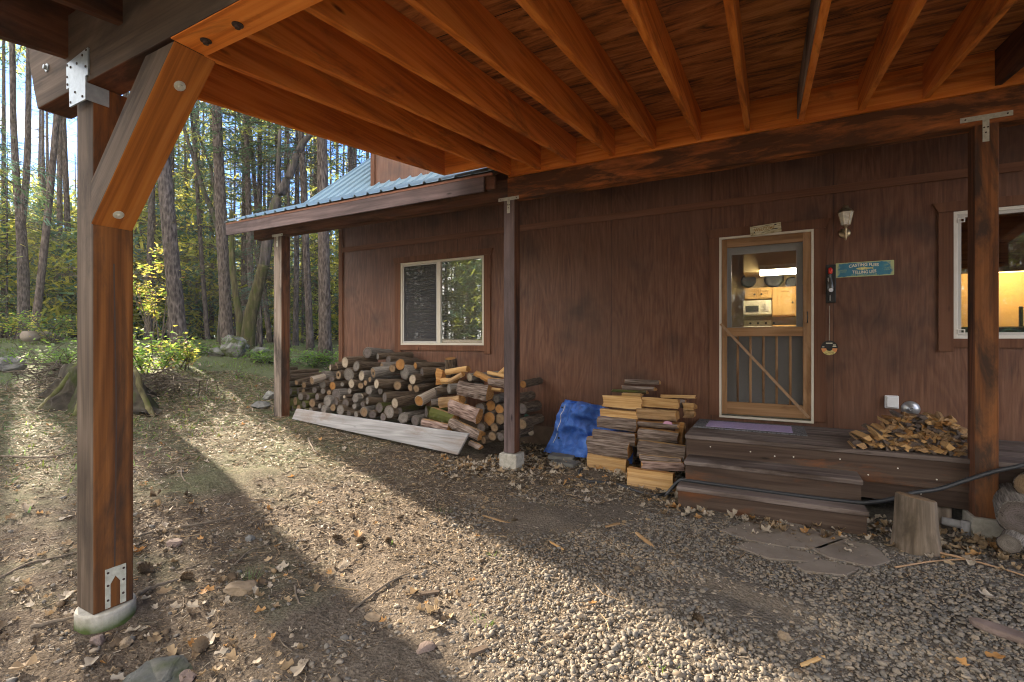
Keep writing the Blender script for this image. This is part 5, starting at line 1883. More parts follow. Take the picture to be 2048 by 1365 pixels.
# --- tarpaulin
b = MB()
nu, nv = 84, 70
rgt = random.Random(5)
fold = [(rgt.uniform(0, 1), rgt.uniform(0, 1), rgt.uniform(-3, 3), rgt.uniform(0.03, 0.11), rgt.uniform(-0.06, 0.075)) for _ in range(34)]
vs_ = []
for j in range(nv + 1):
    v_ = j / nv
    for i in range(nu + 1):
        u_ = i / nu
        # profile: up the front, over a rounded top, back to the wall
        if v_ < 0.66:
            t = v_ / 0.66
            y, z = 5.72 + 0.20 * t + 0.05 * math.sin(t * 5), 0.05 + 0.64 * t
        else:
            t = (v_ - 0.66) / 0.34
            y, z = 5.92 + 0.25 * t, 0.69 + 0.035 * math.sin(t * 3.1) - 0.04 * t
        top = z / 0.72
        xl_ = -2.64 + 0.25 * top ** 0.8
        xr_ = -1.42
        x = xl_ + (xr_ - xl_) * u_
        z *= 1 - 0.30 * max(0, u_ - 0.25) ** 1.3
        y += 0.20 * max(0, 0.2 - u_) ** 1.0 * 1.6
        for (fu, fv, an, wd, am) in fold:
            dd = (u_ - fu) * math.cos(an) + (v_ - fv) * math.sin(an)
            ll = -(u_ - fu) * math.sin(an) + (v_ - fv) * math.cos(an)
            kf = am * math.exp(-(dd / wd) ** 2) * math.exp(-(ll / 0.33) ** 2)
            y -= kf
            z += kf * 0.3
        nv_ = Vector((x * 3.2, z * 3.0, 7.0))
        rdg = 1 - 2 * abs(mnoise.noise(nv_ + Vector((0.5 * mnoise.noise(nv_ * 0.7), 0.6 * mnoise.noise(nv_ * 0.9 + Vector((5, 0, 0))), 0))))
        rd2 = 1 - 2 * abs(mnoise.noise(nv_ * 2.6 + Vector((3, 1, 0))))
        kf = (0.085 * rdg + 0.03 * rd2) * min(1, 0.25 + v_ * 2.2)
        y -= kf
        x += 0.4 * kf * (0.5 - u_)
        vs_.append((x, min(y, 6.17), max(z, gh(x, y) + 0.01)))
fs = [(j * (nu + 1) + i, j * (nu + 1) + i + 1, (j + 1) * (nu + 1) + i + 1, (j + 1) * (nu + 1) + i) for j in range(nv) for i in range(nu)]
b.add(vs_, fs)
tp = b.build("tarpaulin", ['tarp'], None, smooth=True, loc=(-2.1, 5.8, 0))
tag(tp, "crumpled blue tarpaulin between the middle post and the firewood stack", "tarp")
b = MB()
hem = [Vector(vs_[j * (nu + 1) + 4]) + Vector((0.012, -0.006, 0)) for j in range(9, 46)]
for (p, q) in zip(hem[:-1], hem[1:]):
    b.add([p, p + Vector((0.008, -0.002, 0)), q + Vector((0.008, -0.002, 0)), q], [(0, 1, 2, 3)])
b.build("hem_seam", ['cream_ink'], None)
hs_ = bpy.data.objects["hem_seam"]
hs_.parent = tp
hs_.matrix_parent_inverse = parent_world(tp).inverted()
b = MB()
for j in (14, 42):
    p = Vector(vs_[j * (nu + 1) + (10 if j == 14 else 3)])
    b.lathe([(0.004, 0.012), (0.012, 0.012), (0.013, 0.006)], p, 12, 0, 'Y')
b.build("eyelets", ['black'], None)
ey_ = bpy.data.objects["eyelets"]
ey_.parent = tp
ey_.matrix_parent_inverse = parent_world(tp).inverted()
for (px, py, lab, dz) in ((1115, 914, "flat grey paver, upper one under the tarpaulin's edge", 0.05), (1122, 922, "flat grey paver, lower one under the tarpaulin's edge", 0.02)):
    p = onZ(px, py, 0.05)
    o = MB().box(-0.16, 0.16, -0.10, 0.10, -0.025, 0.025).build("paver", ['rock'], None, bevel=0.008)
    o.location = (p.x + 0.05, p.y + 0.03, dz)
    o.rotation_euler = (0, 0, R(8 if dz > 0.03 else -10))
    tag(o, lab, "paver")
o = link("log", log_mesh(4, 'end_pale', 'bark_loggrey', False))
o.location = onY(1062, 866, 5.9)
o.scale = (0.05, 0.3, 0.04)
o.rotation_euler = (R(-15), 0, R(60))
tag(o, "small pale chunk lying below the green tap wheel", "log")

# --- chopping stump
sp = Vector((0.935, 4.43, 0))
b = MB()
rgs = random.Random(8)
vs_ = []
n_ = 26
rr_ = [1 + rgs.uniform(-0.07, 0.07) for _ in range(n_)]
for j, (r_, z) in enumerate(((0.150, -0.04), (0.140, 0.06), (0.128, 0.18), (0.121, 0.30), (0.117, 0.38))):
    for k in range(n_):
        a = 2 * math.pi * k / n_
        q = r_ * (rr_[k] * 0.7 + 0.3) * (1 + rgs.uniform(-0.015, 0.015))
        vs_.append((sp.x + q * math.cos(a), sp.y + q * math.sin(a) * 0.9, z + (0.02 * math.cos(a + 2.6) if j == 4 else 0)))
fs = [(j * n_ + k, j * n_ + (k + 1) % n_, (j + 1) * n_ + (k + 1) % n_, (j + 1) * n_ + k) for j in range(4) for k in range(n_)]
b.add(vs_, fs, 0)
b.f.append(tuple(4 * n_ + k for k in range(n_)))
b.mi.append(1)
o = b.build("chopping_stump", ['greyZ', 'end_tan'], None, smooth=True, loc=tuple(sp), bevel=0.01)
o.data.materials[0] = wood("stump_wood", (0.055, 0.042, 0.030), (0.115, 0.088, 0.064), (0.19, 0.148, 0.11), axis='Z', stain=(0.06, 0.045, 0.03), stain_amt=0.4, along=0.4, across=16, k=14, bump=0.8)
tag(o, "weathered upright round stump in front of the deck by the right post", "stump")

# --- garden hose
HP = [onZ(1165, 938, 0.04), onZ(1158, 947, 0.02), onZ(1172, 962, 0.02), onZ(1230, 968, 0.015), onZ(1300, 990, 0.015), onZ(1345, 985, 0.03)]
HP += [Vector((-0.85, 4.66, 0.05)), Vector((-0.74, 4.715, 0.19)), Vector((-0.66, 4.71, 0.205)), Vector((-0.3, 4.705, 0.203)), Vector((0.2, 4.70, 0.202)), Vector((0.6, 4.71, 0.205)), Vector((0.72, 4.70, 0.225)),
       Vector((0.86, 4.72, 0.27)), Vector((1.0, 4.75, 0.33)), onY(1875, 979, 4.80), onY(1935, 960, 4.84), onY(1990, 943, 4.86), onY(2048, 930, 4.88), onY(2120, 905, 4.9), Vector((2.3, 4.9, 0.65)), Vector((2.9, 5.0, 0.5))]


def smooth_path(P, n=8):
    out = []
    for i in range(len(P) - 1):
        p0, p1, p2, p3 = P[max(i - 1, 0)], P[i], P[i + 1], P[min(i + 2, len(P) - 1)]
        for k in range(n):
            t = k / n
            out.append(0.5 * ((2 * p1) + (p2 - p0) * t + (2 * p0 - 5 * p1 + 4 * p2 - p3) * t * t + (3 * p1 - p0 - 3 * p2 + p3) * t ** 3))
    out.append(P[-1])
    return out


o = MB().tube(smooth_path(HP), 0.0155, 10).build("hose", ['hose'], None, smooth=True)
tag(o, "black rubber hose trailing over the lower step and past the stump", "hose")
# --- drain pipe stub
b = MB()
pa = onY(1884, 1042, 5.02)
b.tube([pa, (p3x[0] - 0.05, 4.98, pa.z)], 0.032, 14)
b.tube([(p3x[0] - 0.045, 4.96, pa.z - 0.09), (p3x[0] - 0.045, 4.96, pa.z + 0.04)], 0.03, 14)
o = b.build("drain_pipe", ['pvc'], None, smooth=True)
tag(o, "dusty white pipe elbow at the foot of the right post", "pipe")

# --- logs right of the right-hand post
for (px, py, Y, r, L_, e, bk, yaw, pit, lab) in (
        (2040, 1036, 4.62, 0.125, 0.5, 'dark', 'bark_loggrey', -12, 3, "rough barked log right of the right post, middle of three"),
        (2018, 1088, 4.52, 0.065, 0.5, 'grey', 'bark_loggrey', -25, 0, "small grey-ended log on the ground at the right edge"),
        (2060, 972, 4.75, 0.09, 0.5, 'tan', 'bark_log', -25, 0, "brown log highest at the right edge beneath the hose")):
    o = link("log", log_mesh(rnd.randrange(6), 'end_' + e, bk, False))
    o.location = onY(px, py, Y)
    o.scale = (r, L_, r)
    o.rotation_euler = (R(pit), 0, R(yaw))
    tag(o, lab, "log", "logs at the right edge")

# ================================================================ GROUND THINGS
def rock_mesh(name, r, m, seed, flat=0.7, sub=4, amp=0.22):
    bm = bmesh.new()
    bmesh.ops.create_icosphere(bm, subdivisions=sub, radius=1)
    rg = random.Random(seed)
    planes = [(Vector((rg.gauss(0, 1), rg.gauss(0, 1), rg.gauss(0, 1))).normalized(), rg.uniform(0.62, 0.9)) for _ in range(9)]
    for v in bm.verts:
        for (n_, d) in planes:
            k = v.co.dot(n_)
            if k > d:
                v.co -= n_ * (k - d)
        v.co *= 1 + 0.16 * mnoise.noise(v.co * 1.7 + Vector((seed, 0, 0))) + 0.07 * mnoise.noise(v.co * 5 + Vector((0, seed, 0))) + rg.uniform(-amp, amp) * 0.08
        v.co = Vector((v.co.x * r, v.co.y * r * 0.8, v.co.z * r * flat))
    me = bpy.data.meshes.new(name)
    bm.to_mesh(me)
    bm.free()
    me.materials.append(MAT[m])
    return me


def rock(p, r, m, label, flat=0.6, seed=None, rot=0.0, name="rock", cat="rock", sink=0.35):
    o = link(name, rock_mesh(name, r, m, seed or rnd.randrange(9999), flat))
    o.location = (p.x, p.y, p.z + r * flat * (0.8 - sink))
    o.rotation_euler = (0, 0, rot)
    return tag(o, label, cat)


rock(ground_at(482, 1183), 0.105, 'rocktan', "flat tan angular stone right of the near post's foot", 0.28, 3, 0.4)
rock(ground_at(318, 1358), 0.15, 'rockslab', "low mossy slab at the bottom edge near the post", 0.22, 5, 0.2)
rock(ground_at(195, 1291), 0.038, 'rockpink', "small rosy stone before the mossy pier", 0.75, 6)
rock(ground_at(252, 1296), 0.034, 'rocktan', "small tan stone right of the rosy stone", 0.7, 7)
rock(ground_at(376, 1362), 0.045, 'rockpink', "rosy stone at the bottom edge right of the mossy slab", 0.5, 8)
rock(ground_at(850, 1310), 0.055, 'rockpink', "reddish-tan stone in the gravel at bottom centre", 0.6, 9, 0.8)
rock(ground_at(540, 800), 0.17, 'rockmoss', "mossy grey rock beside the porch corner post", 0.65, 11)
rock(ground_at(522, 815), 0.19, 'rock', "low grey rock left of the porch corner post", 0.35, 12)
rock(ground_at(20, 742), 0.30, 'rock', "rounded grey rock at the left edge in moss", 0.6, 13)
rock(ground_at(468, 712) + Vector((0, 0, 0.05)), 0.46, 'rockmoss', "white and mossy boulder at the foot of the tallest trunks", 0.85, 14)
rock(ground_at(432, 712), 0.26, 'rockmoss', "low mossy boulder left of the white boulder", 0.6, 15)
rock(ground_at(520, 706), 0.36, 'rockmoss', "flat mossy boulder beside the leaning mossy trunk", 0.35, 16)
rock(ground_at(500, 1083), 0.04, 'rock', "small dark stone below the long twig", 0.6, 17)
rock(ground_at(350, 1090), 0.06, 'rockpink', "low rosy stone right of the near post, midway", 0.45, 18)
rock(ground_at(746, 1240), 0.05, 'rocktan', "flat tan chip in the gravel centre", 0.3, 19)
rock(ground_at(1570, 1280), 0.035, 'rocktan', "pale pebble standing proud in the right gravel", 0.8, 20)

# flat driftwood-like stone at the right edge
b = MB()
p = ground_at(2010, 1275)
pts = [(-0.14, 0.02), (-0.10, 0.055), (-0.02, 0.06), (0.10, 0.04), (0.2, 0.03), (0.2, -0.03), (0.08, -0.045), (-0.05, -0.04), (-0.12, -0.02)]
b.prism(pts, 'Z', 0.0, 0.035)
o = b.build("stone_slab", ['rockpink'], None, bevel=0.012)
o.location = (p.x, p.y, p.z + 0.003)
o.rotation_euler = (0, 0, R(-22))
tag(o, "long smooth grey-pink stone in the gravel at the right edge", "stone")

# flagstones before the steps
FL = [([(1440, 1060), (1500, 1046), (1590, 1044), (1640, 1066), (1700, 1075), (1640, 1098), (1560, 1092), (1500, 1080)], "long tan flagstone nearest the lower step"),
      ([(1470, 1093), (1500, 1084), (1585, 1098), (1640, 1112), (1620, 1124), (1540, 1118)], "tan flagstone in the middle of the three"),
      ([(1622, 1098), (1682, 1078), (1745, 1092), (1780, 1122), (1740, 1133), (1660, 1116)], "pointed tan flagstone furthest right before the steps"),
      ([(1585, 1128), (1640, 1118), (1720, 1135), (1690, 1150), (1610, 1142)], "small tan flagstone nearest the gravel")]
for pts, lab in FL:
    P = [onZ(x, y, 0.012) for x, y in pts]
    b = MB()
    k = len(P)
    rg = random.Random(len(lab))
    b.prism([(p.x + rg.uniform(-.008, .008), p.y + rg.uniform(-.008, .008)) for p in P], 'Z', -0.03, 0.014)
    o = b.build("flagstone", ['flag'], None, bevel=0.005)
    tag(o, lab, "flagstone", "flagstones before the steps")


# sticks and chips big enough to count
def twig(pts, r, label, m='twig'):
    P = []
    for (x, y) in pts:
        g = ground_at(x, y)
        P.append(Vector((g.x, g.y, g.z + r * 1.2 + 0.006)))
    P = smooth_path(P, 4)
    rg = random.Random(len(label))
    P = [p + Vector((rg.uniform(-1, 1), rg.uniform(-1, 1), rg.uniform(-0.3, 0.6))) * r * 0.7 for p in P]
    o = MB().tube(P, [r * (1.1 - 0.6 * i / len(P)) for i in range(len(P))], 7).build("twig", [m], None, smooth=True)
    return tag(o, label, "twig")


twig([(270, 1080), (330, 1066), (420, 1050), (500, 1032), (534, 1027)], 0.008, "long straight twig right of the near post")
twig([(700, 1232), (740, 1202), (790, 1165), (820, 1152)], 0.008, "straight pale twig slanting across the centre gravel")
twig([(363, 940), (366, 962), (382, 975), (420, 985)], 0.008, "hooked twig on the path left of centre")
twig([(617, 880), (622, 895), (634, 912)], 0.012, "short thick grey stick below the grey plank")
twig([(470, 1135), (500, 1108), (540, 1092)], 0.006, "dark slender twig above the flat tan stone")
twig([(0, 918), (60, 920), (110, 918), (150, 908)], 0.012, "long pale stick at the left edge behind the near post")
twig([(0, 1165), (60, 1135), (120, 1120), (158, 1110)], 0.008, "long thin stick left of the near post")
twig([(275, 1198), (300, 1188), (330, 1176), (352, 1170)], 0.012, "thick stick touching the near pier")
twig([(60, 1268), (110, 1255), (160, 1240)], 0.011, "dark stick left of the mossy pier")
twig([(1870, 1110), (1930, 1125), (2048, 1158)], 0.009, "long thin splinter on the gravel by the right logs", 'screenbrown')
twig([(590, 1180), (594, 1205), (604, 1218)], 0.007, "short bent twig right of the flat tan stone")
twig([(1790, 1140), (1880, 1128), (1960, 1124)], 0.006, "thin straw-coloured splinter near the right flagstone", 'screenbrown')


def chip(px0, py0, px1, py1, wd, th, m, label, name="wood_chip"):
    a, c = ground_at(px0, py0), ground_at(px1, py1)
    d = c - a
    L_ = d.length
    b = MB()
    b.prism([(-L_ / 2, -wd * 0.3), (-L_ * 0.3, -wd / 2), (L_ * 0.45, -wd * 0.4), (L_ / 2, 0.1 * wd), (L_ * 0.3, wd / 2), (-L_ * 0.45, wd * 0.35)], 'Z', 0, th)
    o = b.build(name, [m], None, bevel=0.002)
    o.location = ((a.x + c.x) / 2, (a.y + c.y) / 2, (a.z + c.z) / 2 + 0.008)
    o.rotation_euler = (R(4), R(3), math.atan2(d.y, d.x))
    return tag(o, label, "wood chip")


chip(1272, 1072, 1308, 1098, 0.03, 0.014, 'tanwoodX', "bark chip lying in the gravel before the stack")
chip(965, 1037, 1040, 1056, 0.02, 0.012, 'tanwoodX', "long tan splinter below the middle post")
chip(838, 1196, 880, 1190, 0.028, 0.014, 'weathX', "reddish bark chunk in the centre gravel")
chip(1210, 1060, 1240, 1050, 0.025, 0.012, 'tanwoodX', "brown bark flake left of the gravel bark chip")
chip(938, 1318, 975, 1300, 0.035, 0.016, 'weathX', "brown wood chunk at the bottom centre")
chip(1100, 1090, 1128, 1103, 0.018, 0.01, 'freshX', "pale splinter on the sunlit gravel")
chip(1600, 1345, 1650, 1320, 0.02, 0.01, 'freshX', "pale wood sliver in the shaded gravel at bottom right")


# pine cones
def cone_mesh():
    b = MB()
    rg = random.Random(77)
    b.lathe([(0.003, -0.035), (0.012, -0.028), (0.016, 0), (0.012, 0.03), (0.004, 0.042)], (0, 0, 0), 8)
    for i in range(70):
        t = i / 70
        z = -0.03 + 0.066 * t
        r_ = 0.020 * math.sin(math.pi * (0.15 + 0.8 * t)) + 0.004
        a = i * 2.399
        c, s_ = math.cos(a), math.sin(a)
        w_ = 0.006
        base = Vector((c * r_ * 0.5, s_ * r_ * 0.5, z))
        tip = Vector((c * r_ * 1.25, s_ * r_ * 1.25, z + 0.008))
        sd_ = Vector((-s_, c, 0)) * w_
        b.add([base - sd_, base + sd_, tip + sd_ * 0.6, tip - sd_ * 0.6], [(0, 1, 2, 3)])
    o = b.build("pine_cone", ['litter_brown'])
    me = o.data
    bpy.data.objects.remove(o)
    return me


CM = cone_mesh()
for (x, y, s, lab) in ((294, 1148, 1.3, "dark pine cone right of the near post"), (372, 1163, 1.1, "brown pine cone between near post and flat stone"), (400, 1308, 1.3, "dark bristly pine cone at the lower left"),
                       (465, 1162, 0.9, "small pine cone behind the flat tan stone"), (676, 1080, 1.0, "pine cone at the edge of the sunlit band"), (722, 1085, 1.0, "brown pine cone in the sunlit band, left of the blade"),
                       (776, 1086, 0.8, "rusty pine cone with a green blade of grass"), (705, 1038, 0.8, "pine cone among pale leaves in the sunlit band"), (800, 1040, 0.8, "reddish pine cone in the middle of the sunlit band"),
                       (1030, 1047, 0.8, "small rusty pine cone below the middle post"), (1395, 1245, 0.9, "pine cone in the gravel shade right of centre")):
    o = link("pine_cone", CM)
    g = ground_at(x, y)
    o.location = (g.x, g.y, g.z + 0.022 * s)
    o.scale = (s, s, s)
    o.rotation_euler = (R(80 + rnd.uniform(-15, 15)), 0, rnd.uniform(0, 6))
    tag(o, lab, "pine cone", "pine cones on the ground")
b = MB()
g = ground_at(783, 1092)
for k in range(3):
    a = k * 0.5 + 0.4
    b.add([(g.x - 0.004, g.y, g.z), (g.x + 0.004, g.y, g.z), (g.x + 0.02 * math.cos(a) + 0.01, g.y - 0.01, g.z + 0.05), ], [(0, 1, 2)])
o = b.build("grass_sprig", ['leaf_green'])
tag(o, "single bright green grass blade in the sunlit band", "grass blade")


# oak leaves: lobed outline, curled
def leaf_shape(seed, n_=22):
    rg = random.Random(seed)
    out = []
    for i in range(n_):
        t = i / n_ * 2 * math.pi
        lob = 0.72 + 0.28 * math.cos(5 * t + 0.3) + rg.uniform(-0.07, 0.07)
        out.append((0.5 * math.cos(t) * (0.8 + 0.2 * lob), 0.36 * math.sin(t) * lob))
    return out


def leaf_verts(seed, curl):
    s_ = leaf_shape(seed)
    V = [(0.0, 0.0, 0.0)]
    for (x, y) in s_:
        V.append((x, y, curl * (y * y * 2.2 + x * x * 0.5) + 0.05 * math.sin(9 * x + seed)))
    k = len(s_)
    return np.array(V), np.array([(0, 1 + i, 1 + (i + 1) % k) for i in range(k)])


def big_leaf(x, y, size, m, label, curl=1.0, rz=0.0, tilt=12):
    V, Fc = leaf_verts(rnd.randrange(999), curl)
    me = raw_mesh("oak_leaf", V * size * (0.58 if 'orange' in m else 0.68), Fc, [m], None, True)
    o = link("oak_leaf", me)
    g = ground_at(x, y)
    o.location = (g.x, g.y, g.z + 0.018)
    o.rotation_euler = (R(rnd.uniform(-tilt, tilt)), R(rnd.uniform(-tilt, tilt)), rz)
    return tag(o, label, "leaf", "large fallen leaves")


for a in ((264, 1272, 0.11, 'litter_pale', "pale curled leaf leaning on the mossy pier", 0.6), (310, 1290, 0.15, 'litter_tan', "broad tan leaf right of the mossy pier", 0.8),
          (130, 1205, 0.15, 'litter_pale', "large bleached leaf left of the mossy pier", 0.9), (420, 1290, 0.14, 'litter_pale', "pale twisted leaf at the lower left", 1.4),
          (520, 1232, 0.11, 'litter_orange', "orange-edged leaf right of the flat tan stone", 1.4), (545, 1285, 0.10, 'litter_orange', "rusty leaf in the lower left duff", 1.2),
          (640, 1012, 0.09, 'litter_orange', "orange leaf at the sunlit band's left end", 1.2), (660, 1018, 0.09, 'litter_pale', "white leaf beside the orange one in the sunlit band", 1.2),
          (752, 1052, 0.08, 'litter_orange', "orange leaf near the green blade in the sunlit band", 1.1), (955, 1078, 0.07, 'litter_orange', "little orange leaf on the sunlit gravel", 1.1),
          (945, 1170, 0.08, 'litter_orange', "golden leaf in the middle of the sunlit gravel", 1.1), (1185, 1215, 0.09, 'litter_orange', "golden leaf right of centre on sunlit gravel", 1.0),
          (1990, 1335 - 8, 0.13, 'litter_orange', "orange oak leaf at the bottom right corner", 0.7), (1925, 1335, 0.12, 'litter_orange', "tan oak leaf near the bottom right", 0.7),
          (1720, 1055, 0.13, 'litter_pale', "big pale maple leaf against the lower step", 1.5), (1800, 1065, 0.12, 'litter_tan', "tan leaf at the stump's foot", 1.4), (1885, 1072, 0.11, 'litter_tan', "tan leaf right of the stump", 1.2),
          (600, 1350, 0.16, 'litter_pale', "broad bleached leaf at the bottom edge left of centre", 0.6), (1120, 1335, 0.07, 'litter_pale', "white leaf scrap on the bright bottom gravel", 0.5), (1170, 1335, 0.07, 'litter_pale', "right-hand white leaf scrap on the bright bottom gravel", 0.5),
          (50, 1345, 0.16, 'litter_tan', "large tan leaf in the bottom left corner", 0.8), (180, 1340, 0.14, 'litter_pale', "pale leaf left of the mossy slab", 0.8), (1010, 1010, 0.07, 'litter_pale', "pale leaf on the gravel under the middle post", 1.2),
          (1240, 985, 0.10, 'litter_pale', "pale leaf at the foot of the firewood stack", 1.3), (1475, 1025, 0.09, 'litter_pale', "pale leaf against the lower step's left end", 1.3)):
    big_leaf(a[0], a[1], a[2] * 1.0, a[3], a[4], a[5], rnd.uniform(0, 6))


# --- gravel: thousands of small stones
def ico(sub):
    bm = bmesh.new()
    bmesh.ops.create_icosphere(bm, subdivisions=sub, radius=1)
    V = np.array([v.co[:] for v in bm.verts])
    Fc = np.array([[v.index for v in f.verts] for f in bm.faces])
    bm.free()
    return V, Fc


GH = np.vectorize(gh)


def blocked(x, y):
    """inside a wall, deck, step, post foot or pile"""
    return ((y > 5.03) & (x > -0.74)) | ((y > 4.53) & (x > -0.74) & (x < 0.69)) | (y > 6.19) & (x > -6.9) | ((abs(x + 3.085) < 0.15) & (abs(y - 1.235) < 0.15)) | ((y > 5.0) & (x < -3.1) & (x > -7.2))


def scatter(n_, x0, x1, y0, y1, dens):
    x = nr.uniform(x0, x1, n_)
    y = nr.uniform(y0, y1, n_)
    keep = (nr.rand(n_) < dens(x, y)) & ~blocked(x, y)
    # keep to what the camera or a viewer beside it could see
    zc = -SA * x + CA * y
    keep &= zc > 1.2
    return x[keep], y[keep]


def wob(x, y):
    return 0.5 * np.sin(x * 2.1 + 1.7 * y) + 0.35 * np.sin(3.7 * x - 2.9 * y + 1) + 0.25 * np.sin(7.3 * y + 5.1 * x)


def flagmask(x, y):
    m = np.zeros_like(x, dtype=bool)
    for pts, _ in FL:
        P = [onZ(a, b_, 0.012) for a, b_ in pts]
        ins = np.zeros_like(x, dtype=bool)
        k = len(P)
        for i in range(k):
            p, q = P[i], P[(i + 1) % k]
            c_ = ((p.y > y) != (q.y > y)) & (x < (q.x - p.x) * (y - p.y) / (q.y - p.y + 1e-9) + p.x)
            ins ^= c_
        m |= ins
    return m


def gravel():
    def dens(x, y):
        d = np.clip((x + 2.35 + 0.55 * wob(x, y) + 0.12 * (y - 2.5)) / 1.5, 0.03, 1)
        d = d * np.where(y > 4.35 + 0.15 * wob(x, y), 0.35, 1)
        return d * np.where(flagmask(x, y), 0.05, 1)
    x, y = scatter(110000, -4.0, 2.7, 0.9, 5.3, dens)
    N = len(x)
    V1, F1 = ico(1)
    V2, F2 = ico(2)
    zc = -SA * x + CA * y
    allV, allF, allM = [], [], []
    off = 0
    for lod, (V, Fc) in enumerate(((V2, F2), (V1, F1))):
        sel = (zc < 2.9) if lod == 0 else (zc >= 2.9)
        xs, ys = x[sel], y[sel]
        n_ = len(xs)
        if n_ == 0:
            continue
        var = []
        for k in range(10):
            W = V.copy()
            for _ in range(6):
                d = nr.randn(3)
                d /= np.linalg.norm(d)
                lim = nr.uniform(0.45, 0.8)
                h = W @ d
                W -= np.where(h > lim, h - lim, 0)[:, None] * d
            W *= 1 + nr.uniform(-0.07, 0.07, (len(W), 1))
            var.append(W)
        var = np.array(var)
        vi = nr.randint(0, 10, n_)
        s = np.exp(nr.normal(math.log(0.0084), 0.38, n_)).clip(0.0038, 0.019)
        ax = nr.uniform(0, 2 * math.pi, n_)
        sc = np.stack([s * nr.uniform(0.9, 1.35, n_), s * nr.uniform(0.7, 1.0, n_), s * nr.uniform(0.5, 0.8, n_)], -1)
        W = var[vi] * sc[:, None, :]
        tl = nr.uniform(-0.5, 0.5, n_)
        c_, s_ = np.cos(tl)[:, None], np.sin(tl)[:, None]
        W = np.stack([W[..., 0], W[..., 1] * c_ - W[..., 2] * s_, W[..., 1] * s_ + W[..., 2] * c_], -1)
        c_, s_ = np.cos(ax)[:, None], np.sin(ax)[:, None]
        W = np.stack([W[..., 0] * c_ - W[..., 1] * s_, W[..., 0] * s_ + W[..., 1] * c_, W[..., 2]], -1)
        g = GH(xs, ys) + sc[:, 2] * nr.uniform(0.25, 0.85, n_)
        W += np.stack([xs, ys, g], -1)[:, None, :]
        allV.append(W.reshape(-1, 3))
        allF.append((Fc[None] + (np.arange(n_) * len(V))[:, None, None]).reshape(-1, 3) + off)
        allM.append(np.repeat(nr.choice(4, n_, p=[0.34, 0.27, 0.24, 0.15]), len(Fc)))
        off += n_ * len(V)
    me = raw_mesh("gravel", np.concatenate(allV), np.concatenate(allF), GRAV, np.concatenate(allM), True)
    kind(link("gravel", me), 'stuff')


gravel()


# --- needle and bark litter, fallen leaves, moss, low plants
def cards(x, y, z, ln, wd, yaw, pitch, roll, mi, bend=0.0):
    """quads: length along local x"""
    n_ = len(x)
    q = np.array([[-.5, -.5, 0], [.5, -.5, 0], [.5, .5, 0], [-.5, .5, 0]])
    W = np.repeat(q[None], n_, 0)
    W[..., 0] *= ln[:, None]
    W[..., 1] *= wd[:, None]
    W[:, (1, 2), 1] *= 0.45
    c_, s_ = np.cos(roll)[:, None], np.sin(roll)[:, None]
    W = np.stack([W[..., 0], W[..., 1] * c_ - W[..., 2] * s_, W[..., 1] * s_ + W[..., 2] * c_], -1)
    c_, s_ = np.cos(pitch)[:, None], np.sin(pitch)[:, None]
    W = np.stack([W[..., 0] * c_ - W[..., 2] * s_, W[..., 1], W[..., 0] * s_ + W[..., 2] * c_], -1)
    c_, s_ = np.cos(yaw)[:, None], np.sin(yaw)[:, None]
    W = np.stack([W[..., 0] * c_ - W[..., 1] * s_, W[..., 0] * s_ + W[..., 1] * c_, W[..., 2]], -1)
    W += np.stack([x, y, z], -1)[:, None, :]
    Fc = np.arange(n_ * 4).reshape(n_, 4)
    return W.reshape(-1, 3), Fc, mi


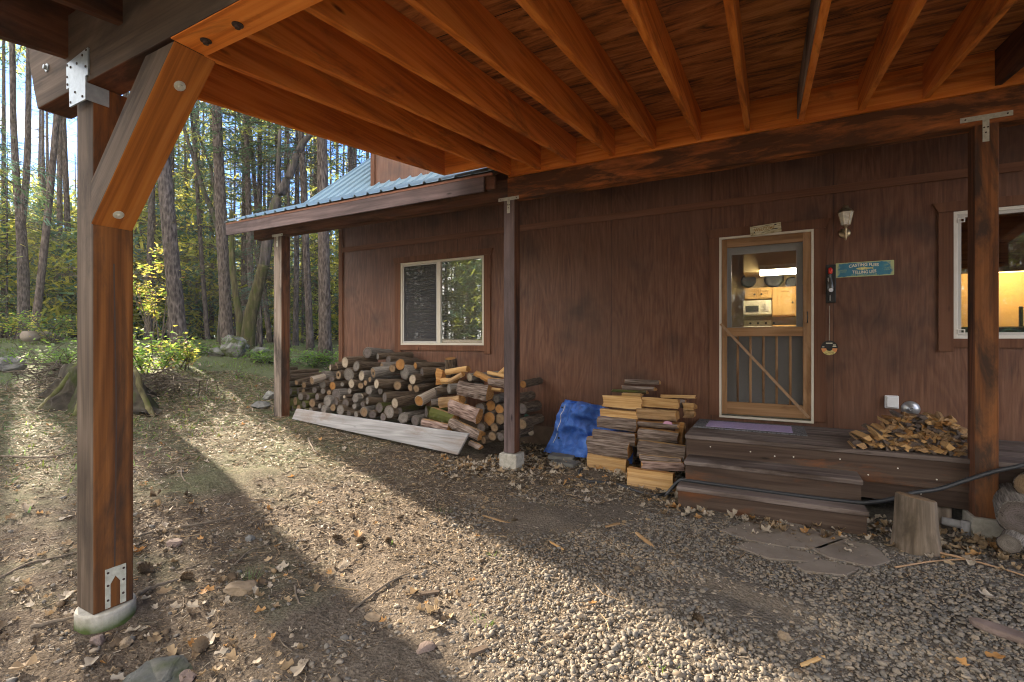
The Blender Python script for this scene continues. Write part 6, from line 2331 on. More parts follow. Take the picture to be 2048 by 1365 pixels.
def litter():
    # duff: needles, bark crumbs
    def dens(x, y):
        zc = -SA * x + CA * y
        return np.clip(1.25 - (x + 2.2) / 2.6 + 0.25 * wob(x, y), 0.12, 1) * np.clip(2.6 / zc, 0.06, 1)
    x, y = scatter(230000, -11, 2.4, 0.6, 7, dens)
    n_ = len(x)
    zc = -SA * x + CA * y
    u = lambda a, b_: nr.uniform(a, b_, n_)
    k = np.clip(zc / 3.2, 0.8, 2.6)
    ln = u(0.014, 0.05) * k
    wd = u(0.002, 0.0065) * k
    V, Fc, mi = cards(x, y, GH(x, y) + u(0.002, 0.016) * k, ln, wd, u(0, 6.28), nr.normal(0, 0.22, n_), u(-0.7, 0.7),
                      nr.choice(4, n_, p=[0.34, 0.35, 0.19, 0.12]))
    me = raw_mesh("needle_litter", V, Fc, ['litter_brown', 'litter_tan', 'deadbranch', 'litter_pale'], mi)
    kind(link("needle_litter", me), 'stuff')
    # leaves
    def dl(x, y):
        zc = -SA * x + CA * y
        base = np.clip(0.55 - (x + 2.6) / 3, 0.05, 1)
        edge = np.exp(-((y - 4.75) / 0.32) ** 2) * (x > -3.6)      # drift along the house
        foot = np.exp(-((x + 3.5) / 1.0) ** 2 - ((y - 1.2) / 0.7) ** 2)
        corner = np.exp(-((x + 2.3) / 0.8) ** 2 - ((y - 5.35) / 0.35) ** 2) * 1.0
        return np.clip(0.12 * base * np.clip(3.5 / zc, .3, 1) + 0.8 * edge + 0.34 * foot + corner, 0, 1)
    x, y = scatter(15000, -16, 2.6, 0.7, 11, dl)

    def de(x, y):
        return np.clip(np.exp(-((y - 4.62 - 0.9 * (x < -0.8) * (x > -2.9)) / (0.30 + 0.35 * (x < -0.8))) ** 2) * (0.6 + 0.5 * wob(x * 1.5, y * 2)), 0, 1)
    x2, y2 = scatter(6500, -3.4, 2.4, 4.1, 6.1, de)
    x3, y3 = scatter(1200, -5.0, -1.4, 0.8, 2.4, lambda x, y: np.clip(0.25 + 0.5 * wob(x * 2, y * 2), 0, 1))
    x, y = np.concatenate([x, x2, x3]), np.concatenate([y, y2, y3])
    allV, allF, allM = [], [], []
    off = 0
    for i in range(len(x)):
        V, Fc = leaf_verts(i % 40, nr.uniform(0.3, 2.2))
        s = nr.uniform(0.02, 0.075) * (1.45 if y[i] > 4.2 or nr.rand() < 0.12 else 1.0)
        M = Euler((nr.normal(0, 0.35), nr.normal(0, 0.35), nr.uniform(0, 6.28))).to_matrix()
        W = (V * s) @ np.array(M).T + np.array([x[i], y[i], gh(x[i], y[i]) + nr.uniform(0.006, 0.022)])
        allV.append(W)
        allF.append(Fc + off)
        allM += [nr.choice(4, p=[0.42, 0.34, 0.10, 0.14])] * len(Fc)
        off += len(V)
    me = raw_mesh("leaf_litter", np.concatenate(allV), np.concatenate(allF), ['litter_pale', 'litter_tan', 'litter_orange', 'litter_brown'], allM, True)
    kind(link("leaf_litter", me), 'stuff')
    # small crumbs of stone and soil in the duff
    x, y = scatter(9000, -7, 0.5, 0.8, 5, lambda x, y: np.clip(0.75 - (x + 2) / 4, 0.1, 1))
    V1, F1 = ico(1)
    n_ = len(x)
    s = np.exp(nr.normal(math.log(0.0062), 0.5, n_)).clip(0.003, 0.024)
    W = V1[None] * (1 + nr.uniform(-0.28, 0.28, (n_, len(V1), 1))) * (s[:, None] * np.array([1.2, 0.9, 0.65]))[:, None, :]
    W += np.stack([x, y, GH(x, y) + s * 0.35], -1)[:, None, :]
    me = raw_mesh("soil_crumbs", W.reshape(-1, 3), (F1[None] + (np.arange(n_) * len(V1))[:, None, None]).reshape(-1, 3),
                  [GRAV[2], 'twig', 'litter_brown', 'litter_tan'], np.repeat(nr.choice(4, n_), len(F1)), True)
    kind(link("soil_crumbs", me), 'stuff')
    # loose twigs
    b = MB()
    x, y = scatter(900, -9, 1.0, 0.9, 6, lambda x, y: np.clip(0.7 - (x + 2) / 3.5, 0.12, 1))
    for i in range(len(x)):
        L_ = nr.uniform(0.05, 0.24)
        a = nr.uniform(0, 6.28)
        p = Vector((x[i], y[i], gh(x[i], y[i]) + 0.008))
        d = Vector((math.cos(a), math.sin(a), nr.uniform(-0.05, 0.1)))
        s_ = Vector((-d.y, d.x, 0)) * nr.uniform(-0.2, 0.2) * L_
        r_ = nr.uniform(0.0012, 0.004)
        b.tube([p, p + d * L_ * 0.5 + s_, p + d * L_], [r_, r_ * 0.9, r_ * 0.5], 5, nr.choice(3), False)
    kind(b.build("twig_litter", ['twig', 'litter_tan', 'deadbranch']), 'stuff')
    # moss and short grass, left and back
    def dm(x, y):
        d = np.clip((-x - 4.6) / 4, 0, 1) * np.clip(0.30 + 0.75 * wob(x * 0.6, y * 0.8), 0, 1)
        return d
    x, y = scatter(60000, -22, -3.8, 1.2, 15, dm)
    n_ = len(x)
    u = lambda a, b_: nr.uniform(a, b_, n_)
    V, Fc, mi = cards(x, y, GH(x, y) + u(0.005, 0.035), u(0.03, 0.09), u(0.008, 0.02), u(0, 6.28), u(0.2, 1.3), u(-0.5, 0.5), nr.choice(3, n_, p=[.6, .3, .1]))
    me = raw_mesh("moss_and_grass", V, Fc, ['moss', 'leaf_fern', 'leaf_green'], mi)
    kind(link("moss_and_grass", me), 'stuff')


litter()
for (px, py, lab, n_, h) in ((498, 1160, "small tuft of thin grass behind the flat tan stone", 34, 0.09), (885, 1025, "tiny grass tuft on the upper gravel", 12, 0.05), (960, 1250, "green weed sprig in the bottom gravel", 14, 0.05),
                             (1320, 1335, "bright green weed in the bottom gravel right of centre", 10, 0.04), (985, 1110, "little green sprig on the sunlit gravel", 9, 0.04)):
    g = ground_at(px, py)
    b = MB()
    for k in range(n_):
        a = rnd.uniform(0, 6.28)
        r_ = rnd.uniform(0, 0.05)
        q = Vector((g.x + r_ * math.cos(a) * 1.6, g.y + r_ * math.sin(a), g.z))
        t_ = q + Vector((math.cos(a) * h * 0.6, math.sin(a) * h * 0.4, h * rnd.uniform(0.5, 1)))
        b.add([q + Vector((-0.002, 0, 0)), q + Vector((0.002, 0, 0)), t_], [(0, 1, 2)])
    o = b.build("grass_tuft", ['leaf_green' if 'weed' in lab or 'sprig' in lab else 'leaf_fern'], None)
    tag(o, lab, "grass tuft")

# ================================================================ FOREST
SUNP = Vector((SUN_AZ.y, -SUN_AZ.x, 0))       # across the sun's direction
SUNP = SUNP if SUNP.y > 0 else -SUNP


def lane(x, y):
    """offset across the sunbeam that lights the drive, and its height there"""
    d = x * SUNP.x + y * SUNP.y
    t = (x + 2.0) * SUN_AZ.x + (y - 2.6) * SUN_AZ.y
    return d, t * math.tan(SUN_EL)


BRANCH = {}


def branches_mesh(seed, z0, z1, n_, reach, twiggy=5):
    """dead lower limbs: thin, slightly drooping, with side twigs"""
    rg = random.Random(seed)
    V, Fc = [], []

    def stick(p, q, r0, r1):
        d = (q - p).normalized()
        ref = Vector((0, 0, 1)) if abs(d.z) < 0.9 else Vector((1, 0, 0))
        a = d.cross(ref).normalized()
        b_ = d.cross(a)
        o = len(V)
        for (c, r_) in ((p, r0), (q, r1)):
            for k in range(3):
                t = 2.094 * k
                V.append(c + (a * math.cos(t) + b_ * math.sin(t)) * r_)
        for k in range(3):
            Fc.append((o + k, o + (k + 1) % 3, o + 3 + (k + 1) % 3, o + 3 + k))
    for _ in range(n_):
        z = rg.uniform(z0, z1)
        a = rg.uniform(0, 6.283)
        L_ = reach * rg.uniform(0.35, 1.0)
        p = Vector((0.12 * math.cos(a), 0.12 * math.sin(a), z))
        dz = rg.uniform(-0.35, 0.25)
        d = Vector((math.cos(a), math.sin(a), dz))
        m_ = 4
        r_ = rg.uniform(0.007, 0.015)
        for k in range(m_):
            q = p + d * (L_ / m_) + Vector((rg.uniform(-.06, .06), rg.uniform(-.06, .06), rg.uniform(-.08, .05)))
            stick(p, q, r_ * (1 - k / m_ * 0.8), r_ * (1 - (k + 1) / m_ * 0.8))
            for _ in range(twiggy if k else 1):
                e = Vector((math.cos(a + rg.uniform(-1.3, 1.3)), math.sin(a + rg.uniform(-1.3, 1.3)), rg.uniform(-0.7, 0.4)))
                s_ = p.lerp(q, rg.random())
                stick(s_, s_ + e * rg.uniform(0.12, 0.5), 0.0045, 0.002)
            p = q
    return raw_mesh("branches", np.array([v[:] for v in V]), np.array(Fc), ['deadbranch'])


def crown_mesh(seed, z0, z1, n_, reach, mats, per=60, droop=0.5, lf=0.20, bare=0.25, lift=0.0):
    """live boughs: sprays of narrow needle clusters on drooping limbs"""
    rg = np.random.RandomState(seed)
    X, Y, Z, LN, WD, YW, PT, RL, MI = [], [], [], [], [], [], [], [], []
    tw = MB()
    for _ in range(n_):
        t = rg.rand() ** 0.9
        z = z0 + (z1 - z0) * t
        L_ = reach * (1 - 0.75 * t) * rg.uniform(0.55, 1.0) + 0.3
        a = rg.uniform(0, 6.283)
        ca, sa_ = math.cos(a), math.sin(a)
        mi = rg.choice(len(mats), p=[0.62, 0.38] if len(mats) == 2 else None)
        k = rg.uniform(0.5, 1.2) * droop
        tw.tube([(0, 0, z), (ca * L_ * .5, sa_ * L_ * .5, z - k * .12 * L_ + lift * L_ * .5), (ca * L_, sa_ * L_, z - k * 0.42 * L_ + lift * L_)], [0.018, 0.011, 0.004], 3, 0, False)
        m_ = int(per * L_ / 2)
        s = bare + (1 - bare) * rg.rand(m_)
        side = rg.uniform(-1, 1, m_) * 0.34 * L_ * (0.35 + 0.65 * (1 - s)) + rg.normal(0, 0.05, m_)
        dz = -k * 0.42 * L_ * s ** 1.7 + lift * L_ * s - np.abs(side) * 0.35 * droop + rg.normal(0, 0.05, m_)
        X.append(ca * L_ * s - sa_ * side)
        Y.append(sa_ * L_ * s + ca * side)
        Z.append(z + dz)
        LN.append(lf * rg.uniform(0.6, 1.5, m_))
        WD.append(lf * 0.22 * rg.uniform(0.6, 1.3, m_))
        YW.append(a + np.sign(side) * rg.uniform(0.2, 1.1, m_))
        PT.append(-droop * rg.uniform(0.0, 1.0, m_) + lift)
        RL.append(rg.uniform(-0.7, 0.7, m_))
        MI.append(np.full(m_, mi))
    c = np.concatenate
    V, Fc, mi = cards(c(X), c(Y), c(Z), c(LN), c(WD), c(YW), c(PT), c(RL), c(MI))
    tv = np.array(tw.v)
    tf = np.array(tw.f)
    V2 = np.concatenate([V, tv])
    F2 = np.concatenate([Fc, tf + len(V)])
    M2 = np.concatenate([mi, np.full(len(tf), len(mats))])
    return raw_mesh("crown", V2, F2, list(mats) + ['deadbranch'], M2)


DEAD = [branches_mesh(40 + i, 1.6, 13, 62, 2.1) for i in range(4)]
DEADS = [branches_mesh(60 + i, 0.9, 9, 46, 1.3, 4) for i in range(2)]
CROWN = [crown_mesh(20 + i, 6.5, 24, 74, 2.9, ('needle', 'needle3') if i % 2 else ('needle', 'needle2'), 46) for i in range(4)]
HIGH = [crown_mesh(30 + i, 11.5, 26, 60, 2.8, ('needle', 'needle3'), 46) for i in range(2)]
SAP = [crown_mesh(80 + i, 0.5, 6.0, 64, 1.45, ('needle2', 'needle') if i % 2 else ('needle', 'needle3'), 90, 0.55, 0.13, 0.15) for i in range(3)]


def trunk_mesh(path, radii, m, n_=18, flare=0.35, wobble=0.07, seed=0):
    rg = random.Random(seed)
    b = MB()
    P = smooth_path([Vector(p) for p in path], 6)
    R_ = []
    k = len(path) - 1
    for i in range(len(P)):
        t = i / (len(P) - 1) * k
        j = min(int(t), k - 1)
        R_.append(radii[j] + (radii[j + 1] - radii[j]) * (t - j))
    z0 = P[0].z
    R_ = [r_ * (1 + flare * math.exp(-(p.z - z0) / 0.35)) for r_, p in zip(R_, P)]
    b.tube(P, R_, n_, 0, True, wobble, rg)
    o = b.build("trunk", [m], None, smooth=True)
    me = o.data
    bpy.data.objects.remove(o)
    return me


def tree(name, label, px, dist, r, m, height=24, lean=(0, 0), dead=True, crown=True, deads=None, dx_top=None, group="fir trunks of the wood", cat="tree", up=1.0):
    g = atd(px, 683, dist)
    gz = gh(g.x, g.y)
    t = thing(name, label, cat, (g.x, g.y, gz - 0.12), group)
    rz = rnd.uniform(0, 6.28)
    kx, ky = lean
    pts = [(0, 0, 0), (kx * 0.25, ky * 0.25, height * 0.2), (kx * 0.5 + rnd.uniform(-.05, .05), ky * 0.5, height * 0.45), (kx, ky, height)]
    tm = trunk_mesh(pts, [r, r * 0.88, r * 0.72, r * 0.16], m, seed=rnd.randrange(9999))
    link("trunk", tm, t)
    d, hb = lane(g.x, g.y)
    inlane = -2.2 < d < 4.3
    if dead:
        o = link("dead_branches", deads or rnd.choice(DEAD), t)
        o.rotation_euler = (0, 0, rz)
        o.location = (kx * 0.2, ky * 0.2, 0)
        if -2.0 < d < 3.4:
            o.scale = (0.55, 0.55, 1)
    if crown:
        hi = inlane and (hb > 5.0)
        o = link("crown", rnd.choice(HIGH if (inlane and hb > 3.5) else CROWN), t)
        o.rotation_euler = (0, 0, rz + 1)
        o.location = (kx * 0.4, ky * 0.4, 0)
        sc_ = up
        if inlane:
            sc_ = max(1.0, (hb + 2.2) / 11.5)
        o.scale = (1, 1, sc_)
    return t


RT = Vector((CA, SA, 0))   # screen right, for lean


def ln_(k, j=0.0):
    return (RT.x * k, RT.y * k)


tree("fir_tree", "brown fir trunk right of the forked pair at the far left", 66, 18, 0.124, 'bark_fir2', lean=ln_(2.2))
tree("fir_tree", "thin dark fir stem between the far-left trunks and the near post", 87, 27, 0.08, 'bark_fir')
tree("fir_tree", "hazy fir trunk midway between the far-left trunks and the near post", 119, 24, 0.136, 'bark_fir2')
tree("fir_tree", "fir trunk half hidden by the near post's left side", 146, 25, 0.152, 'bark_fir', lean=ln_(-.9))
tree("fir_tree", "fir trunk behind the right part of the near post", 222, 10.8, 0.144, 'bark_fir')  # added trunk, unseen behind the near post, casts the lower shadow band
tree("fir_tree", "grey fir trunk close to the right side of the near post", 296, 20, 0.136, 'bark_fir', lean=ln_(.5))
tree("fir_tree", "slim fir trunk second to the right of the near post", 319, 26, 0.112, 'bark_fir')
tree("fir_tree", "broad rough grey fir trunk behind the yellow-leaved bush", 362, 13.5, 0.2, 'bark_fir', lean=ln_(-1.7))
tree("fir_tree", "slender fir left of the widest straight trunk", 416, 22, 0.1, 'bark_fir', lean=ln_(-1.4))
tree("fir_tree", "tall wide straight fir trunk behind the white boulder", 456, 18, 0.212, 'bark_fir2', lean=ln_(-1.0))
tree("fir_tree", "fir trunk rising behind the leaning mossy trunk's fork", 506, 19, 0.124, 'bark_fir2', lean=ln_(-.6))
tree("fir_tree", "thin fir leaning left above the porch eave's corner", 541, 21, 0.104, 'bark_fir2', lean=ln_(-2.0))
tree("fir_tree", "stout dark fir seen above the porch roof's left corner", 556, 21, 0.164, 'bark_fir')
tree("fir_tree", "very thin fir stem above the porch roof's left corner", 572, 29, 0.08, 'bark_fir2')
tree("fir_tree", "fir trunk just right of the porch corner post", 591, 20, 0.112, 'bark_fir', lean=ln_(.2))
tree("fir_tree", "reddish slim fir left of the thick trunk by the cabin corner", 621, 18, 0.132, 'bark_fir2', lean=ln_(-.8))
tree("fir_tree", "thick fir trunk nearest the cabin's corner board", 651, 16, 0.2, 'bark_fir2', lean=ln_(-.3))
tree("fir_tree", "dark fir trunk showing above the metal roof", 703, 20, 0.148, 'bark_fir')
tree("fir_tree", "slim fir touching the porch corner post's right edge", 577, 19, 0.068, 'bark_fir')
tree("fir_tree", "fir trunk right of the leaning mossy trunk's foot", 519, 20, 0.112, 'bark_fir')
tree("fir_tree", "spindly young fir left of the widest straight trunk", 393, 28, 0.06, 'bark_fir', deads=DEADS[0])
tree("fir_tree", "distant leaning fir stem before the porch corner post", 540, 24, 0.08, 'bark_fir2', lean=ln_(-3.0))
tree("fir_tree", "distant fir right of the forked pair, veiled in green", 30, 30, 0.128, 'bark_fir2')
tree("fir_tree", "distant fir behind the slim trunks right of near post", 340, 20.5, 0.096, 'bark_fir')
tree("fir_tree", "distant fir seen between porch corner post and cabin", 606, 34, 0.128, 'bark_fir')
tree("fir_tree", "dim fir at the far left edge of the wood", 8, 24, 0.112, 'bark_fir')

# forked tree at the far left
g = atd(46, 683, 19)
t = thing("forked_tree", "dark forked tree at the far left, splitting into two stems", "tree", (g.x, g.y, gh(g.x, g.y) - 0.1))
q = lambda k, z: (RT.x * k, RT.y * k, z)
link("trunk", trunk_mesh([q(0, 0), q(0.02, 2.5), q(-0.10, 4.9)], [0.20, 0.18, 0.15], 'bark_fir', seed=4), t)
link("trunk", trunk_mesh([q(-0.10, 4.7), q(-0.30, 7), q(-0.42, 11), q(-0.5, 22)], [0.13, 0.11, 0.09, 0.03], 'bark_fir', flare=0, seed=5), t)
link("trunk", trunk_mesh([q(-0.06, 4.6), q(0.16, 7), q(0.22, 11), q(0.25, 21)], [0.12, 0.105, 0.085, 0.03], 'bark_fir', flare=0, seed=6), t)
link("dead_branches", DEAD[1], t)
link("crown", HIGH[0], t)

# curved bare maple behind the widest trunk
g = atd(438, 683, 19)
t = thing("bare_tree", "dark bent tree with curving limbs left of the widest trunk", "tree", (g.x, g.y, gh(g.x, g.y) - 0.1))


def at_px(px, py, dist, base):
    p = atd(px, py, dist)
    return (p.x - base.x, p.y - base.y, p.z - base.z)


bs = t.location
link("trunk", trunk_mesh([(0, 0, 0), at_px(446, 560, 19, bs), at_px(436, 456, 19, bs), at_px(410, 390, 19, bs), at_px(391, 328, 19, bs), at_px(366, 250, 19, bs), at_px(352, 180, 19, bs)],
                         [0.10, 0.10, 0.105, 0.09, 0.075, 0.06, 0.045], 'bark_oak', 12, 0.1, seed=9), t)
link("limb", trunk_mesh([at_px(431, 357 + 60, 19, bs), at_px(422, 340, 19, bs), at_px(395, 262, 19, bs), at_px(385, 190, 19, bs)], [0.05, 0.045, 0.04, 0.03], 'bark_oak', 10, 0, seed=10), t)
link("limb", trunk_mesh([at_px(398, 360, 19, bs), at_px(385, 260, 19, bs), at_px(380, 200, 19, bs)], [0.055, 0.045, 0.035], 'bark_oak', 10, 0, seed=11), t)

# leaning mossy maple, two stems
g = atd(492, 683, 15.2)
t = thing("mossy_tree", "leaning mossy maple with a dark upper limb behind the eave", "tree", (g.x, g.y, gh(g.x, g.y) - 0.1))
bs = t.location
link("trunk", trunk_mesh([(0, 0, 0), at_px(500, 640, 15.2, bs), at_px(512, 590, 15.2, bs), at_px(528, 530, 15.2, bs)], [0.21, 0.19, 0.175, 0.16], 'bark_moss', 16, 0.3, seed=12), t)
link("upper_trunk", trunk_mesh([at_px(527, 534, 15.2, bs), at_px(538, 470, 15.2, bs), at_px(552, 405, 15.2, bs), at_px(578, 354, 15.2, bs), at_px(597, 302, 15.2, bs), at_px(622, 268, 15.2, bs), at_px(655, 232, 15.2, bs)],
                               [0.158, 0.155, 0.15, 0.12, 0.10, 0.08, 0.05], 'bark_oak', 14, 0, seed=13), t)
link("limb", trunk_mesh([at_px(560, 392, 15.2, bs), at_px(556, 340, 15.2, bs), at_px(560, 260, 15.2, bs)], [0.07, 0.06, 0.04], 'bark_oak', 10, 0, seed=14), t)
g = atd(481, 683, 16.2)
t = thing("mossy_tree", "slim mossy stem curving up behind the leaning mossy maple", "tree", (g.x, g.y, gh(g.x, g.y) - 0.1))
bs = t.location
link("trunk", trunk_mesh([(0, 0, 0), at_px(479, 640, 16.2, bs), at_px(470, 580, 16.2, bs), at_px(464, 520, 16.2, bs), at_px(462, 420, 16.2, bs)], [0.125, 0.115, 0.10, 0.09, 0.05], 'bark_moss', 14, 0.3, seed=15), t)

# understorey firs
for (px, dist, s, lab, k, yo) in ((303, 24, 1.75, "drooping blue-green young fir right of the near post", 0, 1.0), (522, 17.5, 0.72, "weeping young fir between mossy maple and porch corner post", 1, 0.9),
                                  (470, 26, 1.0, "young fir behind the widest straight trunk", 2, 0), (14, 20, 1.35, "bushy young fir at the far left edge", 0, 0), (100, 25, 1.0, "young fir in the haze left of the near post", 1, 0),
                                  (130, 23, 0.85, "low young fir close to the near post's left edge", 2, 0), (605, 22, 0.9, "young fir seen between porch corner post and cabin", 2, 0), (328, 24, 1.1, "young fir behind the broad rough trunk", 1, 0),
                                  (345, 23, 0.7, "small young fir left of the broad rough trunk", 2, 0)):
    g = atd(px, 683, dist)
    t = thing("young_fir", lab, "young fir", (g.x, g.y, gh(g.x, g.y) - 0.05 + yo), "young firs of the wood")
    tm = trunk_mesh([(0, 0, -yo), (0, 0, 2.5 * s), (0.02, 0, 6.4 * s)], [0.05, 0.035, 0.008], 'bark_fir', 8, 0.1)
    link("trunk", tm, t)
    o = link("crown", SAP[k], t)
    o.scale = (s, s, s)
    o.rotation_euler = (0, 0, rnd.uniform(0, 6))

# overhanging boughs of a near fir, left of the drive
g = Vector((-15.5, 3.0, 0))
t = thing("fir_tree", "near fir whose blue-green boughs hang in at the top left", "tree", (g.x, g.y, gh(g.x, g.y) - 0.1))
link("trunk", trunk_mesh([(0, 0, 0), (0, 0, 6), (0, 0, 20)], [0.24, 0.2, 0.05], 'bark_fir'), t)
link("crown", crown_mesh(55, 3.9, 6.3, 30, 3.5, ('needle2', 'needle'), 120, 0.7, 0.14, 0.2), t)


# broadleaf shrubs
def leafy(name, label, base, h, spread, n_, mats, size, stems=5, seed=0, p=None, cat="shrub", group=None, low=0.25, sm='deadbranch'):
    rg = np.random.RandomState(seed)
    t = thing(name, label, cat, tuple(base), group)
    tw = MB()
    C, D = [], []
    for _ in range(stems):
        a = rg.uniform(0, 6.28)
        d = Vector((math.cos(a) * spread * rg.uniform(0.3, 1), math.sin(a) * spread * rg.uniform(0.3, 1), h * rg.uniform(0.7, 1)))
        p0 = Vector((rg.normal(0, 0.08), rg.normal(0, 0.08), -0.05))
        p1_ = p0 + d * 0.5 + Vector((rg.normal(0, .06), rg.normal(0, .06), 0.1 * h))
        tw.tube([p0, p1_, p0 + d], [0.014 * h / 2 + 0.004, 0.009, 0.003], 5, 0, False)
        for _ in range(5):
            s_ = p0.lerp(p0 + d, rg.uniform(low, 1))
            e = s_ + Vector((rg.normal(0, .28), rg.normal(0, .28), rg.uniform(-.05, .25))) * spread * 0.8
            tw.tube([s_, (s_ + e) / 2 + Vector((0, 0, 0.03)), e], [0.006, 0.004, 0.002], 4, 0, False)
            C.append((s_, e))
    tw.build("stems", [sm], t)
    X, MI = [], []
    for _ in range(n_):
        s_, e = C[rg.randint(len(C))]
        q = s_.lerp(e, rg.uniform(0.2, 1.1)) + Vector(rg.normal(0, 0.05, 3)) * (1 + spread * 0.6)
        X.append(q[:])
        MI.append(rg.choice(len(mats), p=p))
    X = np.array(X)
    k = len(X)
    # small pointed leaves: two triangles folded along the rib
    ln, wd = size * rg.uniform(0.6, 1.3, k), size * 0.55 * rg.uniform(0.6, 1.2, k)
    V, Fc, mi = cards(X[:, 0], X[:, 1], X[:, 2], ln, wd * 1.3, rg.uniform(0, 6.28, k), rg.normal(-0.15, 0.35, k), rg.normal(0, 0.4, k), np.array(MI))
    link("foliage", raw_mesh("foliage", V, Fc, list(mats), mi), t)
    return t


def gp(px, dist):
    g = atd(px, 683, dist)
    return Vector((g.x, g.y, gh(g.x, g.y)))


leafy("hazel_bush", "tall thin bush with sparse yellow leaves right of the near post", gp(316, 14), 3.2, 1.15, 1000, ('leaf_yellow', 'leaf_green', 'leaf_rust'), 0.095, 7, 1, [.66, .24, .10], sm='twig', low=0.4)
leafy("green_bush", "bright green low bush at the foot of the yellow-leaved bush", gp(300, 9.6), 0.85, 0.75, 900, ('leaf_green', 'leaf_yellow', 'leaf_fern'), 0.075, 10, 2, [.6, .2, .2])
leafy("green_bush", "yellow-green low bush before the broad rough trunk", gp(362, 10.6), 0.75, 0.7, 620, ('leaf_green', 'leaf_yellow', 'leaf_rust'), 0.075, 9, 3, [.5, .4, .1])
leafy("green_bush", "leafy bush left of the near post on the root mound", gp(128, 9.2), 0.55, 0.7, 560, ('leaf_green', 'leaf_fern'), 0.06, 9, 4, [.5, .5])
leafy("green_bush", "bush with pale leaves at the far left below the trunks", gp(20, 15), 0.9, 0.9, 420, ('leaf_yellow', 'leaf_green'), 0.085, 8, 5, [.45, .55])
leafy("fern", "fern patch left of the porch corner post", gp(535, 13.2), 0.35, 0.8, 520, ('leaf_fern', 'leaf_green'), 0.09, 10, 6, [.6, .4], cat="fern")
leafy("fern", "fern patch between corner post and cabin corner", gp(622, 13.5), 0.4, 1.2, 800, ('leaf_fern', 'leaf_green'), 0.09, 12, 7, [.6, .4], cat="fern")
leafy("green_bush", "bright sprig of leaves against the cabin corner board", gp(662, 9.6) + Vector((-0.25, 0.4, 0)), 0.55, 0.35, 160, ('leaf_green', 'leaf_yellow'), 0.075, 6, 8, [.75, .25])
leafy("fern", "ferns around the white boulder", gp(440, 13.8), 0.35, 1.0, 520, ('leaf_fern', 'leaf_green'), 0.08, 10, 9, [.6, .4], cat="fern")
leafy("seedling", "lone dark seedling on the mossy clearing", gp(484, 10.3), 0.30, 0.08, 60, ('leaf_fern', 'leaf_green'), 0.05, 3, 10, [.5, .5], cat="seedling")
leafy("green_bush", "pale green bush beneath the forked tree at left", gp(100, 14.5), 0.9, 0.9, 460, ('leaf_green', 'leaf_yellow', 'leaf_fern'), 0.08, 9, 11, [.4, .3, .3])

# root mound: a mossy old stump with spreading roots and brush
g = gp(196, 7.6)
st = thing("mossy_stump", "old mossy stump with spreading root flares behind the near post", "stump", tuple(g))
b = MB()
rgs = random.Random(21)
n_ = 40
vs_ = []
lob = [1 + 0.42 * max(0, math.sin(5 * 2 * math.pi * k / n_ + 0.6)) + rgs.uniform(-.05, .05) for k in range(n_)]
for j, (r_, z, f) in enumerate(((0.66, -0.10, 1.2), (0.54, 0.05, 1.1), (0.46, 0.18, 0.8), (0.43, 0.34, 0.5), (0.41, 0.48, 0.3), (0.37, 0.56, 0.25), (0.1, 0.50, 0.1))):
    for k in range(n_):
        a = 2 * math.pi * k / n_
        q = r_ * (1 + (lob[k] - 1) * f) * (1 + rgs.uniform(-.05, .05))
        vs_.append((q * math.cos(a), q * math.sin(a), z + rgs.uniform(-.04, .04)))
fs = [(j * n_ + k, j * n_ + (k + 1) % n_, (j + 1) * n_ + (k + 1) % n_, (j + 1) * n_ + k) for j in range(6) for k in range(n_)]
fs.append(tuple(6 * n_ + k for k in range(n_)))
b.add(vs_, fs)
b.build("stump_body", ['bark_root'], st, smooth=True)


def root(e0, e1, top):
    """a root flare: a low earthy wedge with a mossy back"""
    e0.z = gh(e0.x, e0.y) - 0.02
    P = smooth_path([e0 - g, e0.lerp(e1, 0.5) - g + Vector((0, 0, -0.02)), e1 - g, Vector((0, 0, top))], 6)
    rb, rm = MB(), MB()
    k = len(P)
    hv = (P[-1] - P[0]).cross(Vector((0, 0, 1))).normalized()
    vs_ = []
    for i, p in enumerate(P):
        t = i / (k - 1)
        w_ = 0.07 + 0.20 * t
        zb_ = -0.12
        for (o_, z_) in ((-w_ * 1.6, zb_), (-w_ * 0.7, zb_ + (p.z - zb_) * 0.6), (-0.04, p.z), (0.04, p.z), (w_ * 0.7, zb_ + (p.z - zb_) * 0.6), (w_ * 1.6, zb_)):
            vs_.append(Vector((p.x, p.y, 0)) + hv * o_ * rgs.uniform(0.85, 1.15) + Vector((0, 0, z_ + rgs.uniform(-.015, .015))))
    rb.add(vs_, [(i * 6 + j, i * 6 + j + 1, (i + 1) * 6 + j + 1, (i + 1) * 6 + j) for i in range(k - 1) for j in range(5)])
    ro = rb.build("root", ['bark_root'], st, smooth=True)
    rm.tube([p + Vector((0, 0, -0.012)) for p in P], [0.042] * k, 8, 0, True, 0.35, rgs)
    rm.build("moss", ['bark_moss'], ro, smooth=True)


root(atd(78, 683, 6.8), atd(165, 722, 7.3), 0.42)
root(atd(308, 683, 7.1), atd(262, 735, 7.4), 0.26)
root(atd(150, 683, 6.7), atd(180, 735, 7.2), 0.3)
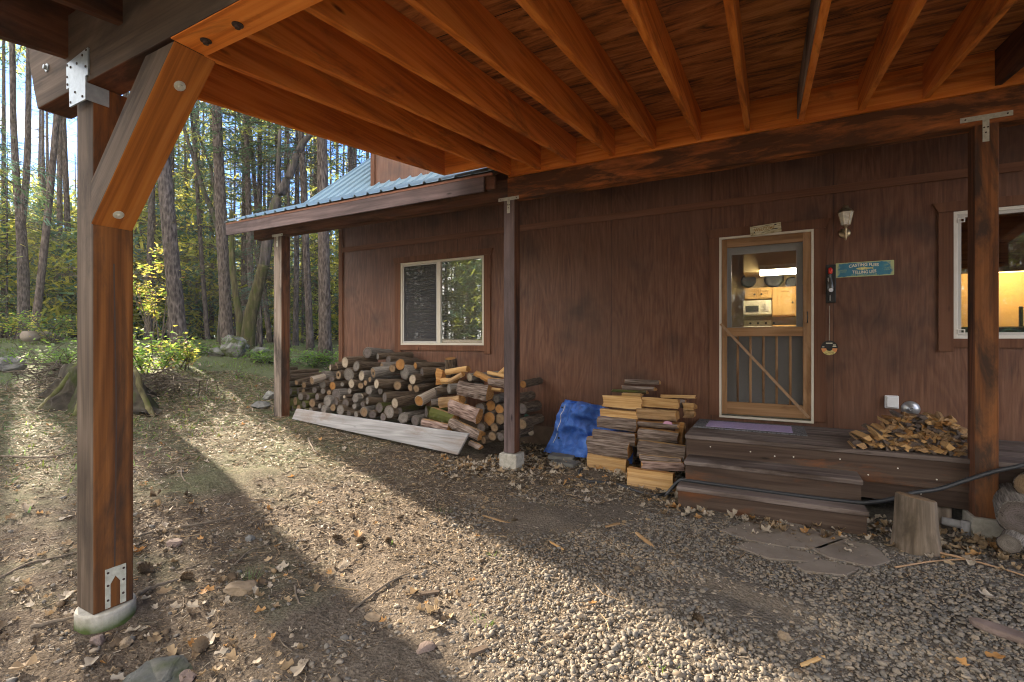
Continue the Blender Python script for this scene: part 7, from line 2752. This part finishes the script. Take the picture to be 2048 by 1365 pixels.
# brush heap of dead boughs over the roots
for (px, dist, lab, sd_) in ((330, 8.3, "heap of dead brush right of the mossy stump", 1), (118, 8.0, "heap of dead brush left of the mossy stump", 2)):
    g = gp(px, dist)
    b = MB()
    rgs = random.Random(sd_)
    for _ in range(150):
        a = rgs.uniform(0, 6.28)
        r_ = abs(rgs.gauss(0, 0.55))
        p = Vector((r_ * math.cos(a) * 1.3, r_ * math.sin(a), max(0, 0.42 - r_ * 0.32) * rgs.uniform(0.1, 1)))
        d = Vector((rgs.uniform(-1, 1), rgs.uniform(-1, 1), rgs.uniform(-0.35, 0.35))).normalized() * rgs.uniform(0.2, 0.7)
        b.tube([p - d / 2, p + Vector((0, 0, 0.04)), p + d / 2], [0.009, 0.007, 0.003], 4, 0, False)
    o = b.build("brush_heap", ['deadbranch'], None, loc=None)
    o.location = g
    tag(o, lab, "brush")
# fallen log at the far left
g = gp(52, 14)
b = MB()
e = atd(120, 683, 15.5)
dv = Vector((e.x - g.x, e.y - g.y, 0))
b.tube([(0, 0, 0.24), tuple(dv * 0.5 + Vector((0, 0, 0.26))), tuple(dv + Vector((0, 0, 0.22)))], [0.16, 0.15, 0.13], 14, 0, True, 0.08)
o = b.build("fallen_log", ['bark_peeled'], None, smooth=True)
o.location = g
tag(o, "pale barkless fallen log at the far left under the trunks", "log")
# arching bare twigs at the left
g = gp(30, 9.0)
b = MB()
for k in range(7):
    rgs = random.Random(k)
    p = Vector((rgs.uniform(-.5, .5), rgs.uniform(-.4, .4), 0))
    q = p + Vector((rgs.uniform(-.3, .6), rgs.uniform(-.3, .3), rgs.uniform(.25, .5)))
    b.tube(smooth_path([p, q, q + Vector((rgs.uniform(.3, .9), rgs.uniform(-.2, .2), rgs.uniform(-.05, .15)))], 4), [0.008 - 0.0007 * i for i in range(9)], 5, 0, False)
o = b.build("bare_shrub", ['deadbranch'])
o.location = g
tag(o, "arching bare twigs in the moss at the left edge", "shrub")


# --- the far wood, one mass
def far_wood():
    rg = np.random.RandomState(3)
    TR = MB()
    CX, CZ = [], []
    n = 0
    for _ in range(430):
        th = rg.uniform(math.radians(-53), math.radians(24))       # bearing from the camera axis, left to right
        d = rg.uniform(27, 75)
        f = Vector((-SA, CA, 0)) * math.cos(th) + RT * math.sin(th)
        p = f * d
        if p.x > -9 and p.y < 14:
            continue
        g = gh(p.x, p.y)
        ld, hb = lane(p.x, p.y)
        if 1.3 < ld < 2.8:
            continue
        r = rg.uniform(0.07, 0.2)
        hgt = rg.uniform(12, 24)
        lx = rg.uniform(-.6, .6)
        if not (-1.6 < ld < 1.3 and rg.rand() < 0.7):
          TR.tube([(p.x, p.y, g - 0.1), (p.x + lx * .4, p.y, g + hgt * .5), (p.x + lx, p.y, g + hgt)], [r, r * 0.75, r * 0.2], 7, 0, False)
        k = rg.randint(60, 110)
        z0, z1 = (0.2, 7.5) if rg.rand() < 0.75 else (3, hgt)
        if 0.6 < ld < 3.4:
            z1 = min(z1, hb - 3.8 - g)
        for _ in range(k):
            z = rg.uniform(z0, max(z1, z0 + 0.5))
            a = rg.uniform(0, 6.28)
            q = rg.uniform(0.2, 2.3)
            CX.append((p.x + q * math.cos(a), p.y + q * math.sin(a), g + z))
    C = np.array(CX)
    dl_ = C[:, 0] * SUNP.x + C[:, 1] * SUNP.y
    hl_ = ((C[:, 0] + 2.0) * SUN_AZ.x + (C[:, 1] - 2.6) * SUN_AZ.y) * math.tan(SUN_EL)
    _cut = (dl_ > 1.1) & (dl_ < 3.0) & (C[:, 2] > hl_ - 3.4) & (C[:, 2] < hl_ + 2.8)
    C = C[~_cut]
    C = C[~((dl_[~_cut] > -2.4) & (dl_[~_cut] <= 1.1) & (C[:, 2] > hl_[~_cut] - 3.4) & (C[:, 2] < hl_[~_cut] + 2.8) & (rg.rand(len(C)) < 0.97))]
    m = 15
    n_ = len(C) * m
    P = np.repeat(C, m, 0) + rg.normal(0, 1, (n_, 3)) * np.array([0.42, 0.42, 0.18])
    sz = rg.uniform(0.14, 0.46, n_)
    tone = np.repeat(rg.choice(4, len(C), p=[0.17, 0.2, 0.36, 0.27]), m)
    V, Fc, mi = cards(P[:, 0], P[:, 1], P[:, 2], sz, sz * 0.34, rg.uniform(0, 6.28, n_), rg.normal(-0.3, 0.4, n_), rg.uniform(-.8, .8, n_), tone)
    tv, tf = np.array(TR.v), np.array(TR.f)
    me = raw_mesh("far_wood", np.concatenate([V, tv]), np.concatenate([Fc, tf + len(V)]), ['needle', 'needle2', 'needle3', 'leaf_yellow', 'bark_fir2'], np.concatenate([mi, np.full(len(tf), 4)]))
    kind(link("far_wood", me), 'stuff')


far_wood()


def wood_behind():
    """the wood on the viewer's side of the yard, seen only in the window glass"""
    rg = np.random.RandomState(9)
    TR = MB()
    CX = []
    for _ in range(300):
        p = Vector((rg.uniform(-80, 30), rg.uniform(-62, -36), 0))
        g = gh(p.x, p.y)
        r = rg.uniform(0.12, 0.3)
        hgt = rg.uniform(14, 24)
        TR.tube([(p.x, p.y, g - 0.1), (p.x, p.y, g + hgt)], [r, r * 0.2], 8, 0, False)
        for _ in range(44):
            z = rg.uniform(0.2, hgt * 0.8)
            a = rg.uniform(0, 6.28)
            q = rg.uniform(0.2, 2.2)
            CX.append((p.x + q * math.cos(a), p.y + q * math.sin(a), g + z))
    C = np.array(CX)
    m = 9
    n_ = len(C) * m
    P = np.repeat(C, m, 0) + rg.normal(0, 1, (n_, 3)) * np.array([0.5, 0.5, 0.2])
    sz = rg.uniform(0.4, 0.9, n_)
    tone = np.repeat(rg.choice(3, len(C), p=[0.4, 0.2, 0.4]), m)
    V, Fc, mi = cards(P[:, 0], P[:, 1], P[:, 2], sz, sz * 0.34, rg.uniform(0, 6.28, n_), rg.normal(-0.3, 0.4, n_), rg.uniform(-.8, .8, n_), tone)
    tv, tf = np.array(TR.v), np.array(TR.f)
    me = raw_mesh("wood_across_the_yard", np.concatenate([V, tv]), np.concatenate([Fc, tf + len(V)]), ['needle', 'needle2', 'needle3', 'bark_fir2'], np.concatenate([mi, np.full(len(tf), 3)]))
    kind(link("wood_across_the_yard", me), 'stuff')


wood_behind()



# ---------------------------------------------------------------- thin haze in the wood
hz = NT("haze_air")
hz.t.nodes.remove(hz.b)
pv = hz.n("VolumePrincipled")
pv.inputs["Color"].default_value = (0.93, 0.95, 0.96, 1)
pv.inputs["Density"].default_value = 0.0007
pv.inputs["Anisotropy"].default_value = 0.05
hz.l(pv.outputs[0], hz.t.nodes["Material Output"].inputs["Volume"])
MAT['haze'] = hz.m
kind(MB().box(-240, 240, -240, 240, -1.4, 32).build("haze", ['haze']), 'stuff')
